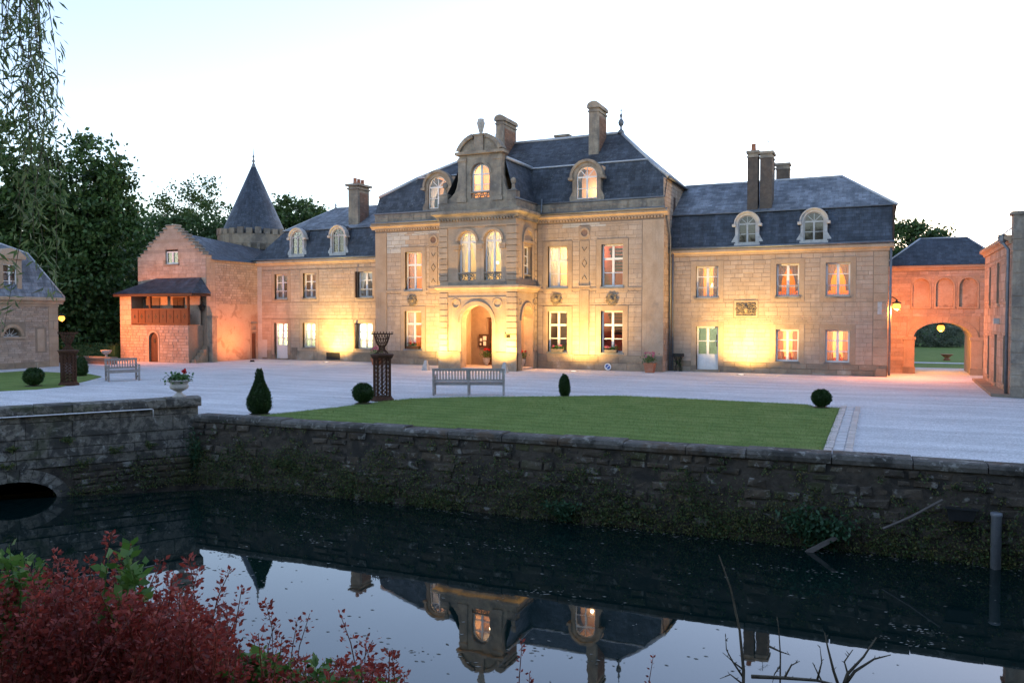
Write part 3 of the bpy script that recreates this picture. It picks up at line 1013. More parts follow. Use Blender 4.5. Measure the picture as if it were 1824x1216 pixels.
# drain of pale stones along the lawn edge
strip = sheet("paving_strip", [(-0.95, 16.85), (-0.38, 16.87), (-0.36, 25.3), (-0.95, 25.3)], 0.006, "gravel")
ORIGIN[strip.name] = Vector((0, 0, 0))
pv = {}
for (xa, xb, mat, L, z) in ((-0.94, -0.77, "paver_pink", .36, .035), (-0.765, -0.555, "paver", .2, .018), (-0.55, -0.4, "paver_pink", .3, .032)):
    y = 16.9
    key = mat + str(L)
    m0 = bpy.data.meshes.new("paver")
    q = MB().frustum((0, 1, 0, 1), 0, (.03, .97, .03, .97), 1)
    m0.from_pydata(q.v, [], q.f); m0.materials.append(MATS[mat])
    while y < 25.2:
        l2 = L * random.uniform(.85, 1.15)
        o = bpy.data.objects.new("paver", m0); COL.objects.link(o); o.parent = strip
        o.location = (xa + random.uniform(-.006, .006), y, 0.004); o.scale = (xb - xa - .008, l2 - .012, z + random.uniform(-.004, .004))
        y += l2

# ------------------------------------------------------------------ moat wall
FW = Fr(WA.x, WA.y, math.degrees(math.atan2(WD.y, WD.x)))
moat = thing("moat_wall", "long mossy rubble retaining wall between the lawn and the water", "wall", (WA.x + 10, WA.y + .4, WATER_Z))
mw = MB(FW)
mw.box(-0.4, 40, 0.0, 0.5, WATER_Z - .6, -0.11)
mwall = mw.build("wall_core", "moat_mortar", moat)
st = Stones(moat, 300)
z = WATER_Z - 0.05
random.seed(5)
rows = []
while z < -0.13:
    h = random.uniform(.15, .24)
    if -0.12 - (z + h) < .12: h = -0.12 - z
    rows.append((z, z + h)); z += h
cells = []
for a, b in rows:
    u = -0.05 + random.uniform(0, .2)
    while u < 24:
        L = random.uniform(.22, .62)
        cells.append((u, u + L, a, b)); u += L
random.shuffle(cells)
cells.sort(key=lambda c: c[0] > 19.6)
for (u, v, a, b) in cells:
    if random.random() < .1: continue
    g = random.uniform(.008, .03)
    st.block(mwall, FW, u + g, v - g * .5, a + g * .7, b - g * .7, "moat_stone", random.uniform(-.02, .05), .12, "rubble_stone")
st.finish()
u = 0.1
while u < 40:
    L = random.uniform(.9, 1.6)
    dz = random.uniform(-.02, .02); dd = random.uniform(-.02, .02)
    m = MB(FW)
    n = 5
    for k in range(1):
        m.pu([(-.07 + dd, -.105), (-.09 + dd, -.02), (-.05 + dd, .045 + dz), (.02, .065 + dz), (.44, .06 + dz), (.46, -.105)], u + .012, u + L - .008)
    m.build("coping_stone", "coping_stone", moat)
    u += L

# ------------------------------------------------------------------ bridge with parapet and arch
FBR = Fr(WA.x, WA.y, math.degrees(math.atan2(BD.y, BD.x)))
bridge = thing("stone_bridge", "weathered stone bridge parapet with low arch over the moat", "bridge", (WA.x - 2, WA.y - 3, WATER_Z))
AU0, AU1 = -5.0, -3.18
mw = MB(FBR)
for a, b in ((-14, AU0), (AU1, 0.0)):
    mw.box(a, b, 0.02, .42, WATER_Z - .6, -1.0)
mw.box(-14, 0.0, 0.02, .42, -1.0, .27)
mw.spandrel(AU0, AU1, WATER_Z - .05, -1.0, 0.02, 4.0, 12, rise=.5)
mw.box(AU0 - .3, AU0, .42, 4, WATER_Z - .6, -1.0); mw.box(AU1, AU1 + .3, .42, 4, WATER_Z - .6, -1.0)
mw.box(AU0 - .3, AU1 + .3, 4.0, 4.3, WATER_Z - .6, -.3)
bw = mw.build("wall_core", "moat_mortar", bridge)
for (a, b, h0, h1, l0, l1, pr) in ((.105, .285, .105, .285, .9, 1.5, .0), (-.3, .1, -.3, .1, .7, 1.5, .02), (-.56, -.305, -.56, -.305, .4, 1.0, .0), (-.78, -.565, 0, 0, .35, .9, .03), (-1.02, -.785, 0, 0, .3, .8, .0)):
    u = -12.0
    while u < 0.05:
        L = random.uniform(l0, l1)
        if 0.12 - (u + L) < .25: L = .12 - u
        st2 = shared_box("parapet_block", "parapet_stone", .03)
        o = bpy.data.objects.new("parapet_block", st2); COL.objects.link(o); o.parent = bw
        o.location = Vector(FBR.p(u + .006, -.03 - pr, a + .005)) - ORIGIN[bw.name]
        o.rotation_euler.z = R(FBR.deg); o.scale = (L - .012, .12, b - a - .01)
        u += L
for i in range(13):                                  # voussoirs round the arch
    a0, a1 = math.pi * (1 - i / 13), math.pi * (1 - (i + 1) / 13)
    uc, r, z0 = (AU0 + AU1) / 2, (AU1 - AU0) / 2, WATER_Z - .05
    def e(a, k): return (uc + (r + k) * math.cos(a), z0 + (.5 + k) * math.sin(a))
    m = MB(FBR).pz([e(a0, 0), e(a1 + .012, 0), e(a1 + .012, .3), e(a0, .3)][::-1], -.045, .15)
    m.build("voussoir", "parapet_stone", bridge)
z = WATER_Z - .02
while z < -1.03:
    h = random.uniform(.15, .24)
    u = AU1 + .38 + max(0, (z - WATER_Z)) * -.2
    while u < -.02:
        L = random.uniform(.3, .7)
        if -.05 - (u + L) < .15: L = -.0 - u
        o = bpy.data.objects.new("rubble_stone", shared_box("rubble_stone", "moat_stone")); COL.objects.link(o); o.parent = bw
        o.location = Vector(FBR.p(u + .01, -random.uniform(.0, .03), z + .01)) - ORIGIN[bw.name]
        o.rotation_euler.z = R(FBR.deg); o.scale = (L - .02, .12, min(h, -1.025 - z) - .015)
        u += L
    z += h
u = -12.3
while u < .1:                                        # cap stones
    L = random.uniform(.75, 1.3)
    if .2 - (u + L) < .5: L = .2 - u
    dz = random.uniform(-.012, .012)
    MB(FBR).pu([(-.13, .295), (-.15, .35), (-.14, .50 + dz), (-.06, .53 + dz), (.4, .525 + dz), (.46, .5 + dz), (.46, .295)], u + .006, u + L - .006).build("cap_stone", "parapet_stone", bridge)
    u += L
m = MB(FBR)
m.box(0.0, .14, .03, .4, -.1, .29)
m.build("end_block", "parapet_stone", bridge)
pp = MB(FBR)
pp.tube([(-9, -.165, .285), (-1.04, -.165, .285), (-1.0, -.165, .27), (-1.0, -.165, .06)], .016, 8)
for uu in (-6.2, -5.1, -4.0, -3.0, -2.0):
    pp.box(uu, uu + .02, -.19, -.14, .262, .308)
o = pp.build("conduit_pipe", "sign_white", smooth=True, loc=FBR.p(-3, -.16, .28))
tag(o, "thin white conduit pipe running under the bridge cap stones", "pipe")
# ------------------------------------------------------------------ building helpers
def surround(wo, fr, u0, u1, z0, z1, w=.24, mat="dressed", proud=.022, below=True):
    m = MB(fr)
    m.box(u0 - w, u0, -proud, .1, z0 - (w if below else 0), z1 + w)
    m.box(u1, u1 + w, -proud, .1, z0 - (w if below else 0), z1 + w)
    m.box(u0, u1, -proud, .1, z1, z1 + w)
    if below: m.box(u0, u1, -proud, .1, z0 - w, z0 - .1)
    return m.build("surround", mat, wo)

def hole(u0, u1, z0, z1, w=.24, h=None):
    return (u0 - w, u1 + w, z0 - w, z1 + w)

def chimney(root, fr, u0, u1, d0, d1, z0, z1, mat="dressed", side=None, cap=.09, pots=0, pot_mat="terracotta", capmat="weathered", round_cap=False):
    m = MB(fr)
    m.box(u0, u1, d0, d1, z0, z1 - .32)
    o = m.build("chimney", mat, root)
    c = MB(fr)
    c.box(u0 - cap * .5, u1 + cap * .5, d0 - cap * .5, d1 + cap * .5, z1 - .32, z1 - .24)
    c.box(u0, u1, d0, d1, z1 - .24, z1 - .12)
    if round_cap:
        um, r = (u0 + u1) / 2, (u1 - u0) / 2 + cap
        c.box(u0 - cap, u1 + cap, d0 - cap, d1 + cap, z1 - .12, z1 - .03)
        n = 10
        c.pz([(um + r * math.cos(math.pi * i / n), z1 - .03 + r * .75 * math.sin(math.pi * i / n)) for i in range(n + 1)], d0 - cap, d1 + cap)
    else:
        c.box(u0 - cap, u1 + cap, d0 - cap, d1 + cap, z1 - .12, z1)
    c.build("chimney_cap", capmat, o)
    if side:
        s = MB(fr)
        s.box(u1 - .01, u1 + .012, d0 + .18, d1 - .1, z0, z1 - .5)
        s.build("brick_panel", side, o)
        b = 0
        z = z0
        mbk = MB(fr)
        while z < z1 - .6:
            y = d0 + .2 - (.1 if b % 2 else 0)
            while y < d1 - .12:
                a0, a1 = max(y, d0 + .19), min(y + .19, d1 - .11)
                if a1 - a0 > .03: mbk.box(u1 + .005, u1 + .022, a0, a1, z, z + .055)
                y += .205
            z += .072; b += 1
        mbk.build("brickwork", side, o, kind="stuff")
    for i in range(pots):
        t = (i + .5) / pots
        p = MB(fr)
        p.lathe((u0 + u1) / 2, d0 + (d1 - d0) * t, [(.13, z1), (.115, z1 + .05), (.1, z1 + .3), (.12, z1 + .33), (.1, z1 + .36)], 10)
        p.build("chimney_pot", pot_mat, o, smooth=True)
    return o

def dormer(root, fr, u0, u1, z0, z1, mat, depth, sur=.2, fan=True, hood=.12, room=None, power=0, curt=None, slope0=0.0, cheek=True, frame="old_white", cheek_slope=.44, roofmat="slate", room_col=(1, .62, .3), sill_only=False):
    """Round-headed dormer: face, hood, cheeks, barrel roof and its window."""
    um, r = (u0 + u1) / 2, (u1 - u0) / 2
    zs = z1 - r
    d = MB(fr)
    d.box(u0 - sur, u0, slope0, slope0 + .25, z0 - .08, zs)
    d.box(u1, u1 + sur, slope0, slope0 + .25, z0 - .08, zs)
    d.ring(um, zs, r, r + sur, slope0, slope0 + .25)
    d.box(u0 - sur - .04, u1 + sur + .04, slope0 - .05, slope0 + .25, z0 - .16, z0 - .003)
    for sgn in (-1, 1):                              # small foot scrolls
        uu = um + sgn * (r + sur)
        d.pz([(uu, z0 - .08), (uu + sgn * .16, z0 - .08), (uu + sgn * .17, z0 + .1), (uu + sgn * .08, z0 + .25), (uu, z0 + .4)][::sgn], slope0 + .02, slope0 + .2)
    o = d.build("dormer", mat, root)
    h = MB(fr)
    h.ring(um, zs, r + sur, r + sur + hood, slope0 - .1, slope0 + .28)
    for sgn in (-1, 1):
        a, b = sorted((um + sgn * (r + sur - .04), um + sgn * (r + sur + hood + .08)))
        h.box(a, b, slope0 - .12, slope0 + .26, zs - .12, zs - .002)
    h.build("hood", mat, o)
    c = MB(fr)
    R1 = r + sur + .06
    c.ring(um, zs, R1 - .08, R1 + .02, slope0 + .28, slope0 + depth + .5, 0, math.pi, 12)
    if cheek:
        for sgn in (-1, 1):
            a, b = sorted((um + sgn * (R1 - .08), um + sgn * R1))
            c.box(a, b, slope0 + .25, slope0 + depth, z0 - .1, zs)
    c.build("dormer_roof", roofmat, o)
    fr2 = Fr(*fr.p(0, slope0, 0)[:2], fr.deg)
    w = window(o, fr2, u0, u1, z0, z1, 2, (0, .5, 1), None, inset=.1, room=room, power=power, arch=True, fan=fan, sill=False, curt=curt, frame=frame, deep=1.2, lampd=.8, room_col=room_col) if False else None
    # window frame is the dormer's sub-part
    g = MB(fr2)
    g.box(u0, u0 + .05, .1, .16, z0, zs); g.box(u1 - .05, u1, .1, .16, z0, zs); g.box(u0 + .05, u1 - .05, .1, .16, z0, z0 + .06)
    g.ring(um, zs, r - .05, r, .1, .16)
    g.box(um - .04, um + .04, .085, .155, z0 + .06, zs if fan else z1 - .05)
    g.box(u0 + .05, u1 - .05, .09, .158, zs - .035, zs + .035)
    for t in ((.48,) if (zs - z0) < 1.3 else (.48,)):
        g.box(u0 + .05, u1 - .05, .105, .15, z0 + (zs - z0) * t - .015, z0 + (zs - z0) * t + .015)
    if fan:
        for a in (45, 90, 135):
            a = R(a)
            nx, nz = -math.sin(a) * .016, math.cos(a) * .016
            q0, q1 = (um, zs), (um + (r - .03) * math.cos(a), zs + (r - .03) * math.sin(a))
            g.pz([(q0[0] + nx, q0[1] + nz), (q1[0] + nx, q1[1] + nz), (q1[0] - nx, q1[1] - nz), (q0[0] - nx, q0[1] - nz)], .104, .152)
    g.build("window_frame", frame, o)
    for a, b in ((u0 + .04, um - .03), (um + .03, u1 - .04)):
        for e, f in ((z0 + .05, z0 + (zs - z0) * .48 - .01), (z0 + (zs - z0) * .48 + .01, zs - .03)):
            pane(o, fr2, a, b, .125, e, f)
    gp = MB(fr2)
    gp.pz([(um + (r - .05) * math.cos(math.pi * i / 12), zs + (r - .05) * math.sin(math.pi * i / 12)) for i in range(13)], .125, .131)
    gp.build("pane", "glass", o)
    if room:
        q = MB(fr2)
        a, b, cc, e, f0, f1 = u0 - sur + .02, u1 + sur - .02, z0 - .1, z1 + .02, .26, depth * 1.0
        q.quad((b, f1, cc), (a, f1, cc), (a, f1, e), (b, f1, e))
        q.quad((a, f0, cc), (a, f1, cc), (a, f1, e), (a, f0, e))
        q.quad((b, f1, cc), (b, f0, cc), (b, f0, e), (b, f1, e))
        q.quad((a, f0, e), (a, f1, e), (b, f1, e), (b, f0, e))
        q.quad((a, f0, cc), (b, f0, cc), (b, f1, cc), (a, f1, cc))
        q.build("room", room, o)
        if power: lamp("room_light", o, fr2.p(um + .1, depth * .6, z0 + .5), room_col, power, .08)
    if curt:
        if curt[1] == 'left':
            curtain(o, fr2, u0 + .05, um, .22, z0 + .05, zs, curt[0], 'l')
        else:
            curtain(o, fr2, u0 + .05, u1 - .05, .22, z0 + .6, zs + r * .5, curt[0])
    return o

def cornice(root, fr, u0, u1, z, depth, h, mat, dentils=True, name="cornice", retl=0, retr=0):
    m = MB(fr)
    m.pu([(-depth * .3, z), (-depth * .45, z + h * .35), (-depth, z + h * .55), (-depth, z + h * .9), (-depth * .9, z + h), (.1, z + h), (.1, z)], u0 - depth * retl, u1 + depth * retr)
    o = m.build(name, mat, root)
    if dentils:
        q = MB(fr)
        n = int((u1 - u0) / .16)
        for i in range(n):
            a = u0 + (u1 - u0) * (i + .2) / n
            q.box(a, a + .09, -depth * .42, .02, z - .1, z - .003)
        q.build("dentils", mat, o, kind="stuff")
    return o

def gutter(root, fr, u0, u1, d, z, r=.055, mat="lead_grey", name="gutter"):
    return MB(fr).tube([(u0, d, z), (u1, d, z)], r, 8).build(name, mat, root, smooth=True)

def strip_along(root, pts, w, mat, name):
    m = MB()
    for a, b in zip(pts, pts[1:]):
        m.tube([a, b], w, 6)
    return m.build(name, mat, root, smooth=True)

WARM = (1.0, 0.7, 0.4)
PEACH = (1.0, 0.62, 0.32)
WHITE = (1.0, 0.93, 0.75)
GREENW = (0.95, 1.0, 0.8)

# ------------------------------------------------------------------ right wing
YR = 38.8
FRW = Fr(0, YR, 0)
rwing = thing("house_wing", "two-storey stone wing with slate roof coloured pale for sky sheen and white dormers, beside the gate arch", "building", (-4.4, YR, 0), "wings of the manor")
XR0, XR1 = -9.3, 0.45
openR = [(-7.98, -6.92, 3.56, 5.07), (-4.27, -3.27, 3.58, 5.09), (-2.13, -1.11, 3.58, 5.09), (-7.95, -6.9, 0.02, 2.18), (-4.27, -3.26, .58, 2.06), (-2.12, -1.1, .58, 2.06)]
wl = MB(FRW).wall(XR0, XR1, -.1, 5.9, openR, .42)
wl.box(XR1 - .42, XR1, .42, 7.0, -.1, 5.9)
wl.pu([(6.6, -.1), (7.0, -.1), (7.0, 5.9), (6.6, 5.9)], XR0, XR1 - .42)
rwall = wl.build("wall", "mortar", rwing)
st = Stones(rwing, 300)
holesR = [(a - .24, b + .24, (c - .24) if c > .3 else -1, d + .24) for a, b, c, d in openR] + [(-6.2, -5.06, 2.6, 3.44)]
random.seed(21)
st.lay(rwall, FRW, XR0, XR1 - .62, .5, 5.55, holesR, .2, (.38, .62), "ashlar", .012, .012, .004)
random.seed(22)
st.lay(rwall, FRW, XR0, XR1, 0.0, .5, [(-8.2, -6.65, -1, .6)], .25, (.6, 1.1), "plinth", .04, .01, .006)
st.lay(rwall, FRW, XR1 - .6, XR1, .5, 5.55, [], .4, (.6, .7), "dressed", .02, .006, .002)
st.finish()
cornice(rwing, FRW, XR0, XR1, 5.56, .2, .3, "dressed", False, retr=1)
gutter(rwing, FRW, XR0 + .1, XR1 + .2, -.2, 5.93, .06)
specR = [dict(room="peach_wall", curt=("curtain_grey", 'both'), rail=True, power=17.34, room_col=WARM, extra='lampshade'),
         dict(room="orange_wall", curt=("curtain_grey", 'tied'), rail=True, power=11.0976, room_col=PEACH),
         dict(room="orange_wall", curt=("curtain_grey", 'tied'), rail=True, power=19.074, room_col=PEACH),
         None,
         dict(room="peach_wall", curt=("curtain_rose", 'both'), power=24.276, room_col=WARM, extra='table'),
         dict(room="peach_wall", curt=("curtain_rose", 'both'), power=27.744, room_col=WARM, extra='table')]
for (a, b, c, d), s in zip(openR, specR):
    if s:
        w = window(rwing, FRW, a, b, c, d, **s)
    else:
        w = window(rwing, FRW, a, b, c + .75, d, sill=False, room="green_wall", power=5, room_col=GREENW, name="door", extra='picture', rows=(0, .5, 1))
        m = MB(FRW).box(a + .02, b - .02, .2, .26, .1, c + .75)
        m.box(a + .1, (a + b) / 2 - .05, .185, .21, .2, c + .65); m.box((a + b) / 2 + .05, b - .1, .185, .21, .2, c + .65)
        m.build("door_panel", "white_paint", w)
        MB(FRW).box(a - .1, b + .1, -.2, .2, 0.0, .1).build("threshold", "plinth", w)
    surround(w, FRW, a, b, max(c, .3), d, .24, below=c > .3)
pn = MB(FRW)
pn.box(-6.16, -5.08, -.03, .02, 2.62, 2.7); pn.box(-6.16, -5.08, -.03, .02, 3.34, 3.42); pn.box(-6.16, -6.08, -.03, .02, 2.7, 3.34); pn.box(-5.16, -5.08, -.03, .02, 2.7, 3.34)
pno = pn.build("carved_panel", "dressed", rwing)
cv = MB(FRW)
def spiral(mb, uc, zc, r, turns, sgn, d, th):
    pts = []
    for i in range(int(14 * turns)):
        a = i / 14 * 2 * math.pi * sgn
        rr = r * (1 - i / (14 * turns) * .8)
        pts.append((uc + rr * math.cos(a), d, zc + rr * math.sin(a)))
    mb.tube(pts, th, 5)
for sx in (-1, 1):
    for (du, dz, rr) in ((.18, .02, .13), (.34, .16, .1), (.36, -.14, .11), (.15, .2, .07), (.14, -.2, .08), (.44, .0, .06)):
        spiral(cv, -5.62 + sx * du, 3.02 + dz, rr, 1.6, sx, -.02, .022)
cv.lathe(-5.62, -.01, [(.001, 2.85), (.07, 2.9), (.1, 3.02), (.08, 3.14), (.001, 3.2)], 8)
cv.box(-6.08, -5.16, -.004, .02, 2.7, 3.34)
cv.build("scrollwork", "carving", pno, smooth=False)

YB, ZB, YG, ZG = YR + .62, 7.72, YR + 3.5, 9.5
m = MB()
m.slope(XR0, XR1 + .12, (YR - .1, 5.92), (YB, ZB - .06), [(-6.13, -5.08, 6.0, 7.45), (-3.21, -2.11, 6.0, 7.45)])
m.quad((XR1 + .12, YR - .1, 5.92), (XR1 + .12, YR + 7.1, 5.92), (XR1 + .12, YR + 6.4, ZB - .06), (XR1 + .12, YB, ZB - .06))
m.build("lower_roof", "slate", rwing)
m = MB()
m.quad((XR0, YB - .1, ZB - .1), (XR1 + .3, YB - .1, ZB - .1), (-1.65, YG, ZG), (XR0, YG, ZG))
m.quad((XR1 + .3, YB - .1, ZB - .1), (XR1 + .3, YR + 6.5, ZB - .1), (-1.65, YG, ZG))
m.quad((XR1 + .3, YR + 6.5, ZB - .1), (XR0, YR + 6.5, ZB - .1), (XR0, YG, ZG), (-1.65, YG, ZG))
m.build("roof", "slate_pale", rwing)
m = MB(); m.box(XR1 + .1, XR1 + .28, YB - .08, YR + 6.4, ZB - .16, ZB - .105); m.box(XR1 + .125, XR1 + .2, YR + .0, YR + 6.9, 5.9, ZB - .16)
m.build("verge_board", "dark_wood", rwing)
strip_along(rwing, [(XR0, YB - .1, ZB - .1), (XR1 + .3, YB - .1, ZB - .1)], .035, "lead_grey", "flashing")
strip_along(rwing, [(XR1 + .3, YB - .1, ZB - .1), (-1.65, YG, ZG), (XR0, YG, ZG)], .065, "zinc", "ridge_flashing")
dormer(rwing, FRW, -6.02, -5.19, 6.1, 7.42, "old_white", 1.1, .13, hood=.05, slope0=-.02, room="dark_wall", power=0)
dormer(rwing, FRW, -3.1, -2.22, 6.1, 7.42, "old_white", 1.1, .13, hood=.05, slope0=-.02, room="dark_wall", power=0)
chimney(rwing, Fr(0, YB + .1, 0), -5.72, -5.24, .0, .55, 7.4, 10.55, "chimney_brick", pots=1, cap=.06)
chimney(rwing, Fr(0, YB + .1, 0), -5.15, -4.6, .05, .95, 7.4, 10.48, "chimney_brick", cap=.07)
chimney(rwing, Fr(0, YG + 1.6, 0), -5.35, -5.0, 0, .4, 8.0, 10.7, "chimney_brick", cap=.05)
chimney(rwing, Fr(0, YG + 1.6, 0), -4.9, -4.25, 0, .6, 8.0, 10.65, "chimney_brick", cap=.05)
m = MB(); ax, ay = -4.85, YB + .6
m.tube([(ax, ay, 10.4), (ax, ay, 11.15)], .014, 6)
m.tube([(ax - .12, ay - .2, 11.05), (ax + .22, ay + .3, 10.95)], .01, 5)
for k in range(6):
    t = k / 5; px, py, pz = ax - .12 + .34 * t, ay - .2 + .5 * t, 11.05 - .1 * t
    m.tube([(px - .1, py + .07, pz), (px + .1, py - .07, pz)], .006, 4)
m.build("antenna", "lead_grey", rwing)
MB(FRW).tube([(XR1 + .07, -.1, 5.85), (XR1 + .07, -.06, 0.05)], .05, 8).build("downpipe", "lead_grey", rwing, smooth=True)
MB(FRW).tube([(XR0 + .22, -.14, 5.85), (XR0 + .22, -.1, 0.05)], .045, 8).build("downpipe", "lead_grey", rwing, smooth=True)
MB(FRW).box(.02, .2, -.04, -.02, 2.75, 3.3).build("wall_plaque", "old_white", rwing)
MB(FRW).frustum((-.05, .4, -.2, 0), 0, (.0, .4, -.12, 0), .38).build("corner_guard", "plinth", rwing)

# ------------------------------------------------------------------ left wing
YL = 38.8
FLW = Fr(0, YL, 0)
lwing = thing("house_wing", "two-storey stone wing with dark slate roof and one brick chimney, beside the red-lit outbuilding", "building", (-30.6, YL, 0), "wings of the manor")
XL0, XL1 = -35.5, -25.7
openL = [(-33.92, -32.93, 3.72, 5.24), (-31.72, -30.76, 3.76, 5.26), (-27.72, -26.68, 3.76, 5.27), (-33.98, -32.95, .0, 2.25), (-31.78, -30.82, .78, 2.26), (-27.78, -26.7, .76, 2.26)]
wl = MB(FLW).wall(XL0, XL1, -.1, 6.1, openL, .42)
wl.box(XL0, XL0 + .42, .42, 7.0, -.1, 6.1)
wl.box(XL0, XL1, 6.6, 7.0, -.1, 6.1)
lwall = wl.build("wall", "mortar", lwing)
st = Stones(lwing, 300)
holesL = [(a - .24, b + .24, (c - .24) if c > .3 else -1, d + .24) for a, b, c, d in openL]
random.seed(31)
st.lay(lwall, FLW, XL0 + .55, XL1, .55, 5.75, holesL, .2, (.38, .66), "ashlar", .012, .012, .004)
random.seed(32)
st.lay(lwall, FLW, XL0 + .55, XL1, 0, .55, [(-34.25, -32.7, -1, 1)], .55, (.9, 1.8), "plinth", .03, .008, .006)
st.lay(lwall, FLW, XL0, XL0 + .55, 0.0, 5.75, [], .45, (.6, .7), "ashlar_pale", .02, .006, .002)
st.block(lwall, FLW, XL0 + .3, XL0 + .95, .1, 1.2, "ashlar_pale", .03, .06)
st.finish()
cornice(lwing, FLW, XL0, XL1, 5.76, .2, .3, "dressed", False, retl=1)
gutter(lwing, FLW, XL0 - .15, XL1, -.2, 6.13, .06)
specL = [dict(room="dark_wall", curt=("curtain_white", 'full'), rail=True, power=4.1616, room_col=WARM),
         dict(room="red_wall", curt=None, rail=True, power=8.67, room_col=WARM, extra='bulb'),
         dict(room="dark_wall", curt=("curtain_white", 'tied'), rail=True, power=7.6296, room_col=WHITE),
         None,
         dict(room="green_wall", rail=True, power=20.808, room_col=GREENW, extra='cupboard'),
         dict(room="green_wall", rail=True, power=48.552, room_col=WHITE, extra='bulb')]
for (a, b, c, d), s in zip(openL, specL):
    if s:
        w = window(lwing, FLW, a, b, c, d, **s)
    else:
        w = window(lwing, FLW, a, b, c + .82, d, sill=False, room="green_wall", power=30.6, room_col=GREENW, name="door", extra='picture')
        m = MB(FLW).box(a + .02, b - .02, .2, .26, .06, c + .82)
        m.box(a + .12, b - .12, .185, .21, .16, c + .72)
        m.build("door_panel", "white_paint", w)
        MB(FLW).box(a - .1, b + .1, -.2, .2, 0.0, .06).build("threshold", "plinth", w)
    surround(w, FLW, a, b, max(c, .3), d, .22, below=c > .3)
for (a, b, c, d) in (openL[2], openL[5]):             # folded-back shutter leaf
    MB(FLW).box(a - .1, a - .02, -.14, .0, c, d).build("shutter", "dark_wood", lwing)
m = MB(FLW); m.box(-30.0, -29.0, -.035, .0, .08, .5)
m.build("vent_grate", "black_iron", lwing)
m = MB(FLW); m.box(-32.6, -32.2, -.07, .0, .0, .75)
m.build("inset_stone", "plinth", lwing)
YB2, ZB2, YG2, ZG2 = YL + .62, 7.95, YL + 3.5, 9.62
m = MB()
m.quad((XL0 - .12, YL - .1, 6.1), (-33.55, YL - .1, 6.1), (-33.55, YB2, ZB2))
m.slope(-33.55, XL1, (YL - .1, 6.1), (YB2, ZB2), [(-32.7, -31.66, 6.3, 7.9), (-29.65, -28.6, 6.3, 7.9)])
m.quad((XL0 - .12, YL + 7.0, 6.1), (XL0 - .12, YL - .1, 6.1), (-33.55, YB2, ZB2), (-33.55, YL + 6.4, ZB2))
m.build("lower_roof", "slate", lwing)
m = MB()
m.quad((-33.7, YB2 - .08, ZB2 - .03), (XL1, YB2 - .08, ZB2 - .03), (XL1, YG2, ZG2), (-31.9, YG2, ZG2))
m.quad((-33.7, YL + 6.5, ZB2 - .03), (-33.7, YB2 - .08, ZB2 - .03), (-31.9, YG2, ZG2))
m.quad((XL1, YL + 6.5, ZB2 - .03), (-33.7, YL + 6.5, ZB2 - .03), (-31.9, YG2, ZG2), (XL1, YG2, ZG2))
m.build("roof", "slate_pale", lwing)
strip_along(lwing, [(-33.7, YB2 - .08, ZB2 - .03), (XL1, YB2 - .08, ZB2 - .03)], .035, "lead_grey", "flashing")
strip_along(lwing, [(-33.7, YB2 - .08, ZB2 - .03), (-31.9, YG2, ZG2), (XL1, YG2, ZG2)], .045, "zinc", "ridge_flashing")
MB().lathe(-31.9, YG2, [(.1, ZG2 - .05), (.06, ZG2 + .1), (.09, ZG2 + .18), (.02, ZG2 + .32)], 8).build("finial", "zinc", lwing, smooth=True)
dormer(lwing, FLW, -32.6, -31.76, 6.42, 7.86, "old_white", 1.15, .13, hood=.05, slope0=.0, room="dark_wall")
dormer(lwing, FLW, -29.55, -28.7, 6.42, 7.88, "old_white", 1.15, .13, hood=.05, slope0=.0, room="dark_wall")
chimney(lwing, Fr(0, YB2 + .35, 0), -29.05, -28.35, 0, 1.15, 7.6, 10.6, "weathered", side="brickwork", cap=.14, pots=3)

# ------------------------------------------------------------------ main house
YM = 37.7
FM = Fr(0, YM, 0)
house = thing("manor_house", "tall central stone manor block with arched porch bay and steep slate roof", "building", (-17.5, YM, 0))
XM0, XM1 = -25.7, -9.3
DM = 6.4
openM = [(-23.75, -22.68, 4.12, 6.2), (-15.25, -14.2, 4.14, 6.19), (-12.4, -11.3, 4.13, 6.2), (-23.8, -22.72, .86, 2.95), (-15.25, -14.2, .87, 2.92), (-12.42, -11.3, .88, 2.93), (-18.75, -17.5, .1, 2.6)]
wl = MB(FM).wall(XM0, XM1, -.1, 8.3, openM, .45)
wl.box(XM0, XM1, DM - .4, DM, -.1, 8.3)
for x0, x1 in ((XM0, XM0 + .4), (XM1 - .4, XM1)):
    wl.pu([(.45, -.1), (DM - .4, -.1), (DM - .4, 9.36), (.5, 9.36), (.45, 8.3)], x0, x1)
hwall = wl.build("wall", "mortar", house)
sideH = Stones(house, 300)
st = sideH
panelholes = [(-13.55, -13.02, .0, 7.2), (-22.2, -21.68, 4.1, 7.1)]
holesM = [(a - .28, b + .28, c - .22, d + .28) for a, b, c, d in openM[:6]]
pale = lambda u, z: "ashlar_pale" if (5.95 < z < 7.0 and u < -24.0 + (7 - z) * .4) or (z > 6.95 and (u < -23.9 or -23.4 < u < -21.5)) else "ashlar"
palr = lambda u, z: "ashlar_pale" if (z > 6.95 and -14.9 < u < -12.6) else "ashlar"
random.seed(41)
st.lay(hwall, FM, -15.8, XM1 - 1.05, .75, 7.3, holesM + panelholes, .235, (.4, .6), "ashlar", .012, .012, .004, mats=palr)
st.lay(hwall, FM, XM0 + .75, -20.15, .75, 7.3, holesM + panelholes, .235, (.4, .6), "ashlar", .012, .012, .004, mats=pale)
random.seed(42)
st.lay(hwall, FM, -15.8, XM1, 0, .75, [], .375, (.8, 1.5), "plinth", .05, .01, .006)
st.lay(hwall, FM, XM0, -20.15, 0, .75, [], .375, (.8, 1.5), "plinth", .05, .01, .006)
FMS = Fr(XM1, 0, 90)
st.lay(hwall, FMS, YM, YM + 1.15, 0, 6.0, [], .26, (.35, .5), "rubble", .012, .014, .004)
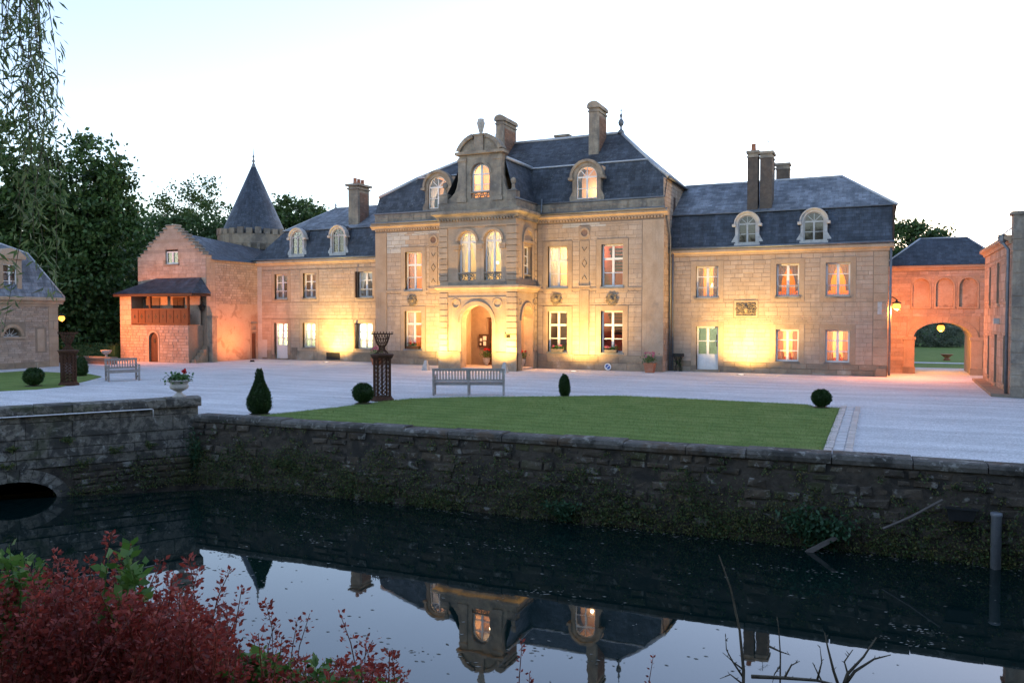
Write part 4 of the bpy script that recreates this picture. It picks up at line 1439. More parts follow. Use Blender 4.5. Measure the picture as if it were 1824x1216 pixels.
st.lay(hwall, FMS, YM + .05, YM + 5.9, 6.0, 9.3, [(39.6, 40.1, 7.4, 8.6), (42.0, 42.5, 8.2, 8.8)], .2, (.28, .5), "rubble", .012, .016, .006)
st.finish()
for a, b in ((XM0, XM0 + .72), (XM1 - 1.02, XM1 + .014)):
    MB(FM).box(a, b, -.03, .02, .76, 7.3).build("pilaster", "dressed", house)
MB(FM).box(XM0, -20.15, -.04, .02, 3.98, 4.1).build("string_course", "dressed", house)
MB(FM).box(-15.8, XM1 - 1.04, -.035, .02, 3.98, 4.08).build("string_course", "dressed", house)
for a, b in ((XM0, -20.1), (-15.88, XM1)):
    cornice(house, FM, a, b, 7.5, .22, .26, "dressed", True, retr=1 if b == XM1 else 0, retl=1 if a == XM0 else 0)
    MB(FM).box(a, b + (.015 if b == XM1 else 0), -.05, .04, 7.76, 8.32).build("attic_band", "weathered", house)
    n = 7
    for i in range(1, n):
        uu = a + (b - a) * i / n
        MB(FM).box(uu - .12, uu + .12, -.075, -.05, 7.8, 8.28).build("attic_block", "weathered", house)
gutter(house, FM, XM0 - .1, -20.2, -.28, 7.82, .06)
gutter(house, FM, -15.6, XM1 + .1, -.28, 7.82, .06)
gutter(house, FM, XM0 - .05, -20.3, -.06, 8.36, .05)
gutter(house, FM, -15.6, XM1 + .02, -.06, 8.36, .05)
MB(FM).tube([(-15.55, -.1, 8.6), (-15.55, -.16, 8.1), (-15.5, -.28, 7.83)], .045, 8).build("downpipe", "lead_grey", house, smooth=True)
MB().tube([(XM1 + .1, YM + .1, 7.85), (XM1 + .1, YM + .25, 7.4), (XM1 + .12, YM + .85, 6.5), (XM1 + .12, YM + .9, .05)], .045, 8).build("downpipe", "lead_grey", house, smooth=True)
specM = [dict(room="orange_wall", curt=("curtain_rose", 'left'), power=14.7477, room_col=PEACH, extra='picture'),
         dict(room="cream_wall", curt=("curtain_white", 'left'), power=32.7726, room_col=WARM, extra='picture'),
         dict(room="red_wall", curt=None, power=19.6636, room_col=PEACH, extra='stair'),
         dict(room="orange_wall", curt=("curtain_white", 'left'), power=13.109, room_col=PEACH, extra='lampshade'),
         dict(room="dark_wall", curt=None, power=9.83178, room_col=PEACH, extra='cupboard'),
         dict(room="red_wall", curt=None, power=8.19315, room_col=PEACH, extra='stair')]
for (a, b, c, d), s in zip(openM, specM):
    w = window(house, FM, a, b, c, d, 2, (0, .33, .66, 1), .66, inset=.2, sill='lead', **s)
    surround(w, FM, a, b, c, d, .26, proud=.03)
# porch door behind the arch
dd = MB(FM).box(-18.75, -17.5, .25, .3, .1, 2.6)
dd = dd.build("door", "brown_wood", house)
for k in range(2):
    for j in range(2):
        MB(FM).box(-18.68 + k * .62, -18.17 + k * .62, .23, .26, .25 + j * 1.15, 1.25 + j * 1.15).build("door_panel", "dark_wood", dd)
# carved strip panels, oculi, shields
for uc, z0 in ((-13.28, 4.2), (-21.94, 4.2)):
    m = MB(FM)
    m.box(uc - .24, uc + .24, -.035, .02, z0, 6.42)
    if uc > -15: m.box(uc - .24, uc + .24, -.045, .02, .76, 3.97)
    m.box(uc - .3, uc + .3, -.08, .02, z0 - .1, z0)
    po = m.build("panel_strip", "dressed", house)
    q = MB(FM)
    for zz, up in ((z0 + .3, 1), (z0 + 1.1, 0), (z0 + 1.1, 1), (z0 + 1.9, 0)):
        s_ = 1 if up else -1
        q.tube([(uc - .13, -.04, zz), (uc, -.05, zz + s_ * .2), (uc + .13, -.04, zz)], .018, 4)
    q.build("moulding", "carving", po)
    g = MB(FM).ring(uc, 6.8, .17, .27, -.06, .05, 0, 2 * math.pi, 18)
    g.box(uc - .32, uc + .32, -.02, .02, 6.45, 7.15)
    oc = g.build("oculus", "dressed", house)
    MB(FM).lathe(0, 0, [(.0, 0)], 3) if False else None
    MB(FM).pz([(uc + .165 * math.cos(2 * math.pi * i / 16), 6.8 + .165 * math.sin(2 * math.pi * i / 16)) for i in range(16)], -.03, .0).build("disc", "brickwork", oc)
for uc, zc in ((-23.28, 3.55), (-14.78, 3.55), (-11.86, 3.52)):
    m = MB(FM)
    m.pz([(uc - .2, zc + .2), (uc - .22, zc - .05), (uc, zc - .34), (uc + .22, zc - .05), (uc + .2, zc + .2), (uc, zc + .26)], -.07, .0)
    for k in range(9):
        a = k / 9 * 2 * math.pi
        spiral(m, uc + .24 * math.cos(a), zc + .24 * math.sin(a) - .02, .08, 1.2, 1 if k % 2 else -1, -.06, .025)
    m.ball((uc, -.07, zc), .11, 8, 5)
    m.build("cartouche", "carving", house)

# roof of the main block
m = MB()
ZP = 8.34
BY, BZ, GY, GZ = YM + .95, 10.38, YM + 3.2, 12.32
RY = YM + DM
m.quad((-10.3, YM + .02, ZP), (XM1 + .05, YM + .02, ZP), (XM1 + .05, YM + .5, 9.38), (-10.3, BY, BZ))
m.quad((XM0 - .05, YM + .02, ZP), (-23.5, YM + .02, ZP), (-23.5, BY, BZ), (XM0 - .05, YM + .5, 9.38))
m.slope(-23.5, -10.3, (YM + .02, ZP), (BY, BZ), [(-22.4, -21.0, ZP, 10.25), (-13.85, -12.55, ZP, 10.15)])
m.quad((XM1 + .05, RY, ZP), (XM0 - .05, RY, ZP), (XM0 - .05, RY - .5, 9.38), (-23.5, RY - .95, BZ), (-10.3, RY - .95, BZ), (XM1 + .05, RY - .5, 9.38))
m.build("lower_roof", "slate_old", house)
m = MB()
m.quad((-23.5, BY - .03, BZ - .01), (-10.3, BY - .03, BZ - .01), (-12.4, GY, GZ), (-19.5, GY, GZ))
m.quad((-10.3, RY - .92, BZ - .01), (-23.5, RY - .92, BZ - .01), (-19.5, GY, GZ), (-12.4, GY, GZ))
for X, XB_, XG, s in ((XM1 + .15, -10.3, -12.4, 1), (XM0 - .1, -23.5, -19.5, -1)):
    P = [(X, YM + .45, 9.36), (X, RY - .45, 9.36), (XB_, RY - .95, BZ), (XG, GY, GZ), (XB_, BY, BZ)]
    m.add(P, [(0, 1, 2, 4), (4, 2, 3)] if s > 0 else [(4, 2, 1, 0), (3, 2, 4)])
m.build("roof", "slate_old", house)
strip_along(house, [(-23.5, BY - .03, BZ), (-10.3, BY - .03, BZ)], .05, "zinc", "flashing")
strip_along(house, [(XM1 + .1, YM + .48, 9.38), (-10.3, BY, BZ), (-12.4, GY, GZ), (-19.5, GY, GZ), (-23.5, BY, BZ), (XM0 - .08, YM + .48, 9.38)], .09, "zinc", "ridge_flashing")
strip_along(house, [(XM1 + .16, YM + .45, 9.33), (XM1 + .16, RY - .4, 9.33)], .07, "lead_grey", "verge")
for X in (-12.4, -19.6):
    MB().lathe(X, GY, [(.2, GZ - .05), (.14, GZ + .12), (.06, GZ + .18), (.05, GZ + .32), (.13, GZ + .42), (.16, GZ + .55), (.1, GZ + .68), (.04, GZ + .74), (.06, GZ + .85), (.085, GZ + .92), (.03, GZ + 1.0), (.02, GZ + 1.12), (.05, GZ + 1.17), (.012, GZ + 1.24), (.006, GZ + 1.5)], 10).build("finial", "lead_grey", house, smooth=True)
chimney(house, Fr(0, 39.35, 0), -13.66, -13.14, 0, 1.35, 10.2, 13.5, "weathered", side="brickwork", cap=.08, capmat="weathered", round_cap=True)
chimney(house, Fr(0, 39.4, 0), -19.0, -18.56, 0, 1.7, 10.2, 13.4, "weathered", side="brickwork", cap=.08, capmat="weathered", round_cap=True)
chimney(house, Fr(0, 43.6, 0), -17.2, -16.4, 0, .5, 10.2, 13.2, "weathered", cap=.06)
FD = Fr(0, YM, 0)
dormer(house, FD, -22.28, -21.12, 8.5, 10.22, "weathered", 1.35, .2, fan=True, hood=.13, slope0=.02, room="peach_wall", power=7, curt=("curtain_white", 'left'), frame="white_paint", roofmat="slate_old", room_col=WARM)
dormer(house, FD, -13.74, -12.66, 8.5, 10.12, "weathered", 1.35, .2, fan=True, hood=.13, slope0=.02, room="peach_wall", power=7, frame="white_paint", roofmat="slate_old", room_col=WARM)
m = MB(FMS)
for a, b, c, d in ((39.6, 40.1, 7.4, 8.6), (42.0, 42.5, 8.2, 8.8)):
    m.box(a, b, -.004, .03, c, d)
m.build("blind_opening", "dark_wood", house)

# ------------------------------------------------------------------ the porch bay (part of the main block)
YP = 35.15
FB = Fr(0, YP, 0)
B0, B1 = -20.1, -15.88
FS = Fr(B1, 0, 90)
aw0, aw1, asz = -18.87, -17.16, 2.36
s0, s1, ssz = 35.78, 37.22, 2.46
m = MB(FB)
m.wall(B0, B1 - .5, 0, 3.86, [(aw0, aw1, 0, 3.24)], .5)
m.spandrel(aw0, aw1, asz, 3.24, 0, .5)
m.box(B0, B0 + .45, .5, YM - YP, 0, 3.86)
m.box(B0, B1, 0.0, YM - YP, 3.861, 4.0)
porch = m.build("porch", "dressed", house)
m = MB(FS)
m.wall(YP, YM, 0, 3.86, [(s0, s1, 0, 3.24)], .5)
m.spandrel(s0, s1, ssz, 3.24, 0, .5)
m.build("porch_side", "dressed", house)
# upper storey
tw = [(-19.05, -18.05), (-17.62, -16.66)]
tz0, tz1 = 4.4, 6.88
m = MB(FB)
m.wall(B0, B1, 4.0, 7.5, [(a, b, tz0, tz1) for a, b in tw], .45)
for a, b in tw: m.spandrel(a, b, tz1 - (b - a) / 2, tz1, 0.004, .45)
m.box(B0, B0 + .4, .45, YM - YP, 4.0, 7.5)
m.build("bay_front", "dressed", house)
m = MB(FS)
m.wall(YP + .45, YM, 4.0, 7.5, [(36.05, 37.05, 4.5, 6.15)], .4)
m.build("bay_side", "dressed", house)
bst = {}
def course_blocks(fr, u0, u1, z0, z1, h, mat="ashlar", proud=.065, name="banded_block", parent=porch):
    z = z0
    while z < z1 - .02:
        e = min(z + h, z1)
        if z1 - e < h * .4: e = z1
        o = bpy.data.objects.new(name, shared_box(name, mat, .04)); COL.objects.link(o); o.parent = parent
        o.location = Vector(fr.p(u0, -proud, z + .02)) - ORIGIN[parent.name]
        o.rotation_euler.z = R(fr.deg); o.scale = (u1 - u0, .12, e - z - .035)
        z = e
# banded corner piers, ground and upper storey
for (a, b) in ((B0 - .02, B0 + .46), (B1 - .5, B1 + .045)):
    course_blocks(FB, a, b, .9, 3.84, .3, "dressed")
    course_blocks(FB, a, b, 4.42, 7.05, .28, "dressed")
for (a, b) in ((YP - .043, YP + .3), (YM - .28, YM - .02)):
    course_blocks(FS, a, b, .9, 3.84, .3, "dressed", .04)
    course_blocks(FS, a, b, 4.42, 7.05, .28, "dressed", .04)
for a, b, e, f in ((B0 - .06, aw0 - .02, .03, 0), (aw1 + .02, B1 + .06, 0, .03)):
    m = MB(FB); m.box(a, b, -.08, .1, 0, .84); m.box(a - e, b + f, -.11, .1, .84, .9); m.build("pier_base", "plinth", house)
for a, b in ((YP - .02, s0 - .03), (s1 + .03, YM - .05)):
    MB(FS).box(a, b, -.06, .1, .002, .838).build("pier_base", "plinth", house)
m = MB(FB)
uc, r = (aw0 + aw1) / 2, (aw1 - aw0) / 2
m.ring(uc, asz, r, r + .14, -.05, .02, n=18); m.ring(uc, asz, r + .14, r + .2, -.08, .02, n=18)
for a, b in ((aw0 - .2, aw0), (aw1, aw1 + .2)): m.box(a, b, -.04, .02, .9, asz)
m.build("archivolt", "dressed", house)
m = MB(FS)
uc2, r2 = (s0 + s1) / 2, (s1 - s0) / 2
m.ring(uc2, ssz, r2, r2 + .13, -.05, .02, n=16); m.ring(uc2, ssz, r2 + .13, r2 + .18, -.08, .02, n=16)
m.build("archivolt", "dressed", house)
for uu in (-19.18, -16.86):
    o = MB(FB).ring(uu, 3.3, .19, .25, -.05, .02, 0, 2 * math.pi, 20).build("roundel", "dressed", house)
for uu in (35.62, 37.38):
    MB(FS).ring(uu, 3.35, .1, .15, -.04, .02, 0, 2 * math.pi, 14).build("roundel", "dressed", house)
def ret_cornice(z, h, dep, name, mat):
    """Cornice carried round the front and open side of the bay."""
    m = MB()
    prof = [(dep * .3, z), (dep * .45, z + h * .35), (dep, z + h * .6), (dep, z + h * .9), (dep * .9, z + h)]
    ring0 = [(B0 - q, YM, zz) for q, zz in prof] + [(B0, YM, z + h)]
    P = []
    for q, zz in prof + [(0, z + h), (0, z)]:
        P.append([(B0 - q, YM, zz), (B0 - q, YP - q, zz), (B1 + q, YP - q, zz), (B1 + q, YM, zz)])
    k = len(P)
    pts = [p for row in P for p in row]
    fs = []
    for i in range(k):
        j = (i + 1) % k
        for c in range(3):
            fs.append((i * 4 + c, i * 4 + c + 1, j * 4 + c + 1, j * 4 + c))
    fs.append(tuple(i * 4 for i in range(k))); fs.append(tuple(i * 4 + 3 for i in reversed(range(k))))
    m.add(pts, fs)
    return m.build(name, mat, house)
ret_cornice(3.87, .34, .24, "cornice", "dressed")
MB(FB).box(B0 - .01, B1 + .01, -.03, .02, 3.55, 3.62).build("fillet", "dressed", house)
ret_cornice(7.5, .38, .34, "cornice", "weathered")
q = MB(FB)
for i in range(26):
    a = B0 + (B1 - B0) * (i + .2) / 26; q.box(a, a + .09, -.14, .0, 7.4, 7.5)
for i in range(15):
    a = YP + 2.5 * (i + .2) / 15; fx = MB(FS); fx.box(a, a + .09, -.14, .0, 7.4, 7.5); q.v, q.f = q.v + fx.v, q.f + [tuple(j + len(q.v) for j in f) for f in fx.f]
q.build("dentils", "weathered", house, kind="stuff")
MB(FB).box(B0 - .03, B1 + .03, -.06, .02, 7.08, 7.16).build("fillet", "dressed", house)
MB(FB).box(B0 + .47, B1 - .51, -.03, .01, 4.22, 4.36).build("apron", "weathered", house)
# twin arched windows
for k, (a, b) in enumerate(tw):
    w = window(house, FB, a, b, tz0, tz1, 2, (0, .98, 1), None, inset=.24, room=None, arch=True, fan=False, sill=False,
               curt=("curtain_white", 'tied'), extra='bulb' if k else None, deep=2.6, lampz=6.0)
    if k:
        h = MB(FB); h.ball(((a + b) / 2 - .18, .95, 5.35), .09); h.build("ceiling_lamp", "glow_warm", w, smooth=True)
    rr = (b - a) / 2
    MB(FB).ring((a + b) / 2, tz1 - rr, rr + .01, rr + .13, -.06, .02, n=16).build("archivolt", "dressed", w)
    bal = MB(FB)
    bal.box(a, b, .03, .15, tz0, tz0 + .05); bal.box(a, b, .02, .16, tz0 + .38, tz0 + .45)
    for i in range(3):
        for j in range(2):
            cu = a + (b - a) * (i + .5) / 3 + (-.07 if j else .07)
            bal.ring(cu, tz0 + .215 + (.075 if j else -.075), .055, .085, .06, .12, 0, 2 * math.pi, 8)
    bal.build("balustrade", "weathered", w)
for uu in (-19.14, -17.835, -16.58):
    m = MB(FB)
    m.box(uu - .14, uu + .14, -.02, .2, 4.4, 4.5)
    m.lathe(uu, .07, [(.11, 4.5), (.085, 4.56), (.08, 5.9), (.1, 5.94), (.085, 5.98)], 10)
    m.box(uu - .15, uu + .15, -.06, .2, 5.98, 6.14); m.box(uu - .18, uu + .18, -.09, .2, 6.14, 6.24)
    m.build("colonnette", "dressed", house)
q = MB()
xa, xb, ya, yb, za, zb = B0 + .42, B1 - .41, YP + .46, YM - .06, 4.02, 7.3
q.quad((xb, yb, za), (xa, yb, za), (xa, yb, zb), (xb, yb, zb)); q.quad((xa, ya, za), (xa, yb, za), (xa, yb, zb), (xa, ya, zb))
q.quad((xa, ya, zb), (xa, yb, zb), (xb, yb, zb), (xb, ya, zb)); q.quad((xa, ya, za), (xb, ya, za), (xb, yb, za), (xa, yb, za))
q.build("salon", "cream_wall", house)
for xx in (-18.6, -17.2): lamp("room_light", house, (xx, 36.6, 6.7), (1, .74, .4), 12, .1)
# bay side window with rounded pediment
w = window(house, FS, 36.05, 37.05, 4.75, 6.15, 2, (0, .33, .66, 1), None, inset=.2, room=None, power=25.5, room_col=WARM, sill=False, deep=1.2, lampd=1.0)
m = MB(FS)
m.box(35.9, 36.05, -.05, .05, 4.5, 6.3); m.box(37.05, 37.2, -.05, .05, 4.5, 6.3); m.box(35.85, 37.25, -.1, .05, 6.3, 6.42)
m.ring(36.55, 6.42, .5, .66, -.09, .02, n=14)
m.build("surround", "dressed", w)
m = MB(FS); m.box(36.05, 37.05, .02, .12, 4.5, 4.56); m.box(36.05, 37.05, .02, .12, 4.68, 4.75)
for i in range(4): m.ring(36.17 + i * .25, 4.62, .04, .065, .04, .1, 0, 2 * math.pi, 8)
m.build("balustrade", "weathered", w)
# parapet of the bay, corner pedestals and finials
m = MB(FB); m.box(B0 - .05, B1 + .05, -.05, .25, 7.885, 8.3); m.box(B0 - .05, B0 + .2, .25, YM - YP, 7.885, 8.3); m.box(B1 - .2, B1 + .05, .25, YM - YP, 7.885, 8.3)
m.build("bay_parapet", "weathered", house)
for uu in (B0 + .25, B1 - .2):
    m = MB(FB)
    m.box(uu - .24, uu + .24, -.08, .35, 8.3, 8.72); m.frustum((uu - .28, uu + .28, -.12, .4), 8.72, (uu - .14, uu + .14, .02, .26), 8.8)
    m.lathe(uu, .14, [(.14, 8.8), (.08, 8.9), (.09, 9.0), (.05, 9.05), (.12, 9.14), (.14, 9.24), (.1, 9.34), (.001, 9.4)], 10)
    m.build("corner_finial", "weathered", house, smooth=False)
# gable front
G0, G1 = -18.98, -16.66
gw = (-18.33, -17.31, 8.44, 10.18)
m = MB(FB)
m.wall(G0, G1, 8.302, 10.62, [gw], .45)
m.spandrel(gw[0], gw[1], gw[3] - .51, gw[3], .004, .45)
gable = m.build("gable_front", "weathered", house)
for a, b in ((G0 - .03, G0 + .4), (G1 - .4, G1 + .03)):
    m = MB(FB); m.box(a, b, -.06, .02, 8.302, 10.5); m.box(a - .03, b + .03, -.1, .02, 10.3, 10.42); m.box(a - .05, b + .05, -.12, .1, 8.31, 8.5)
    m.build("pilaster", "weathered", gable)
MB(FB).ring(-17.82, gw[3] - .51, .52, .64, -.05, .02, n=14).build("archivolt", "weathered", gable)
m = MB(FB)
m.box(G0 - .16, G1 + .16, -.18, .5, 10.62, 10.76)
uc = -17.82
m.ring(uc, 10.28, 1.18, 1.36, -.2, .45, R(24), R(74), 8); m.ring(uc, 10.28, 1.18, 1.36, -.2, .45, R(106), R(156), 8)
m.ring(uc, 10.28, .5, 1.2, -.02, .4, R(28), R(152), 14)
m.box(uc - .24, uc + .24, -.16, .42, 10.76, 11.5); m.box(uc - .3, uc + .3, -.2, .46, 11.5, 11.58)
m.build("pediment", "weathered", gable)
MB(FB).lathe(uc, .1, [(.1, 11.58), (.07, 11.64), (.1, 11.72), (.17, 12.0), (.2, 12.12), (.19, 12.2), (.15, 12.24), (.17, 12.3), (.14, 12.34)], 12).build("crowning_urn", "urn_stone", gable, smooth=True)
for s_ in (-1, 1):
    e = G1 if s_ > 0 else G0
    prof = [(e, 8.3), (e + s_ * .62, 8.3), (e + s_ * .64, 8.5), (e + s_ * .45, 8.62), (e + s_ * .28, 8.8), (e + s_ * .16, 9.05), (e + s_ * .1, 9.35), (e, 9.6)]
    MB(FB).pz(prof if s_ > 0 else prof[::-1], .02, .35).build("scroll", "weathered", gable)
w = window(gable, FB, gw[0], gw[1], gw[2] + .36, gw[3], 2, (0, .42, 1), None, inset=.2, room=None, arch=True, fan=False, sill=False)
q = MB(FB); a, b, c, e = gw[0] - .3, gw[1] + .3, 8.35, 10.4
for Q in (((b, 2.2, c), (a, 2.2, c), (a, 2.2, e), (b, 2.2, e)), ((a, .46, c), (a, 2.2, c), (a, 2.2, e), (a, .46, e)), ((b, 2.2, c), (b, .46, c), (b, .46, e), (b, 2.2, e)), ((a, .46, e), (a, 2.2, e), (b, 2.2, e), (b, .46, e)), ((a, .46, c), (b, .46, c), (b, 2.2, c), (a, 2.2, c))): q.quad(*Q)
q.build("room", "peach_wall", gable); lamp("room_light", gable, FB.p(-17.8, 1.2, 9.9), WARM, 13, .1)
bal = MB(FB); bal.box(gw[0], gw[1], .02, .14, 8.45, 8.5); bal.box(gw[0], gw[1], .0, .16, 8.74, 8.8)
for i in range(3):
    for j in range(2): bal.ring(gw[0] + .17 + i * .34 + (.07 if j else -.07), 8.62 + (.04 if j else -.04), .05, .085, .04, .12, 0, 2 * math.pi, 8)
bal.build("balustrade", "weathered", gable)
# slate roof behind the gable
for (x0, x1, s_) in ((B1 - .08, G1, 1), (B0 + .08, G0, -1)):
    P = [(x0, YP + .1, 8.28), (x0, YM + .9, 8.28), (x1, YM + 1.6, 10.42), (x1, YP + .4, 10.42)]
    MB().add(P if s_ > 0 else P[::-1], [(0, 1, 2, 3)]).build("bay_roof", "slate", house)
MB().box(G0 - .05, G1 + .1, YP + .45, YM + 2.2, 10.36, 10.46).build("bay_flat", "zinc", house)
strip_along(house, [(G1 + .06, YP + .42, 10.43), (G1 + .06, YM + 2.0, 10.43)], .09, "zinc", "flashing")
MB().tube([(B1 + .05, YP - .1, 8.36), (B1 + .05, YM + .1, 8.36)], .05, 8).build("gutter", "lead_grey", house, smooth=True)
# porch floor and lights
MB().box(B0 + .1, B1 - .02, YP + .02, YM - .06, 0.005, .1).build("porch_floor", "paver_pink", house)
nb = thing("notice_board", "dark framed notice board with white papers inside the arched porch", "notice board", (-18.8, YM - .1, 1.1))
MB(FM).box(-19.15, -18.52, -.1, -.06, 1.05, 1.72).build("frame", "dark_wood", nb)
for a, b, c, d in ((-19.08, -18.95, 1.35, 1.5), (-18.9, -18.7, 1.4, 1.62), (-18.88, -18.72, 1.12, 1.35), (-19.08, -19.0, 1.15, 1.25)):
    MB(FM).box(a, b, -.108, -.101, c, d).build("paper", "paper", nb)
o = MB(FB).box(-16.46, -16.16, -.065, -.045, 1.62, 1.84).build("name_plate", "brass_plate", loc=(-16.3, YP - .06, 1.6)); tag(o, "small dark plaque on the right-hand pier of the porch", "plaque")
pl = thing("porch_lantern", "small wall lantern inside the arched porch", "lamp", (-16.6, 36.9, 2.9))
m = MB(); m.frustum((-16.68, -16.52, 36.82, 36.98), 2.75, (-16.72, -16.48, 36.78, 37.02), 3.0); m.build("glass_body", "glow_bulb", pl)
m = MB(); m.frustum((-16.74, -16.46, 36.76, 37.04), 3.0, (-16.62, -16.58, 36.88, 36.92), 3.14); m.tube([(-16.6, 36.9, 3.1), (-16.6, 36.9, 3.3), (-16.42, 36.9, 3.3)], .012, 5); m.build("cap", "black_iron", pl)
lamp("porch_light", pl, (-17.6, 36.4, 3.0), (1, .46, .17), 75, .1)
# ------------------------------------------------------------------ gatehouse
YGT = 41.6
FG = Fr(0, YGT, 0)
gate = thing("gatehouse", "small stone gatehouse with three blind arches above a carriage arch", "building", (2.6, YGT, 0))
GX0, GX1 = .35, 5.2
ga0, ga1, gsp, grise = 1.58, 3.94, 1.7, .68
m = MB(FG)
niches = [(1.5, 2.2), (2.46, 3.17), (3.4, 4.12)]
m.wall(GX0, GX1, -.1, 5.0, [(ga0, ga1, -.1, gsp + grise + .02)] + [(a, b, 3.1, 4.42) for a, b in niches], .3)
m.spandrel(ga0, ga1, gsp, gsp + grise + .02, 0, 3.4, 16, rise=grise)
for a, b in niches: m.spandrel(a, b, 4.42 - (b - a) / 2, 4.42, .003, .28)
m.box(GX0, ga0, .3, 3.4, -.1, 5.0); m.box(ga1, GX1, .3, 3.4, -.1, 5.0)
m.box(ga0, ga1, .3, 3.4, gsp + grise + .021, 5.0)
gwall = m.build("wall", "mortar", gate)
for a, b in niches:
    MB(FG).box(a, b, .12, .29, 3.1, 4.42).build("niche_panel", "render_plaster", gate)
    g = MB(FG).ring((a + b) / 2, 4.42 - (b - a) / 2, (b - a) / 2, (b - a) / 2 + .07, -.03, .02)
    g.box(a - .07, a, -.03, .02, 3.1, 4.42 - (b - a) / 2); g.box(b, b + .07, -.03, .02, 3.1, 4.42 - (b - a) / 2); g.box(a - .07, b + .07, -.06, .02, 3.02, 3.1)
    g.build("niche_surround", "dressed", gate)
st = Stones(gate, 300)
random.seed(51)
st.lay(gwall, FG, GX0, GX1, 0, 4.75, [(ga0 - .3, ga1 + .3, -1, gsp + grise + .28), *[(a - .08, b + .08, 3.0, 4.5) for a, b in niches]], .2, (.32, .6), "rubble", .01, .012, .004)
st.finish()
for a, b in niches:
    MB(FG).spandrel(a - .08, b + .08, 4.42 - (b - a) / 2, 4.5, -.012, .02, rise=(b - a) / 2 + .06).build("niche_head", "dressed", gate)
MB(FG).spandrel(ga0 - .28, ga1 + .28, gsp, gsp + grise + .28, -.012, .02, rise=grise + .24).build("arch_spandrel", "dressed", gate)
m = MB(FG)
uc = (ga0 + ga1) / 2; rr = (ga1 - ga0) / 2
for i in range(18):
    a0, a1 = math.pi * (1 - i / 18), math.pi * (1 - (i + 1) / 18)
    def e2(a, k): return (uc + (rr + k) * math.cos(a), gsp + (grise + k) * math.sin(a))
    MB(FG).pz([e2(a0, .0), e2(a1 + .01, 0), e2(a1 + .01, .26), e2(a0, .26)][::-1], -.05, .02).build("voussoir", "dressed", gate)
for a, b in ((ga0 - .42, ga0 + .03), (ga1 - .03, ga1 + .42)):
    MB(FG).box(a, b, -.08, .3, .0, 1.58).build("pier", "dressed", gate)
    MB(FG).box(a - .05, b + .05, -.13, .35, 1.58, 1.72).build("impost", "dressed", gate)
    MB(FG).box(a - .04, b + .04, -.12, .34, .001, .3).build("pier_base", "plinth", gate)
cornice(gate, FG, GX0, GX1, 4.78, .18, .24, "dressed", False)
m = MB()
m.quad((GX0 - .2, YGT - .22, 5.02), (GX1 + .1, YGT - .22, 5.02), (3.8, YGT + 1.7, 6.4), (1.85, YGT + 1.7, 6.4))
m.quad((GX1 + .1, YGT - .22, 5.02), (GX1 + .1, YGT + 3.6, 5.02), (3.8, YGT + 1.7, 6.4))
m.quad((GX0 - .2, YGT + 3.6, 5.02), (GX0 - .2, YGT - .22, 5.02), (1.85, YGT + 1.7, 6.4))
m.quad((GX1 + .1, YGT + 3.6, 5.02), (GX0 - .2, YGT + 3.6, 5.02), (1.85, YGT + 1.7, 6.4), (3.8, YGT + 1.7, 6.4))
m.build("roof", "slate", gate)
strip_along(gate, [(GX0 - .2, YGT - .22, 5.02), (1.85, YGT + 1.7, 6.4), (3.8, YGT + 1.7, 6.4), (GX1 + .1, YGT - .22, 5.02)], .045, "zinc", "ridge_flashing")

# ------------------------------------------------------------------ right-hand building
XRB = 4.05
FRB = Fr(XRB, 0, -90)                     # u = -Y
rb = thing("stone_house", "plain stone house with shuttered windows and grey downpipe at the picture's edge", "building", (7, 34, 0))
opn = [(-36.75, -36.2, 3.1, 4.6), (-34.55, -33.9, 3.15, 4.65), (-32.35, -31.75, 3.2, 4.75), (-36.9, -36.35, .35, 1.9), (-34.9, -34.2, .2, 2.0), (-32.6, -32.0, .3, 2.0)]
m = MB(FRB).wall(-38.2, -30.6, -.1, 5.2, opn, .4)
m.box(-38.2, -30.6, .4, 6.0, -.1, 5.2)
rbw = m.build("wall", "mortar", rb)
st = Stones(rb, 300)
random.seed(61)
st.lay(rbw, FRB, -38.2, -30.62, 0, 5.1, opn, .3, (.4, .75), "rubble", .012, .014, .006)
FRF = Fr(0, 30.6, 0)
st.lay(rbw, FRF, XRB, XRB + 6, 0, 5.2, [], .3, (.4, .8), "plinth", .02, .014, .008)
st.finish()
MB(FRF).box(XRB - .02, XRB + 6, -.02, .5, 5.205, 6.0).build("gable_parapet", "weathered", rb)
MB(FRF).box(XRB - .08, XRB + 6, -.08, .56, 6.0, 6.1).build("gable_coping", "weathered", rb)
for k in range(14):
    MB(FRF).box(XRB - .035, XRB + (.55 if k % 2 else .34), -.035, .0, .02 + k * .37, .37 + k * .37).build("quoin", "weathered", rb)
MB(FRF).box(XRB + .45, XRB + 1.3, .1, .8, 6.1, 7.4).build("chimney", "weathered", rb)
cornice(rb, FRB, -38.2, -31.1, 5.1, .22, .28, "dressed", False)
for a, b, c, d in opn:
    w = MB(FRB).box(a, b, .18, .24, c, d).build("window", "dark_wall", rb)
    for k in range(2):
        uu = a if k == 0 else (a + b) / 2
        hw = (b - a) / 2
        MB(FRB).box(uu + .01, uu + hw - .01, .1, .14, c + .01, d - .01).build("shutter", "grey_wood", w)
    MB(FRB).box(a - .05, b + .05, -.06, .1, c - .1, c - .002).build("sill", "dressed", w)
m = MB()
m.quad((XRB - .25, 38.3, 5.38), (XRB - .25, 31.05, 5.38), (XRB + 3, 31.05, 8.0), (XRB + 3, 38.3, 8.0))
m.quad((XRB + 6.2, 31.05, 5.38), (XRB + 6.2, 38.3, 5.38), (XRB + 3, 38.3, 8.0), (XRB + 3, 31.05, 8.0))
m.build("roof", "slate", rb)
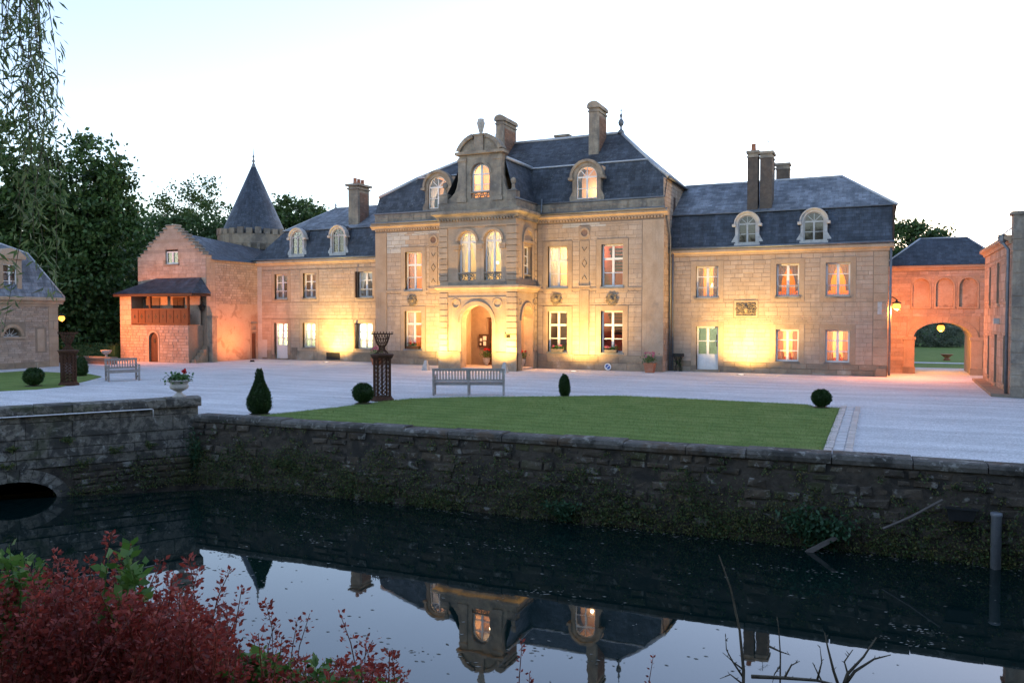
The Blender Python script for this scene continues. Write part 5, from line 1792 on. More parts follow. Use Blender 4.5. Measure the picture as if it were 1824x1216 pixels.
MB().tube([(XRB - .25, 31.3, 5.36), (XRB - .22, 31.25, 5.1), (XRB - .1, 31.1, 4.9), (XRB - .1, 31.0, .05)], .055, 8).build("downpipe", "lead_grey", rb, smooth=True)
MB().lathe(XRB - .25, 31.3, [(.06, 5.1), (.13, 5.2), (.13, 5.42)], 8).build("rain_hopper", "lead_grey", rb)
MB().box(XRB - .2, XRB - .02, 33.6, 33.75, 2.4, 2.6).build("meter_box", "old_white", rb)
MB().pd([(XRB - .55, 30.75), (XRB - .02, 30.62), (XRB - .02, 38.2), (XRB - .4, 38.2)], .004, .1).build("kerb", "plinth", rb)

# ------------------------------------------------------------------ outbuilding with crow-stepped gable and loggia
YC = 34.6
FC = Fr(0, YC, 0)
ch = thing("outbuilding", "red-lit stone outbuilding with stepped gable, timber loggia and low arched door", "building", (-38, YC, 0))
C0, C1, CM = -40.8, -35.3, -38.0
opw = [(-38.5, -37.48, 5.75, 6.5)]
m = MB(FC)
m.wall(C0, C1, -.1, 6.0, [(-38.5, -37.48, 5.75, 6.01), (-37.9, -37.1, 2.3, 3.8)], .4)
m.box(C1 - .4, C1, .4, 11, -.1, 6.0); m.box(C0, C0 + .4, .4, 11, -.1, 6.0)
cw = m.build("wall", "mortar", ch)
steps = []
n = 10
for i in range(n):                         # crow steps
    hw = (C1 - C0) / 2 * (1 - i / n) ** .92 + random.uniform(-.07, .07) * (i > 0)
    z0 = 6.0 + 2.0 * i / n
    z1 = 6.0 + 2.0 * (i + 1) / n
    um = (C0 + C1) / 2
    if z0 < 6.49:
        g = MB(FC).box(um - hw, -38.5, 0, .45, z0 + .001, z1); g.box(-37.48, um + hw, 0, .45, z0 + .001, z1); g.build("gable_step", "rubble", ch)
    else:
        MB(FC).box(um - hw, um + hw, 0, .45, z0 + .001, z1).build("gable_step", "rubble", ch)
    for s_ in (-1, 1):
        e_ = um + s_ * hw
        a, b = sorted((e_, e_ - s_ * (C1 - C0) / 2 / n * 1.05))
        MB(FC).frustum((a - .06, b + .04, -.06, .5), z1, (a, b, 0, .45), z1 + random.uniform(.04, .12)).build("step_cap", "weathered", ch)
st = Stones(ch, 300)
random.seed(71)
st.lay(cw, FC, C0, C1, 3.9, 6.0, [(-38.65, -37.35, 5.65, 6.1)], .21, (.35, .7), "rubble", .01, .012, .004)
FCS = Fr(C1, 0, 90)
st.lay(cw, FCS, YC + .02, YC + .7, 0, 6.0, [], .32, (.4, .75), "ashlar", .016, .01, .004)
random.seed(72)
st.lay(cw, FCS, YC + .7, YC + 4.3, 3.4, 6.0, [], .15, (.22, .42), "rubble", .012, .02, .008)
MB(FCS).box(YC + .7, YC + 4.3, -.018, .03, .0, 3.4).build("plaster_patch", "render_plaster", ch)
MB(FCS).box(YC + 3.6, YC + 3.95, -.03, .02, .05, 1.6).build("side_door", "brown_wood", ch)
m = MB(FCS); m.box(YC + 3.5, YC + 3.6, -.05, .02, 0, 1.7); m.box(YC + 3.5, YC + 4.05, -.05, .02, 1.7, 1.8); m.build("door_surround", "dressed", ch)
w = window(ch, FC, -38.5, -37.48, 5.75, 6.5, 2, (0, 1), None, inset=.1, sill=True, room="dark_wall", power=0, deep=.8)
m = MB()
RZ = 7.85
um = (C0 + C1) / 2
m.quad((C1 + .15, YC + .4, 5.95), (C1 + .15, YC + 11, 5.95), (um, YC + 11, RZ - .9), (um, YC + .4, RZ - .15))
m.quad((C0 - .15, YC + 11, 5.95), (C0 - .15, YC + .4, 5.95), (um, YC + .4, RZ - .15), (um, YC + 11, RZ - .9))
m.build("roof", "slate", ch)
# loggia block
YLo = 33.5
FL = Fr(0, YLo, 0)
L0, L1 = -41.05, -35.55
m = MB(FL)
m.wall(L0, L1, -.1, 2.15, [(-38.68, -37.95, 0, 1.72)], .3)
m.spandrel(-38.68, -37.95, 1.36, 1.72, 0, .3)
m.box(L0, L1, .3, YC - YLo - .02, -.1, 2.15)
m.box(L0, L0 + .95, 0, YC - YLo, 2.151, 3.85)
lg = m.build("loggia_base", "mortar", ch)
st.lay(lg, FL, L0, L1, 0, 2.15, [(-38.8, -37.83, -1, 1.85)], .17, (.25, .5), "rubble", .014, .02, .01)
st.lay(lg, FL, L0, L0 + .95, 2.15, 3.85, [], .3, (.4, .6), "ashlar", .014, .01, .004)
st.finish()
g = MB(FL).ring(-38.315, 1.36, .365, .48, -.03, .02); g.box(-38.8, -38.68, -.03, .02, 0, 1.36); g.box(-37.95, -37.83, -.03, .02, 0, 1.36)
g.build("door_surround", "dressed", ch)
dpts = [(-38.68, 0.0), (-37.95, 0.0)] + [(-38.315 + .365 * math.cos(math.pi * i / 10), 1.36 + .36 * math.sin(math.pi * i / 10)) for i in range(11)]
dr = MB(FL).pz(dpts, .1, .16).build("door", "brown_wood", ch)
for k in range(5):
    MB(FL).box(-38.67 + k * .145, -38.54 + k * .145, .085, .1, .02, 1.45).build("plank", "brown_wood", dr)
g = MB(FL); g.box(-38.36, -38.27, .07, .085, 1.1, 1.35); g.box(-38.43, -38.2, .068, .083, 1.19, 1.26); g.build("cross_cutout", "black_iron", dr)
ball = MB(FL); ball.box(L0 + .95, L1, -.02, .06, 2.2, 2.28); ball.box(L0 + .95, L1, -.03, .07, 3.02, 3.12)
bo = ball.build("loggia_rail", "brown_wood", ch)
nb_ = 8
for k in range(nb_):
    a = L0 + .95 + (L1 - L0 - .95) * k / nb_; b = L0 + .95 + (L1 - L0 - .95) * (k + 1) / nb_
    MB(FL).box(a + .02, b - .02, -.005, .035, 2.28, 3.02).build("rail_board", "brown_wood", bo)
    u = (a + b) / 2
    g = MB(FL)
    if k % 2: g.box(u - .035, u + .035, -.011, -.006, 2.5, 2.8); g.box(u - .1, u + .1, -.012, -.007, 2.61, 2.69)
    else: g.pz([(u - .07, 2.65), (u, 2.52), (u + .07, 2.65), (u, 2.78)], -.012, -.006)
    g.build("cutout", "black_iron", bo)
for uu in (L1 - .06, -38.6):
    MB(FL).box(uu - .06, uu + .06, .0, .12, 2.16 if uu > -38 else 3.12, 3.86).build("post", "brown_wood", ch)
MB(FL).box(L0 + .95, L1, .85, .9, 2.15, 3.86).build("loggia_back", "render_plaster", ch)
ld_ = MB(FL).box(-37.6, -36.75, .78, .85, 2.2, 3.75).build("loggia_door", "brown_wood", ch)
for k in range(2):
    MB(FL).box(-37.55 + k * .42, -37.2 + k * .42, .765, .785, 2.3, 3.65).build("door_panel", "dark_wood", ld_)
MB(FL).box(-40.0, -38.7, .8, .86, 2.3, 3.75).build("opening_shade_panel", "dark_wall", ch)  # flat dark panel; the opening's shade is put into its colour
m = MB()
E0, E1 = L0 - .2, -34.95
m.prism([(E0, YLo - .3, 3.82), (E1, YLo - .3, 3.82), (E1, YC, 3.82), (E0, YC, 3.82)], [(E0, YLo - .3, 3.96), (E1, YLo - .3, 3.96), (E1, YC, 3.96), (E0, YC, 3.96)])
m.build("eaves_board", "dark_wood", ch)
m = MB()
m.quad((E0 - .05, YLo - .36, 3.97), (E1 + .05, YLo - .36, 3.97), (E1 - .75, YC, 4.92), (E0 + 2.0, YC, 4.92))
m.quad((E1 + .05, YLo - .36, 3.97), (E1 + .05, YC, 3.97), (E1 - .75, YC, 4.92))
m.quad((E0 - .05, YC, 3.97), (E0 - .05, YLo - .36, 3.97), (E0 + 2.0, YC, 4.92))
m.build("loggia_roof", "slate", ch)
for k in range(5):
    MB().box(L1 + .03, C1 + .12 - k * .0, YC - .95 + k * .2, YC - .02, .0 + k * .19, .19 + k * .19).build("stair_step", "plinth", ch)
MB(FCS).box(YC + .05, YC + .42, -.38, -.02, 0, 2.55).build("gate_pier", "weathered", ch)
MB(FCS).box(YC + .0, YC + .47, -.43, .0, 2.55, 2.68).build("pier_cap", "weathered", ch)
MB(FCS).box(YC + .18, YC + .32, -.39, -.381, 1.3, 1.6).build("notice", "paper", ch) if False else None
lt = thing("wall_lantern", "small black wall lantern under the outbuilding's loggia roof", "lamp", (-35.45, YC - .2, 3.1))
m = MB(); m.frustum((-35.53, -35.37, YC - .28, YC - .12), 3.0, (-35.58, -35.32, YC - .33, YC - .07), 3.25); m.frustum((-35.6, -35.3, YC - .35, YC - .05), 3.25, (-35.47, -35.43, YC - .22, YC - .18), 3.4)
m.tube([(-35.45, YC - .2, 3.4), (-35.45, YC - .2, 3.5), (-35.45, YC, 3.5)], .015, 5); m.build("lantern_body", "black_iron", lt)
gp = thing("gate_pier", "grey stone pier between the outbuilding wall and the left wing", "pier", (-35.35, 38.5, 0))
MB().box(-35.62, -35.28, 38.2, 38.6, 0, 2.2).build("shaft", "weathered", gp); MB().frustum((-35.7, -35.2, 38.12, 38.68), 2.2, (-35.6, -35.3, 38.22, 38.58), 2.36).build("cap", "weathered", gp)

# ------------------------------------------------------------------ round tower
TX, TY, TR = -39.9, 43.6, 2.15
tw_ = thing("round_tower", "round stone tower with battlements and tall conical slate roof", "tower", (TX, TY, 0))
MB().lathe(TX, TY, [(TR, -.1), (TR, 7.2)], 32).build("wall", "rubble", tw_, smooth=True)
m = MB(); m.lathe(TX, TY, [(TR, 7.15), (TR + .1, 7.2), (TR + .28, 7.62), (TR + .3, 8.25), (TR + .1, 8.25)], 40); m.build("parapet", "weathered", tw_)
for k in range(26):                        # corbel arches and merlons
    a = 2 * math.pi * k / 26
    f = Fr(TX + (TR + .3) * math.cos(a), TY + (TR + .3) * math.sin(a), math.degrees(a) + 90)
    MB(f).box(-.1, .1, -.05, .25, 7.15, 7.55).build("corbel", "weathered", tw_)
    MB(f).box(-.2, .2, -.04, .22, 8.24, 8.24 + random.uniform(.32, .46)).build("merlon", "weathered", tw_)
MB().lathe(TX, TY, [(TR + .18, 8.3), (TR - .05, 8.62), (.05, 13.35)], 40).build("roof", "slate", tw_, smooth=True)
MB().lathe(TX, TY, [(.28, 12.75), (.1, 13.3), (.05, 13.4), (.12, 13.5), (.05, 13.62), (.04, 13.75), (.09, 13.83), (.03, 13.92), (.008, 14.45)], 10).build("finial", "lead_grey", tw_, smooth=True)

# ------------------------------------------------------------------ left pavilion
XP = -39.75
FP = Fr(XP, 0, 90)                         # u = Y, faces +X
pv_ = thing("pavilion", "low stone pavilion with slate mansard roof and half-moon window at the picture's edge", "building", (XP - 3, 25, 0))
P0, P1 = 15.0, 28.6
opp = [(25.66, 26.56, 1.62, 2.1)]
m = MB(FP).wall(P0, P1, -.1, 3.6, opp, .4)
m.box(P1 - .4, P1, .4, 6.5, -.1, 3.6)
m.box(P0, P0 + .4, .4, 6.5, -.1, 3.6)
pw = m.build("wall", "mortar", pv_)
MB(FP).spandrel(25.66, 26.56, 1.66, 2.101, .002, .4, rise=.42).build("arch_infill", "dressed", pv_)
st = Stones(pv_, 300)
random.seed(81)
st.lay(pw, FP, 21.5, P1 - .55, .3, 3.2, [(25.45, 26.78, 1.5, 2.35), (27.3, 27.92, .75, 2.1)], .115, (.22, .42), "rubble", .012, .012, .006)
st.lay(pw, FP, P1 - .55, P1, 0, 3.2, [], .4, (.5, .6), "dressed", .02, .006, .002)
st.lay(pw, FP, 15, P1 - .55, 0, .3, [], .3, (.8, 1.4), "plinth", .03, .01, .004)
st.finish()
MB(FP).box(27.42, 27.8, -.02, .02, .85, 2.0).build("blind_panel", "dressed", pv_)
MB(FP).ring(26.11, 1.66, .46, .6, -.04, .02, n=14).build("arch_surround", "dressed", pv_)
MB(FP).box(25.45, 26.78, -.06, .2, 1.52, 1.62).build("sill", "dressed", pv_)
g = MB(FP); g.box(25.66, 26.56, .2, .24, 1.62, 1.66)
for a in (25, 57, 90, 123, 155):
    a = R(a); g.tube([(26.11 + .1 * math.cos(a), .22, 1.64 + .1 * math.sin(a)), (26.11 + .42 * math.cos(a), .22, 1.64 + .4 * math.sin(a))], .014, 4)
g.ring(26.11, 1.64, .1, .13, .2, .24)
g.build("fanlight_bars", "white_paint", pv_)
MB(FP).box(25.5, 26.7, .35, .39, 1.5, 2.2).build("fanlight_backing", "dark_wall", pv_)
cornice(pv_, FP, P0, P1, 3.3, .25, .36, "dressed", False, retr=1)
MB(FP).box(P0, P1 + .02, -.06, .02, 3.18, 3.28).build("frieze_band", "dressed", pv_)
m = MB()
m.quad((XP + .22, P0, 3.66), (XP + .22, P1 + .25, 3.66), (XP - .75, P1 - 1.1, 5.95), (XP - .75, P0, 5.95))
m.quad((XP + .22, P1 + .25, 3.66), (XP - 6.5, P1 + .25, 3.66), (XP - 5.4, P1 - 1.1, 5.95), (XP - .75, P1 - 1.1, 5.95))
m.quad((XP - .75, P0, 5.95), (XP - .75, P1 - 1.1, 5.95), (XP - 3.1, P1 - 2.6, 7.0), (XP - 3.1, P0, 7.0))
m.quad((XP - .75, P1 - 1.1, 5.95), (XP - 5.4, P1 - 1.1, 5.95), (XP - 3.1, P1 - 2.6, 7.0))
m.build("roof", "slate_pale", pv_)
strip_along(pv_, [(XP + .22, P1 + .25, 3.66), (XP - .75, P1 - 1.1, 5.95), (XP - 3.1, P1 - 2.6, 7.0)], .05, "zinc", "ridge_flashing")
d_ = MB(FP); d_.box(25.45, 25.68, -.05, .2, 3.68, 5.55); d_.box(26.4, 26.63, -.05, .2, 3.68, 5.55); d_.box(25.3, 26.8, -.15, .6, 5.55, 5.72); d_.box(25.68, 26.4, -.05, .2, 5.3, 5.55)
d_.pz([(25.3, 5.72), (26.8, 5.72), (26.5, 5.98), (26.05, 6.1), (25.6, 5.98)], -.12, 1.2); d_.box(25.5, 25.6, .2, 1.0, 3.7, 5.55); d_.box(26.5, 26.6, .2, 1.0, 3.7, 5.55)
dz_ = d_.build("dormer", "dressed", pv_)
g = MB(FP); g.box(25.68, 25.74, .05, .1, 3.95, 5.3); g.box(26.34, 26.4, .05, .1, 3.95, 5.3); g.box(26.0, 26.08, .045, .105, 3.95, 5.3); g.box(25.74, 26.34, .052, .098, 3.95, 4.02); g.box(25.74, 26.34, .052, .098, 5.24, 5.3)
for zz in (4.42, 4.86): g.box(25.74, 26.34, .055, .095, zz, zz + .03)
g.build("window_frame", "white_paint", dz_)
for k in range(2):
    for zz in (4.0, 4.45, 4.89): pane(dz_, FP, 25.74 + k * .33, 26.0 + k * .33, .07, zz, zz + .4)
MB(FP).box(25.68, 26.4, .3, .34, 3.9, 5.35).build("room", "dark_wall", dz_)

# ------------------------------------------------------------------ lamps
SOD = (1.0, 0.27, 0.07)
def street_lamp(label, pos, wall_pt, power, col=SOD, glow="glow_sodium", radius=.11, spread=None, aim=None):
    t = thing("wall_lamp", label, "lamp", (pos[0], pos[1], pos[2]), "sodium lamps")
    MB().ball(pos, .165, 12, 8).build("globe", glow, t, smooth=True)
    m = MB()
    m.lathe(pos[0], pos[1], [(.2, pos[2] + .13), (.17, pos[2] + .18), (.05, pos[2] + .22), (.03, pos[2] + .3)], 10)
    top = (pos[0], pos[1], pos[2] + .3)
    mid = ((pos[0] + wall_pt[0]) / 2, (pos[1] + wall_pt[1]) / 2, pos[2] + .42)
    m.tube([top, mid, wall_pt], .02, 6)
    m.build("bracket", "black_iron", t)
    lamp("lamp_light", t, (pos[0], pos[1], pos[2] - .2), col, power, radius, spread, aim)
    return t
street_lamp("glowing orange lamp bracketed on the end of the right wing by the gatehouse", (.78, 38.75, 3.1), (.46, 39.0, 3.45), 185)
street_lamp("glowing orange lamp bracketed from the end of the low pavilion", (-41.4, 30.0, 2.55), (-41.4, 28.6, 3.0), 640, spread=128, aim=(-37.8, 33.5, 2.6))
street_lamp("glowing orange lamp hanging inside the gatehouse arch", (2.75, 42.6, 2.12), (2.75, 42.6, 2.5), 20, (1, .5, .12))
FLOOD = (1.0, 0.6, 0.16)
def uplight(label, x, y, aim, power, spot=105):
    t = thing("ground_uplight", label, "floodlight", (x, y, 0), "uplights set in the gravel")
    MB().lathe(x, y, [(.19, .002), (.19, .02), (.16, .024), (.15, .016)], 16).build("rim", "lead_grey", t)
    MB().lathe(x, y, [(.148, .012), (.148, .018)], 16).build("lens", "glow_white", t)
    lamp("flood_beam", t, (x, y, .06), FLOOD, power, .1, spot, aim, 1.0)
    return t
uplight("lit round uplight in gravel before the left wing", -28.9, 37.35, (-29.2, YL, 4.3), 540, 140)
uplight("lit round uplight in gravel between the iron pedestal and the porch", -21.6, 36.2, (-21.6, YM, 4.8), 340, 140)
uplight("lit round uplight in gravel between porch and slim box cone", -13.3, 36.2, (-13.2, YM, 4.6), 470, 140)
uplight("lit round uplight in gravel before the carved panel of the right wing", -5.6, 37.3, (-5.4, YR, 4.3), 560, 140)
for lab, x in (("small white floodlight at the left corner of the porch", -20.25), ("small white floodlight at the right corner of the porch", -15.95)):
    t = thing("porch_floodlight", lab, "floodlight", (x, 34.0, 0), "floodlights beside the porch")
    MB().frustum((x - .16, x + .16, 33.85, 34.15), 0.002, (x - .07, x + .07, 33.93, 34.07), .42).build("housing", "old_white", t)
    MB().frustum((x - .08, x + .08, 33.92, 34.08), .42, (x - .04, x + .04, 33.96, 34.04), .5).build("cap", "old_white", t)
    s_ = 1 if x < -18 else -1
    lamp("flood_beam", t, (x + s_ * .12, 33.95, .56), FLOOD, 270, .07, 150, (x + s_ * .8, 35.15, 3.0), 1.0)

t = thing("ground_floodlight", "small floodlight on the gravel shining on the outbuilding's side wall", "floodlight", (-33.2, 36.0, 0))
MB().frustum((-33.3, -33.1, 35.9, 36.1), .003, (-33.27, -33.13, 35.93, 36.07), .1).build("housing", "black_iron", t)
lamp("flood_beam", t, (-33.2, 36.0, .3), SOD, 160, .1, 150, (-35.3, 36.6, 3.4), 1.0)
# ------------------------------------------------------------------ courtyard objects
def bench_mesh(t, w, legs, back_first=False):
    """Slatted garden bench, local x along the seat, -y the front; base at the thing's origin."""
    o = ORIGIN[t.name]
    f = Fr(o.x, o.y, 0)
    hw = w / 2
    for k in range(5):
        MB(f).box(-hw + .02, hw - .02, -.26 + k * .105, -.175 + k * .105, .42, .445).build("seat_slat", "teak", t)
    MB(f).box(-hw + .03, hw - .03, -.27, -.24, .34, .415).build("seat_rail", "teak", t)
    MB(f).box(-hw + .03, hw - .03, .225, .265, .36, .44).build("seat_rail", "teak", t)
    b = MB(f); b.box(-hw, hw, .3, .34, .84, .92); bt = b.build("back_rail", "teak", t)
    MB(f).box(-hw, hw, .262, .3, .5, .56).build("back_rail", "teak", t)
    ns = int(w / .1)
    for k in range(ns):
        u = -hw + .07 + (w - .14) * k / (ns - 1)
        m = MB(f); m.prism([(u - .022, .27, .56), (u + .022, .27, .56), (u + .022, .29, .56), (u - .022, .29, .56)], [(u - .022, .31, .84), (u + .022, .31, .84), (u + .022, .33, .84), (u - .022, .33, .84)])
        m.build("back_slat", "teak", t)
    for u in legs:
        MB(f).box(u - .035, u + .035, -.28, -.21, 0, .64 if abs(u) > hw - .1 else .42).build("leg", "teak", t)
        m = MB(f); m.prism([(u - .035, .24, 0), (u + .035, .24, 0), (u + .035, .31, 0), (u - .035, .31, 0)], [(u - .035, .3, .92), (u + .035, .3, .92), (u + .035, .36, .92), (u - .035, .36, .92)]); m.build("leg", "teak", t)
        MB(f).box(u - .02, u + .02, -.21, .24, .13, .19).build("stretcher", "teak", t)
        if abs(u) > hw - .1:
            MB(f).box(u - .04, u + .04, -.31, .3, .64, .675).build("armrest", "teak", t)
def bench(label, x, y, rot, w, legs):
    t = thing("garden_bench", label, "bench", (x, y, 0), "teak benches")
    bench_mesh(t, w, legs)
    t.rotation_euler.z = R(rot)
    return t
bench("long grey slatted bench seen from behind, facing the porch", -12.6, 24.0, 24.5 + 180, 2.45, (-1.18, 0.0, 1.18))
bench("grey garden bench seen side-on near the small left lawn", -28.45, 23.3, 62, 1.25, (-.58, .58))

def lattice_stand(label, x, y, h, bowl=True):
    """Rusty iron lattice pedestal carrying an openwork basket."""
    t = thing("iron_pedestal", label, "pedestal", (x, y, 0), "rusty lattice pedestals")
    r = .27
    m = MB(); m.lathe(x, y, [(.37, 0.002), (.37, .05), (.32, .09), (.3, .14)], 12); m.build("base", "rust", t)
    m = MB()
    n = 12; hh = h * .66
    for k in range(n):
        a0 = 2 * math.pi * k / n
        m.tube([(x + r * math.cos(a0), y + r * math.sin(a0), .12), (x + r * math.cos(a0), y + r * math.sin(a0), hh)], .016 if k % 3 else .026, 5)
        for s_ in (-1, 1):
            for j in range(9):
                z0 = .16 + (hh - .2) * j / 9; z1 = .16 + (hh - .2) * (j + 1) / 9
                a, b = a0, a0 + s_ * 2 * math.pi / n
                m.tube([(x + r * math.cos(a), y + r * math.sin(a), z0), (x + r * math.cos((a + b) / 2) * .985, y + r * math.sin((a + b) / 2) * .985, (z0 + z1) / 2), (x + r * math.cos(b), y + r * math.sin(b), z1)], .015, 4)
    m.build("lattice_drum", "rust", t)
    m = MB(); m.lathe(x, y, [(.3, hh - .04), (.34, hh), (.38, hh + .05), (.36, hh + .08), (.2, hh + .1)], 14)
    for k in range(20):
        a = 2 * math.pi * k / 20; m.tube([(x + .36 * math.cos(a), y + .36 * math.sin(a), hh + .07), (x + .3 * math.cos(a), y + .3 * math.sin(a), hh - .06)], .014, 4)
    m.build("collar", "rust", t)
    m = MB()
    prof = [(.2, hh + .1), (.1, hh + .22), (.09, hh + .3), (.17, hh + .42), (.22, hh + .55), (.26, hh + .72)]
    n = 16
    for k in range(n):
        for s_ in (-1, 1):
            pts = [(x + q * math.cos(2 * math.pi * k / n + s_ * i * .2), y + q * math.sin(2 * math.pi * k / n + s_ * i * .2), zz) for i, (q, zz) in enumerate(prof)]
            m.tube(pts, .011, 4)
    for q, zz in prof[1:]:
        m.tube([(x + q * math.cos(2 * math.pi * i / 20), y + q * math.sin(2 * math.pi * i / 20), zz) for i in range(21)], .01, 4)
    bo = m.build("basket", "rust", t)
    m = MB()
    q = .33; zz = hh + .72
    m.tube([(x + q * math.cos(2 * math.pi * i / 20), y + q * math.sin(2 * math.pi * i / 20), zz) for i in range(21)], .016, 4)
    for k in range(22):
        a = 2 * math.pi * k / 22; m.tube([(x + .26 * math.cos(a), y + .26 * math.sin(a), zz), (x + .35 * math.cos(a), y + .35 * math.sin(a), zz), (x + .35 * math.cos(a), y + .35 * math.sin(a), zz + .07)], .012, 4)
    m.build("rim", "rust", bo)
    return t
lattice_stand("rusty iron lattice pedestal with basket, beside the round box bush on the lawn", -14.3, 21.3, 2.12)
lattice_stand("rusty iron lattice pedestal with basket on the small left lawn", -28.5, 20.9, 1.95)

# clipped box
def topiary(name, label, x, y, prof, n, leaf, group):
    t = thing(name, label, "bush", (x, y, 0), group)
    MB().lathe(x, y, [(.05, -.02), (.04, prof[0][1] + .1)], 6).build("stem", "bark", t)
    MB().lathe(x, y, [(max(q[0] for q in prof) * .95, .03), (max(q[0] for q in prof) * .8, .045)], 14).build("soil", "soil", t)
    core = MB().lathe(x, y, [(max(.01, r * .86), z) for r, z in prof], 14).build("inner_twigs", "leaf_box", t, smooth=True)
    P, D = [], []
    tot = [0]
    for (r0, z0), (r1, z1) in zip(prof, prof[1:]):
        tot.append(tot[-1] + math.hypot(r1 - r0, z1 - z0) * (r0 + r1 + .04))
    while len(P) < n:
        s_ = random.uniform(0, tot[-1])
        k = max(i for i in range(len(prof) - 1) if tot[i] <= s_)
        u = random.random()
        r = prof[k][0] + (prof[k + 1][0] - prof[k][0]) * u; z = prof[k][1] + (prof[k + 1][1] - prof[k][1]) * u
        a = random.uniform(0, 2 * math.pi)
        bump = 1 + .04 * math.sin(a * 3 + z * 7) + .03 * math.sin(a * 7 - z * 11)
        q = r * (random.uniform(.84, 1.05) if random.random() < .94 else random.uniform(1.05, 1.17)) * bump
        P.append((x + q * math.cos(a), y + q * math.sin(a), z + random.uniform(-.02, .02)))
        D.append((math.cos(a) * .8, math.sin(a) * .8, .5))
    leaf_mesh("foliage", "leaf_box", np.array(P), leaf, t, 1.7, .3, dirs=np.array(D))
    return t
def ballp(r, z0=.06):
    return [(max(.02, r * math.sin(math.pi * (i + .6) / 11.2)), z0 + r * .98 * (1 - math.cos(math.pi * (i + .6) / 11.2))) for i in range(11)]
topiary("box_ball", "round clipped box bush beside the iron pedestal on the lawn", -14.18, 20.1, ballp(.29), 4200, .045, "clipped box balls")
topiary("box_ball", "round clipped box bush at the far right corner of the lawn", -1.44, 24.75, ballp(.245), 4200, .045, "clipped box balls")
topiary("box_ball", "round clipped box bush on the small left lawn", -29.1, 19.9, ballp(.33), 3600, .05, "clipped box balls")
topiary("box_cone", "large clipped box cone just behind the moat wall", -15.25, 16.8, [(.15, .03), (.26, .16), (.295, .32), (.265, .5), (.21, .66), (.15, .8), (.1, .93), (.08, 1.06), (.07, 1.16), (.03, 1.24)], 7000, .045, "clipped box cones")
topiary("box_cone", "slim clipped box cone at the back edge of the lawn", -9.43, 24.8, [(.1, .03), (.15, .16), (.165, .34), (.14, .52), (.08, .66), (.025, .74)], 3000, .045, "clipped box cones")
topiary("box_cone", "clipped box cone behind the pedestal on the small left lawn", -32.1, 24.15, [(.16, .03), (.24, .2), (.25, .4), (.2, .62), (.11, .8), (.03, .9)], 2600, .055, "clipped box cones")

# pots, urns and flowers
def flowers(t, c, r, h, n, petal, npet, leaf=.07):
    c = np.array(c)
    P = c + rng.normal(size=(n, 3)) * np.array([r, r, h * .35]) * .55 + np.array([0, 0, h * .4])
    leaf_mesh("leaves", "leaf_pot", P, leaf, t, 1.3, .5)
    Q = []
    for k in range(npet):
        q = c + np.array([random.uniform(-r, r) * .9, random.uniform(-r, r) * .9, h * random.uniform(.7, 1.15)])
        Q.append(q + rng.normal(size=(26, 3)) * .022)
    leaf_mesh("blossom", petal, np.concatenate(Q), .045, t, 1.1, .3)
bx, by = FBR.p(-.31, .13, 0)[:2]
ur = thing("flower_urn", "pale stone urn with red geranium on the bridge parapet", "urn", (bx, by, .53))
MB().lathe(bx, by, [(0.172, 0.530), (0.172, 0.564), (0.132, 0.586), (0.073, 0.642), (0.066, 0.676), (0.132, 0.709), (0.224, 0.765), (0.244, 0.821), (0.218, 0.866), (0.224, 0.900), (0.264, 0.944), (0.284, 0.978), (0.264, 0.995), (0.211, 0.978), (0.198, 0.922)], 20).build("bowl", "urn_stone", ur, smooth=True)
for k in range(20):
    a = 2 * math.pi * k / 20
    MB().ball((bx + .277 * math.cos(a), by + .277 * math.sin(a), .975), .03, 6, 4).build("rim_bead", "urn_stone", ur, smooth=True)
flowers(ur, (bx, by, .93), .26, .16, 240, "petal_red", 0, .07) if False else None
P = np.array([bx, by, 1.05]) + rng.normal(size=(420, 3)) * np.array([.13, .13, .045]); leaf_mesh("leaves", "leaf_pot", P, .075, ur, 1.25, .6)
Q = np.array([bx + .16, by + .03, 1.23]) + rng.normal(size=(90, 3)) * .022; leaf_mesh("blossom", "petal_red", Q, .045, ur, 1.1)
MB().tube([(bx + .08, by, .98), (bx + .14, by + .02, 1.12), (bx + .16, by + .03, 1.21)], .006, 5).build("stalk", "leaf_pot", ur)
def pot(label, x, y, r, h, petal, npet=9, mat="terracotta", sq=True, fl=.45, grp="terracotta flower pots"):
    t = thing("flower_pot", label, "flower pot", (x, y, 0), grp)
    if sq:
        m = MB(); m.frustum((x - r * .75, x + r * .75, y - r * .75, y + r * .75), 0.004, (x - r, x + r, y - r, y + r), h * .85); m.box(x - r * 1.08, x + r * 1.08, y - r * 1.08, y + r * 1.08, h * .85, h); m.build("pot", mat, t)
    else:
        MB().lathe(x, y, [(r * .5, .004), (r * .5, h * .12), (r * .25, h * .2), (r * .3, h * .3), (r * .85, h * .6), (r * .9, h * .85), (r, h), (r * .8, h * .97)], 14).build("pot", mat, t, smooth=True)
    flowers(t, (x, y, h), r * 1.2, fl, 260, petal, npet)
    return t
pot("square terracotta pot of pink flowers at the right corner of the main block", -9.75, 37.0, .24, .45, "petal_pink")
pot("terracotta pot of pink flowers behind the iron pedestal", -24.9, 36.6, .25, .4, "petal_pink", fl=.6)
pot("stone footed urn of red flowers inside the porch arch", -18.5, 37.2, .2, .5, "petal_red", 6, "urn_stone", False, .45, "porch urns")
pot("stone footed urn of red flowers seen through the porch side arch", -16.45, 37.2, .2, .5, "petal_red", 6, "urn_stone", False, .45, "porch urns")
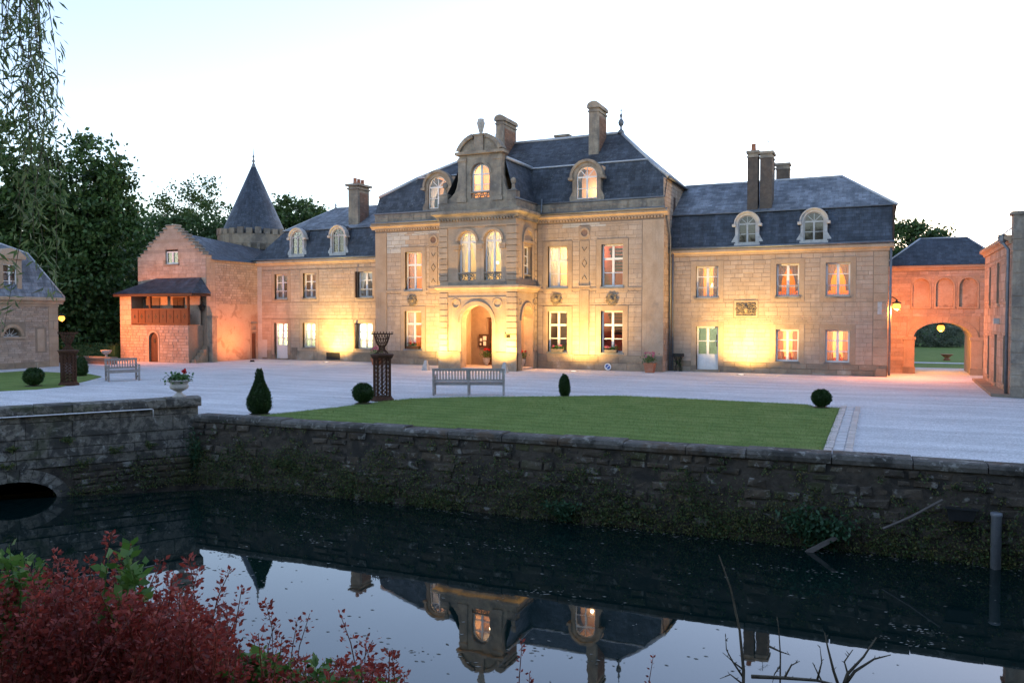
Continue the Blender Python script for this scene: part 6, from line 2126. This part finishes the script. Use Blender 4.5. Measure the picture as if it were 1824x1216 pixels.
for lab, a, b, col in (("window box of pink flowers left of the wide-lit wall stretch", -15.05, -14.4, "petal_pink"), ("window box of pink flowers under the window nearest the right wing", -12.2, -11.55, "petal_pink"), ("window box of dark red flowers under the window behind the pedestal", -23.65, -22.85, "petal_red")):
    t = thing("window_box", lab, "window box", ((a + b) / 2, YM - .1, .85), "flower boxes on the sills")
    MB(FM).frustum((a + .04, b - .04, -.14, .1), .862, (a, b, -.18, .12), 1.02).build("trough", "grey_wood" if col == "petal_pink" else "dark_wood", t)
    c = np.array([(a + b) / 2, YM - .05, 1.1])
    leaf_mesh("leaves", "leaf_pot", c + rng.normal(size=(260, 3)) * np.array([.2, .05, .05]), .06, t, 1.4, .5)
    leaf_mesh("blossom", col, np.concatenate([c + np.array([random.uniform(-.28, .28), -.05, random.uniform(.02, .14)]) + rng.normal(size=(18, 3)) * .02 for _ in range(7)]), .04, t, 1.1)
t = thing("garden_urn", "small pale urn on the low wall beyond the left lamp", "urn", (-39.0, 30.9, .4))
MB().lathe(-39.0, 30.9, [(.12, .4), (.06, .46), (.06, .52), (.2, .6), (.27, .72), (.29, .78), (.24, .76)], 14).build("bowl", "urn_stone", t, smooth=True)
t = thing("low_wall", "low brick garden wall between the pavilion and the outbuilding", "wall", (-41, 31, 0))
gw_ = MB().box(-44, -38.4, 30.75, 31.05, 0, .3).build("core", "brickwork", t)
MB().box(-44, -38.35, 30.7, 31.1, .3, .4).build("coping", "weathered", t)
t = thing("wheel_guard", "round blue and white disc sign standing against the main block's plinth", "sign", (-11.97, 37.5, 0)) if False else None
t = thing("disc_sign", "small round blue and white sign leaning on the plinth of the main block", "sign", (-12.0, 37.55, 0))
FD2 = Fr(-12.0, 37.52, 0)
MB(FD2).pz([(.17 * math.cos(2 * math.pi * i / 24), .19 + .17 * math.sin(2 * math.pi * i / 24)) for i in range(24)], 0, .02).build("plate", "sign_white", t)
for s_, a0 in ((1, 45), (-1, 225)):
    MB(FD2).pz([(-.014 * s_ + .105 * math.cos(R(a)), .19 + .014 * s_ + .105 * math.sin(R(a))) for a in range(a0, a0 + 181, 15)], -.007, -.001).build("symbol_half", "sign_blue", t)
t = thing("iron_planter", "black iron stand with dead plant against the right wing beside its door", "planter", (-8.75, 38.45, 0))
m = MB()
for a in range(4): m.tube([(-8.75 + .18 * math.cos(a * 1.57 + .7), 38.5 + .15 * math.sin(a * 1.57 + .7), 0), (-8.75 + .1 * math.cos(a * 1.57 + .7), 38.5 + .1 * math.sin(a * 1.57 + .7), .4), (-8.75 + .24 * math.cos(a * 1.57 + .7), 38.5 + .15 * math.sin(a * 1.57 + .7), .75)], .025, 5)
m.box(-9.0, -8.5, 38.38, 38.66, .72, .86); m.build("stand", "black_iron", t)
leaf_mesh("dry_leaves", "leaf_chestnut", np.array([-8.75, 38.5, .4]) + rng.normal(size=(160, 3)) * np.array([.1, .06, .2]), .08, t, 2.0)

# ------------------------------------------------------------------ trees
tree("chestnut_tree", "tall dark chestnut tree with broad crown behind the low pavilion", (-46.0, 34.9, 0), [(0, 0, 9.8, 2.9, 3.2, 4.4), (1.3, .8, 8.4, 1.9, 2.2, 2.8), (-1.6, -1, 8.2, 2.6, 2.6, 3.4), (.2, 0, 4.8, 2.6, 2.8, 2.8), (.8, .4, 2.2, 2.0, 2.2, 1.8), (-2.2, -1, 3.0, 2.6, 2.6, 2.6)], 460, 75, .38, .3, "leaf_chestnut", .34, aspect=1.5, shell=.35, limbs=16)
tree("chestnut_tree", "dark chestnut tree behind the willow strands at the left edge", (-50.6, 31.5, 0), [(0, 0, 10.6, 3.4, 3.4, 4.6), (0, 0, 5.2, 3.6, 3.6, 3.6), (1.6, 1.5, 8, 2.5, 2.5, 3.2), (1.0, 1.0, 2.6, 3.0, 3.0, 2.4)], 330, 70, .42, .32, "leaf_chestnut", .4, aspect=1.5, shell=.35, limbs=12)
tree("chestnut_tree", "dark chestnut tree half hidden behind the tall chestnut", (-56, 45, 0), [(0, 0, 8, 4.5, 4.5, 4.5), (0, 0, 3.6, 4.5, 4.5, 3.4)], 220, 60, .55, .36, "leaf_chestnut", .4, aspect=1.5, shell=.4)
tree("lime_tree", "brighter green low tree between chestnut and stepped gable", (-46.4, 41.0, 0), [(0, 0, 5.0, 2.2, 2.2, 2.4), (.8, .5, 3.2, 2.0, 2.0, 2.4), (-1.8, -1.0, 3.6, 1.8, 1.8, 2.6)], 150, 60, .35, .24, "leaf_pale", .16, aspect=1.6)
tree("poplar_tree", "tall loose airy tree standing above the wood", (-67.6, 62.9, 0), [(0, 0, 14.6, 2.6, 2.6, 1.8), (-1.6, 0, 12.8, 1.8, 1.8, 1.6), (1.8, 1.0, 15.8, 1.8, 1.8, 1.5), (-2.6, -1.2, 11.8, 2.0, 2.0, 1.2), (0, 0, 9, 2.6, 2.6, 2.6)], 130, 45, .5, .3, "leaf_mid", .25, aspect=1.6, shell=.6, limbs=22)
wood = [("dark round-headed tree behind the stepped gable", (-62, 54.5), 12.6, 4.8), ("broad dark tree left of the round tower", (-57.2, 56.8), 13.0, 4.6), ("bushy tree just right of the tower roof", (-49.9, 59.8), 13.6, 3.5), ("dark tree low behind the tower battlements", (-53, 55), 11.2, 4.2), ("dark tree beyond the lime, left of the gable", (-60.5, 47), 10.6, 4.2)]
for lab, (x, y), h, r in wood:
    tree("park_tree", lab, (x, y, 0), [(0, 0, h - r * .75, r, r, r * .8), (0, 0, h * .4, r * .9, r * .9, h * .36), (r * .4, .5, h - r, r * .6, r * .6, r * .7), (-r * .4, .3, h - r * 1.1, r * .6, r * .6, r * .7)], 340, 60, .46, .34, "leaf_mid", .3, "park trees beyond the tower", aspect=1.6)
tree("oak_tree", "dark round-headed tree behind the gatehouse roof", (1.4, 68.5, 0), [(0, 0, 7.6, 3.2, 3.2, 2.5), (-2.0, 0, 6.6, 2.2, 2.2, 2.2), (2.2, .5, 7.6, 2.0, 2.0, 1.7), (-1.2, 0, 4.2, 3.0, 3.0, 2.2)], 420, 60, .36, .26, "leaf_mid", .35, aspect=1.6, shell=.45, limbs=14)
for lab, (x, y), h, r in (("dark tree seen through the gate arch, on its left", (2.4, 100), 7, 4.5), ("dark tree seen through the gate arch, on its right", (10.5, 102), 7.5, 4.5), ("dark tree in the middle of the gate arch view", (6, 108), 8, 4.5)):
    tree("park_tree", lab, (x, y, 0), [(0, 0, h * .6, r, r, h * .42), (0, 0, 1.8, r, r, 2.2)], 170, 50, .55, .36, "leaf_chestnut", .3, "park trees beyond the gate", aspect=1.6)
gb = thing("silver_shrub", "pale grey-green rounded shrub seen through the gate arch", "shrub", (4.6, 78, 0))
P, _ = clumps([(4.6, 78, 1.1, 2.1, 1.5, 1.4), (3.4, 78, .9, 1.4, 1.2, 1.1), (6.1, 78.4, .9, 1.4, 1.2, 1.0)], 150, 60, .2, .5)
leaf_mesh("foliage", "leaf_silver", P, .17, gb, 2.0)
MB().tube([(4.6, 78, 0), (4.6, 78, 1.2)], .12, 6).build("trunk", "bark", gb)
hd = thing("hedge", "dark clipped hedge closing the gap between pavilion and outbuilding", "hedge", (-43, 33.5, 0))
P = np.stack([rng.uniform(-48, -41.3, 5000), rng.uniform(33.2, 34.0, 5000), rng.uniform(0, 1.0, 5000)], 1); leaf_mesh("foliage", "leaf_chestnut", P, .12, hd, 1.6)
MB().box(-48, -41.3, 33.3, 33.9, 0, .9).build("inner_twigs", "leaf_chestnut", hd)
hd = thing("hedge", "dark low hedge across the park beyond the gate arch", "hedge", (5, 92, 0))
P = np.stack([rng.uniform(-8, 20, 9000), rng.uniform(91, 92.5, 9000), rng.uniform(0, 1.6, 9000)], 1); leaf_mesh("foliage", "leaf_chestnut", P, .22, hd, 1.6)
MB().box(-8, 20, 91.2, 92.3, 0, 1.5).build("inner_twigs", "leaf_chestnut", hd)
t = thing("garden_urn", "low brown planter on the lawn beyond the gate arch", "urn", (3.9, 55, 0)); MB().lathe(3.9, 55, [(.2, 0), (.2, .05), (.1, .12), (.3, .3), (.38, .36), (.3, .35)], 12).build("bowl", "terracotta", t, smooth=True)

# ------------------------------------------------------------------ plants in and on the moat wall
def wall_plant(name, label, fr, u, z, r, h, n, leaf, mat, group=None, out=.12, aspect=2.0):
    b = fr.p(u, -.05, z)
    t = thing(name, label, "plant", b, group)
    P, D = [], []
    stems = MB()
    for k in range(max(5, n // 40)):
        a = random.uniform(-1, 1); hh = random.uniform(.5, 1) * h
        pts = [(u, -.03, z)] + [(u + a * r * s_, -.06 - out * s_ * random.uniform(.8, 1.2), z + hh * (s_ - .25 * s_ * s_)) for s_ in (.35, .7, 1)]
        stems.fr = fr; stems.tube(pts, .006, 4)
        for _ in range(40):
            s_ = random.random() ** .7
            P.append(fr.p(u + a * r * s_ + random.gauss(0, r * .16), -.06 - out * s_ + random.gauss(0, .06), z + hh * (s_ - .25 * s_ * s_) + random.gauss(0, h * .08)))
    stems.build("stem", "leaf_wall", t)
    leaf_mesh("foliage", mat, np.array(P), leaf, t, aspect, .3, droop=.3)
    return t
wall_plant("nettle_clump", "dark nettle clump at the waterline in the middle of the wall", FW, 10.5, -1.75, .38, .75, 420, .09, "leaf_nettle", out=.25)
wall_plant("nettle_clump", "big dark nettle clump under the leaning pole", FW, 15.7, -1.7, .75, 1.0, 900, .1, "leaf_nettle", out=.3)
wall_plant("nettle_clump", "dark green climber at the corner of bridge and wall", FW, .15, -1.4, .3, 1.35, 620, .06, "leaf_nettle", out=.08)
for lab, u, z, r, h in (("leafy tuft beneath the white conduit on the bridge face", -2.9, -.42, .2, .22), ("upper fern tuft at the left end of the bridge face", -4.1, -.55, .16, .2), ("lower fern tuft at the left end of the bridge face", -4.2, -.95, .16, .2), ("fern tuft right above the bridge arch crown", -2.6, -1.05, .2, .25), ("fern tuft halfway along the bridge face", -1.9, -.8, .22, .3), ("fern tuft near the wall corner on the bridge face", -1.1, -.75, .2, .26)):
    wall_plant("fern_tuft", lab, FBR, u, z, r, h, 160, .05, "leaf_wall", "ferns on the bridge", .1)
# loose growth nobody could count
P = []
for _ in range(520):
    u = random.uniform(.2, 19.5); z = WATER_Z + random.random() ** 1.7 * (.75 + .5 * math.sin(u * 1.3) ** 2)
    q = rng.normal(size=(55, 3)) * np.array([.2, .05, .13]); P.append(np.array(FW.p(u, -.08, z)) + q)
for _ in range(50):
    u = random.uniform(-3.0, -.1); z = WATER_Z + random.random() ** 1.8 * .8
    P.append(np.array(FBR.p(u, -.1, z)) + rng.normal(size=(50, 3)) * np.array([.13, .1, .12]))
for _ in range(110):
    u = random.uniform(.2, 19.5)
    P.append(np.array(FW.p(u, -.07, random.uniform(-1.2, -.15))) + rng.normal(size=(26, 3)) * np.array([.07, .03, .05]))
P = np.concatenate(P); P = P[P[:, 2] > WATER_Z - .02]
o = leaf_mesh("wall_weeds", "leaf_wall", P, .05, None, 1.7, .3, kind="stuff", droop=.4); tag(o, "small weeds and creepers covering the foot of the moat wall", "weeds")
# post, trough and timbers by the wall
o = MB().lathe(1.96, 16.2, [(.085, WATER_Z - .5), (.085, -.83), (.095, -.82), (.095, -.77), (.08, -.76)], 16).build("drain_pipe", "pvc_grey", smooth=True, loc=(1.96, 16.2, WATER_Z)); tag(o, "upright grey plastic pipe standing in the moat by the wall", "pipe")
t = thing("plant_trough", "black plastic plant trough hung on the moat wall beside the grey pipe", "trough", FW.p(18.0, -.15, -.95))
MB(FW).frustum((17.83, 18.2, -.22, -.04), -.95, (17.78, 18.25, -.26, -.02), -.74).build("tub", "black_plastic", t); MB(FW).box(17.75, 18.28, -.29, -.24, -.74, -.71).build("rim", "black_plastic", t)
o = MB(FW).tube([(16.75, -.3, -1.2), (17.2, -.26, -.95), (17.72, -.2, -.6)], .025, 6).build("leaning_pole", "grey_wood", loc=FW.p(17.2, -.25, -1)); tag(o, "weathered grey pole leaning from the nettles up to the trough", "pole")
m = MB(FW); m.pz([(15.35, -1.82), (15.45, -1.72), (15.9, -1.42), (16.0, -1.44), (15.55, -1.76)], -.4, -.34); o = m.build("driftwood_plank", "grey_wood", loc=FW.p(15.6, -.4, -1.75)); tag(o, "grey driftwood board sloping out of the water below the nettles", "plank")

# floating scraps on the water
def scraps():
    n = 900
    n = 520
    P = np.stack([rng.uniform(-16, 4, n), rng.uniform(6, 16, n), np.full(n, WATER_Z + .006)], 1)
    for _ in range(18):                      # drifted patches
        c = np.array([random.uniform(-14, 4), random.uniform(8, 15.6), WATER_Z + .006])
        P = np.concatenate([P, c + rng.normal(size=(random.randint(8, 45), 3)) * np.array([random.uniform(.15, .6), .09, 0])])
    u = rng.uniform(0, 20, 400)              # scum along the wall foot
    P = np.concatenate([P, np.stack([WA.x + u * WD.x, WA.y + u * WD.y - .12 - np.abs(rng.normal(0, .16, 400)), np.full(400, WATER_Z + .006)], 1)])
    n = len(P)
    o = leaf_mesh("floating_debris", "debris_leaf", P, .05, None, 2.2, 3.0, dirs=np.tile([[1.0, .2, 0.0]], (n, 1)) * 1.0, jitter=.7, kind="stuff")
    me = o.data; co = np.empty(len(me.vertices) * 3, np.float32); me.vertices.foreach_get("co", co); co = co.reshape(-1, 3); co[:, 2] = WATER_Z + .004 + (co[:, 2] - WATER_Z) * .02; me.vertices.foreach_set("co", co.ravel())
    tag(o, "small pale leaves and scraps floating on the moat", "debris")
scraps()
# dead branches standing in the water
def dead_branch(label, x, y, segs):
    t = thing("dead_branch", label, "branch", (x, y, WATER_Z), "dead branches in the moat")
    for k, s_ in enumerate(segs):
        r0 = s_[0]; pts = [(x + p[0], y + p[1], WATER_Z + p[2]) for p in s_[1]]
        MB().tube(pts, [r0 * (1 - .75 * i / (len(pts) - 1)) for i in range(len(pts))], 6).build("limb", "twig", t, smooth=True)
        for i in range(len(pts) - 1):
            for _ in range(2):
                f = random.random(); a = Vector(pts[i]); b = Vector(pts[i + 1]); q = a + (b - a) * f
                e = q + Vector((random.uniform(-.03, .03), random.uniform(-.02, .02), random.uniform(.01, .04)))
                MB().tube([q, e], [.006, .002], 4).build("thorn", "twig", t)
    return t

n = 420
P = np.stack([rng.uniform(-30, 4, n), rng.uniform(17.5, 37, n), np.full(n, .006)], 1)
P = P[~((P[:, 0] > -15.2) & (P[:, 0] < -.3) & (P[:, 1] < 25.7))]
o = leaf_mesh("fallen_leaves", "leaf_wall", P, .06, None, 1.8, 3.0, dirs=np.tile([[1.0, .3, 0.0]], (len(P), 1)), jitter=.6, kind="stuff")
me = o.data; co = np.empty(len(me.vertices) * 3, np.float32); me.vertices.foreach_get("co", co); co = co.reshape(-1, 3); co[:, 2] = .008 + np.abs(co[:, 2]) * .15; me.vertices.foreach_set("co", co.ravel())
tag(o, "a few dry leaves scattered on the gravel forecourt", "leaves")
dead_branch("tall thin dead stem leaning left out of the water", -1.17, 8.14, [
    (.022, [(0, 0, -.3), (0, 0, .9), (-.04, -.01, 1.3), (-.13, -.03, 1.72), (-.24, -.07, 2.05)]),
    (.012, [(0, 0, .82), (-.1, -.04, .98), (-.16, -.06, 1.1), (-.17, -.06, 1.25)]), (.01, [(0, 0, .9), (-.09, -.03, .97), (-.2, -.05, 1.06)]), (.01, [(0, 0, .75), (-.12, -.05, .85), (-.22, -.08, .8)])])
dead_branch("forked thorny dead branch spreading over the water, lower right", -.28, 8.87, [
    (.026, [(0, 0, -.3), (0, 0, .55), (.05, .03, .72), (.2, .1, .9), (.32, .17, 1.1)]), (.02, [(.02, .01, .6), (.12, .06, .75), (.3, .14, .88), (.46, .2, .93)]),
    (.02, [(0, 0, .5), (-.08, -.03, .75), (-.14, -.05, 1.0), (-.17, -.06, 1.15)]), (.018, [(0, 0, .4), (-.18, -.08, .62), (-.28, -.12, .84)]), (.016, [(-.02, 0, .45), (.06, .03, .7), (.02, .02, .85), (.1, .05, .98)])])
dead_branch("low dead branch lying level across the water near the tall stem", -1.1, 8.2, [
    (.02, [(0, 0, .82), (.3, .15, .8), (.6, .3, .77), (.85, .42, .7), (1.0, .5, .3), (1.02, .5, -.3)]), (.012, [(.3, .15, .8), (.36, .2, .92), (.44, .22, .97)]), (.012, [(.6, .3, .77), (.64, .33, .95), (.62, .35, 1.1)])])
dead_branch("small dark twigs poking up from the water beyond the tall stem", -.94, 9.34, [
    (.012, [(0, 0, -.2), (0, 0, .62), (-.02, 0, .9), (-.04, 0, 1.05)]), (.014, [(-.12, -.05, .72), (0, 0, .66), (.1, .05, .62)]), (.01, [(0, 0, .5), (-.06, -.02, .4), (-.08, -.03, .3)])])

def stems_with_leaves(t, specs, leafsize, leafmat_, stemmat, per, aspect=1.7, spread=.03):
    """specs: list of (base, tip) points; arching stems set with leaves along their upper part."""
    sb = MB(); P, D = [], []
    for a, b in specs:
        a, b = Vector(a), Vector(b)
        side = Vector((random.uniform(-.12, .12), random.uniform(-.12, .12), 0))
        mid = (a + b) / 2 + side
        pts = [a, a * .5 + mid * .5 + side * .2, mid, mid * .45 + b * .55 + side * .2, b]
        sb.tube(pts, [.008, .007, .005, .004, .002], 4)
        for _ in range(per):
            s_ = 1 - random.random() ** 1.3 * .8
            i = min(3, int(s_ * 4)); f = s_ * 4 - i
            q = pts[i] * (1 - f) + pts[i + 1] * f
            an = random.uniform(0, 2 * math.pi)
            d = Vector((math.cos(an), math.sin(an), .55))
            k = spread * (1.15 - s_ * .9)
            q = q + Vector((d.x, d.y, 0)) * random.random() * k
            P.append(q); D.append(d)
    sb.build("stem", stemmat, t)
    leaf_mesh("foliage", leafmat_, np.array(P), leafsize, t, aspect, .2, dirs=np.array(D))

def bl(l, d): return bank_height(l, d)
def gp_(l, d, z): x, y = cam_xy(l, d); return (x, y, z)
def barberry(label, l0, l1, top, n, tall=(), per=84):
    x, y = cam_xy((l0 + l1) / 2, 5.5)
    t = thing("barberry_shrub", label, "shrub", (x, y, bl((l0 + l1) / 2, 5.5)), "red barberry shrubs on the near bank")
    S = []
    for _ in range(n):
        d = random.uniform(4.5, 6.1)
        k = random.random()
        l = (l0 + (l1 - l0) * k) * d / 5.5
        zt = 2.7 - (2.7 - top(k)) * d / 5.5
        zt = zt - abs(random.gauss(0, .34)) - .05
        if random.random() < .16: zt += random.uniform(.05, .2)
        S.append((gp_(l + random.uniform(-.25, .25), d + random.uniform(-.2, .1), max(bl(l, d) - .05, zt - random.uniform(.7, 1.0))), gp_(l, d, zt)))
    for l, d, zt in tall:
        S.append((gp_(l + random.uniform(-.15, .15), d, zt - .9), gp_(l, d, zt)))
    stems_with_leaves(t, S, .036, "leaf_barberry", "stem_red", per, 1.6, .13)
    return t
barberry("broad dark red barberry shrub in the lower left corner", -3.6, -1.92, lambda k: .96 - .2 * k - .25 * max(0, k - .8) / .2, 470,
         [(-2.73, 5.4, 1.22), (-2.7, 5.5, 1.1), (-2.25, 5.5, 1.02), (-2.15, 5.4, .98), (-2.0, 5.6, .9), (-1.95, 5.3, .88), (-3.2, 5.5, 1.06), (-2.4, 5.4, 1.03), (-2.55, 5.3, .98), (-1.85, 5.4, .84), (-2.9, 5.4, 1.05), (-1.72, 5.5, .7), (-1.8, 5.2, .76)])
barberry("lower red barberry shrub with upright sprigs, right of the broad one", -1.95, -.75, lambda k: .42 - .12 * k, 230,
         [(-1.62, 5.4, .62), (-1.36, 5.3, .7), (-1.18, 5.4, .66), (-1.0, 5.4, .5), (-.92, 5.2, .56), (-1.5, 5.5, .58)], 56)
x, y = cam_xy(.07, 5.4)
t = thing("barberry_sprig", "lone red sprig rising from the bottom edge below the reflected gable", "shrub", (x, y, bl(.07, 5.4)), "red barberry sprigs")
stems_with_leaves(t, [(gp_(.1, 5.4, bl(.1, 5.4)), gp_(.07, 5.4, .47)), (gp_(.1, 5.4, bl(.1, 5.4)), gp_(.12, 5.4, .25))], .03, "leaf_barberry", "stem_red", 60, 1.8, .03)
x, y = cam_xy(.97, 5.4)
t = thing("barberry_sprig", "small red sprig at the bottom edge left of the tall dead stem", "shrub", (x, y, bl(.97, 5.4)), "red barberry sprigs")
stems_with_leaves(t, [(gp_(1.0, 5.4, bl(1, 5.4)), gp_(.97, 5.4, .36))], .026, "leaf_barberry", "stem_red", 50, 1.8, .03)
def weed(label, l, d, z, n, r, h, leaf):
    x, y = cam_xy(l, d)
    t = thing("green_weed", label, "plant", (x, y, bl(l, d)), "green weeds among the barberry")
    S = [(gp_(l + random.uniform(-r, r), d + random.uniform(-.1, .1), z - .5), gp_(l + random.uniform(-r, r) * 1.3, d + random.uniform(-.2, .2), z + random.uniform(-.5, 1) * h)) for _ in range(n)]
    stems_with_leaves(t, S, leaf, "leaf_weed", "leaf_weed", 16, 1.6, .07)
weed("green leafy weed at the far left above the barberry", -3.3, 5.0, 1.02, 44, .26, .2, .07)
weed("tall green weed with drooping leaves beside the red tip", -2.52, 5.1, 1.05, 9, .07, .22, .085)
weed("bright green weed leaves at the bottom between the barberries", -1.62, 4.8, .5, 14, .12, .12, .1)
weed("fresh green leaves low at the bottom edge in the red sprigs", -1.28, 4.8, .46, 26, .2, .08, .08)
weed("green leaf spray at the right end of the barberry", -.85, 4.7, .44, 14, .12, .1, .075)

# ------------------------------------------------------------------ willow leaning over the bank
wx, wy = cam_xy(-9.5, -1.5)
wil = thing("willow_tree", "weeping willow with long leafy strands hanging in the upper left corner", "tree", (wx, wy, 1.0))
mb = MB()
top = Vector((*cam_xy(-8.5, 0), 7.5))
mb.tube([(wx, wy, .8), (wx + .1, wy + .2, 2.5), (wx + .5, wy + .5, 5), tuple(top)], [.55, .42, .36, .25], 10)
arms = [(-4.2, 6.2, 6.9), (-7, 6, 8.5), (-5.5, -1, 8.5), (-3, -4, 9), (-9, -6, 8.5), (-12, 2, 8), (-1.0, -5.5, 9.5), (2.5, -6, 9)]
for l, d, z in arms:
    e = Vector((*cam_xy(l, d), z))
    mb.tube([tuple(top), tuple((top + e) / 2 + Vector((0, 0, 1.0))), tuple(e)], [.2, .13, .05], 6)
mb.build("trunk", "bark", wil, smooth=True)
sb = MB(); P, D = [], []
random.seed(91)
def strand(l, d, z1, z0, n, sway=.12):
    ph = random.uniform(0, 6); pts = []
    K = 8
    for i in range(K + 1):
        s_ = i / K
        pts.append(Vector(gp_(l + sway * math.sin(ph + s_ * 3) * s_, d + sway * math.cos(ph + s_ * 2.6) * s_, z1 + (z0 - z1) * s_)))
    sb.tube(pts, [.0045 - .003 * i / K for i in range(K + 1)], 4)
    for _ in range(n):
        s_ = random.random(); i = min(K - 1, int(s_ * K)); f = s_ * K - i
        P.append(pts[i] * (1 - f) + pts[i + 1] * f + Vector((random.gauss(0, .035), random.gauss(0, .035), 0)))
        an = random.uniform(0, 6.28); D.append((math.cos(an) * .75, math.sin(an) * .75, -.75))
def px_l(px, d): return (px - 912) / 1419 * d
def y_z(y, d): return 2.7 - (y - 562) / 1419 * d
view = [(98, 6.0, 250), (92, 6.1, 420), (84, 5.9, 520), (76, 6.2, 580), (70, 6.0, 470), (62, 5.8, 560), (58, 6.2, 300), (48, 6.0, 440), (88, 6.3, 560), (80, 5.7, 350), (66, 6.4, 590), (40, 6.0, 420), (30, 5.9, 260), (22, 6.1, 440), (12, 6.0, 300), (5, 5.9, 210), (14, 6.3, 460), (54, 6.1, 480), (72, 5.8, 250), (95, 5.9, 480), (60, 5.7, 130), (36, 6.2, 150), (3, 6.2, 400), (84, 6.4, 440), (-8, 6, 500), (-20, 6.1, 300), (-30, 6, 560), (74, 6.1, 530), (56, 6.3, 590), (90, 6.2, 330)]
for px, d, yb in view:
    yt = random.choice([-90, -60, -30, 40, 150, 200]) if px > 40 else -80
    if yb > 400 and random.random() < .6: yb -= 190
    yt = min(yt, yb - 160)
    strand(px_l(px - 10 + random.uniform(-4, 4), d), d, y_z(yt, d), y_z(yb, d), int((yb - yt) * .2), .12)
for px in (100, 60, 20):
    pass
for _ in range(150):
    d = random.uniform(-7, 7.5); l = random.uniform(-14, -4.4)
    if l > -.72 * d - .9 and d > 0: continue
    strand(l, d, random.uniform(7, 9), random.uniform(2.6, 5), 60, .3)
sb.build("strands", "twig", wil)
E_ = [(*cam_xy(-8.5, 0), 8.6, 5.0, 5.0, 2.4), (*cam_xy(-3, -5.0), 9.0, 5.0, 4.5, 2.6), (*cam_xy(-9, -6), 8.0, 4.5, 4.5, 2.6), (*cam_xy(3, -7), 8.6, 5.0, 4.5, 2.8)]
Pc, _ = clumps(E_, 230, 70, .55, .3)
allP = np.concatenate([np.array([tuple(p) for p in P]), Pc]); allD = np.concatenate([np.array(D), rng.normal(size=(len(Pc), 3)) + np.array([0, 0, -.8])])
sz = np.concatenate([np.full(len(P), .085), np.full(len(Pc), .2)])
leaf_mesh("foliage", "leaf_willow", allP, sz, wil, 5.0, .1, dirs=allD)

# unseen wood added behind the viewer to shade the moat wall: one mass
Pw = []
for k in range(26):
    l = -32 + 64 * k / 25; d = -11 - 3 * math.cos(k * .9); h = 10.5 + 2 * math.sin(k * 1.7)
    x, y = cam_xy(l, d)
    q, _ = clumps([(x, y, h * .55 + 1, 3.2, 3.2, h * .45), (x, y, 3.2, 3.0, 3.0, 2.6)], 46, 46, .6, .4)
    Pw.append(q)
o = leaf_mesh("shade_woods", "leaf_chestnut", np.concatenate(Pw), .55, None, 1.5, kind="stuff"); tag(o, "unseen mass of dark trees added behind the camera to shade the moat wall", "wood")
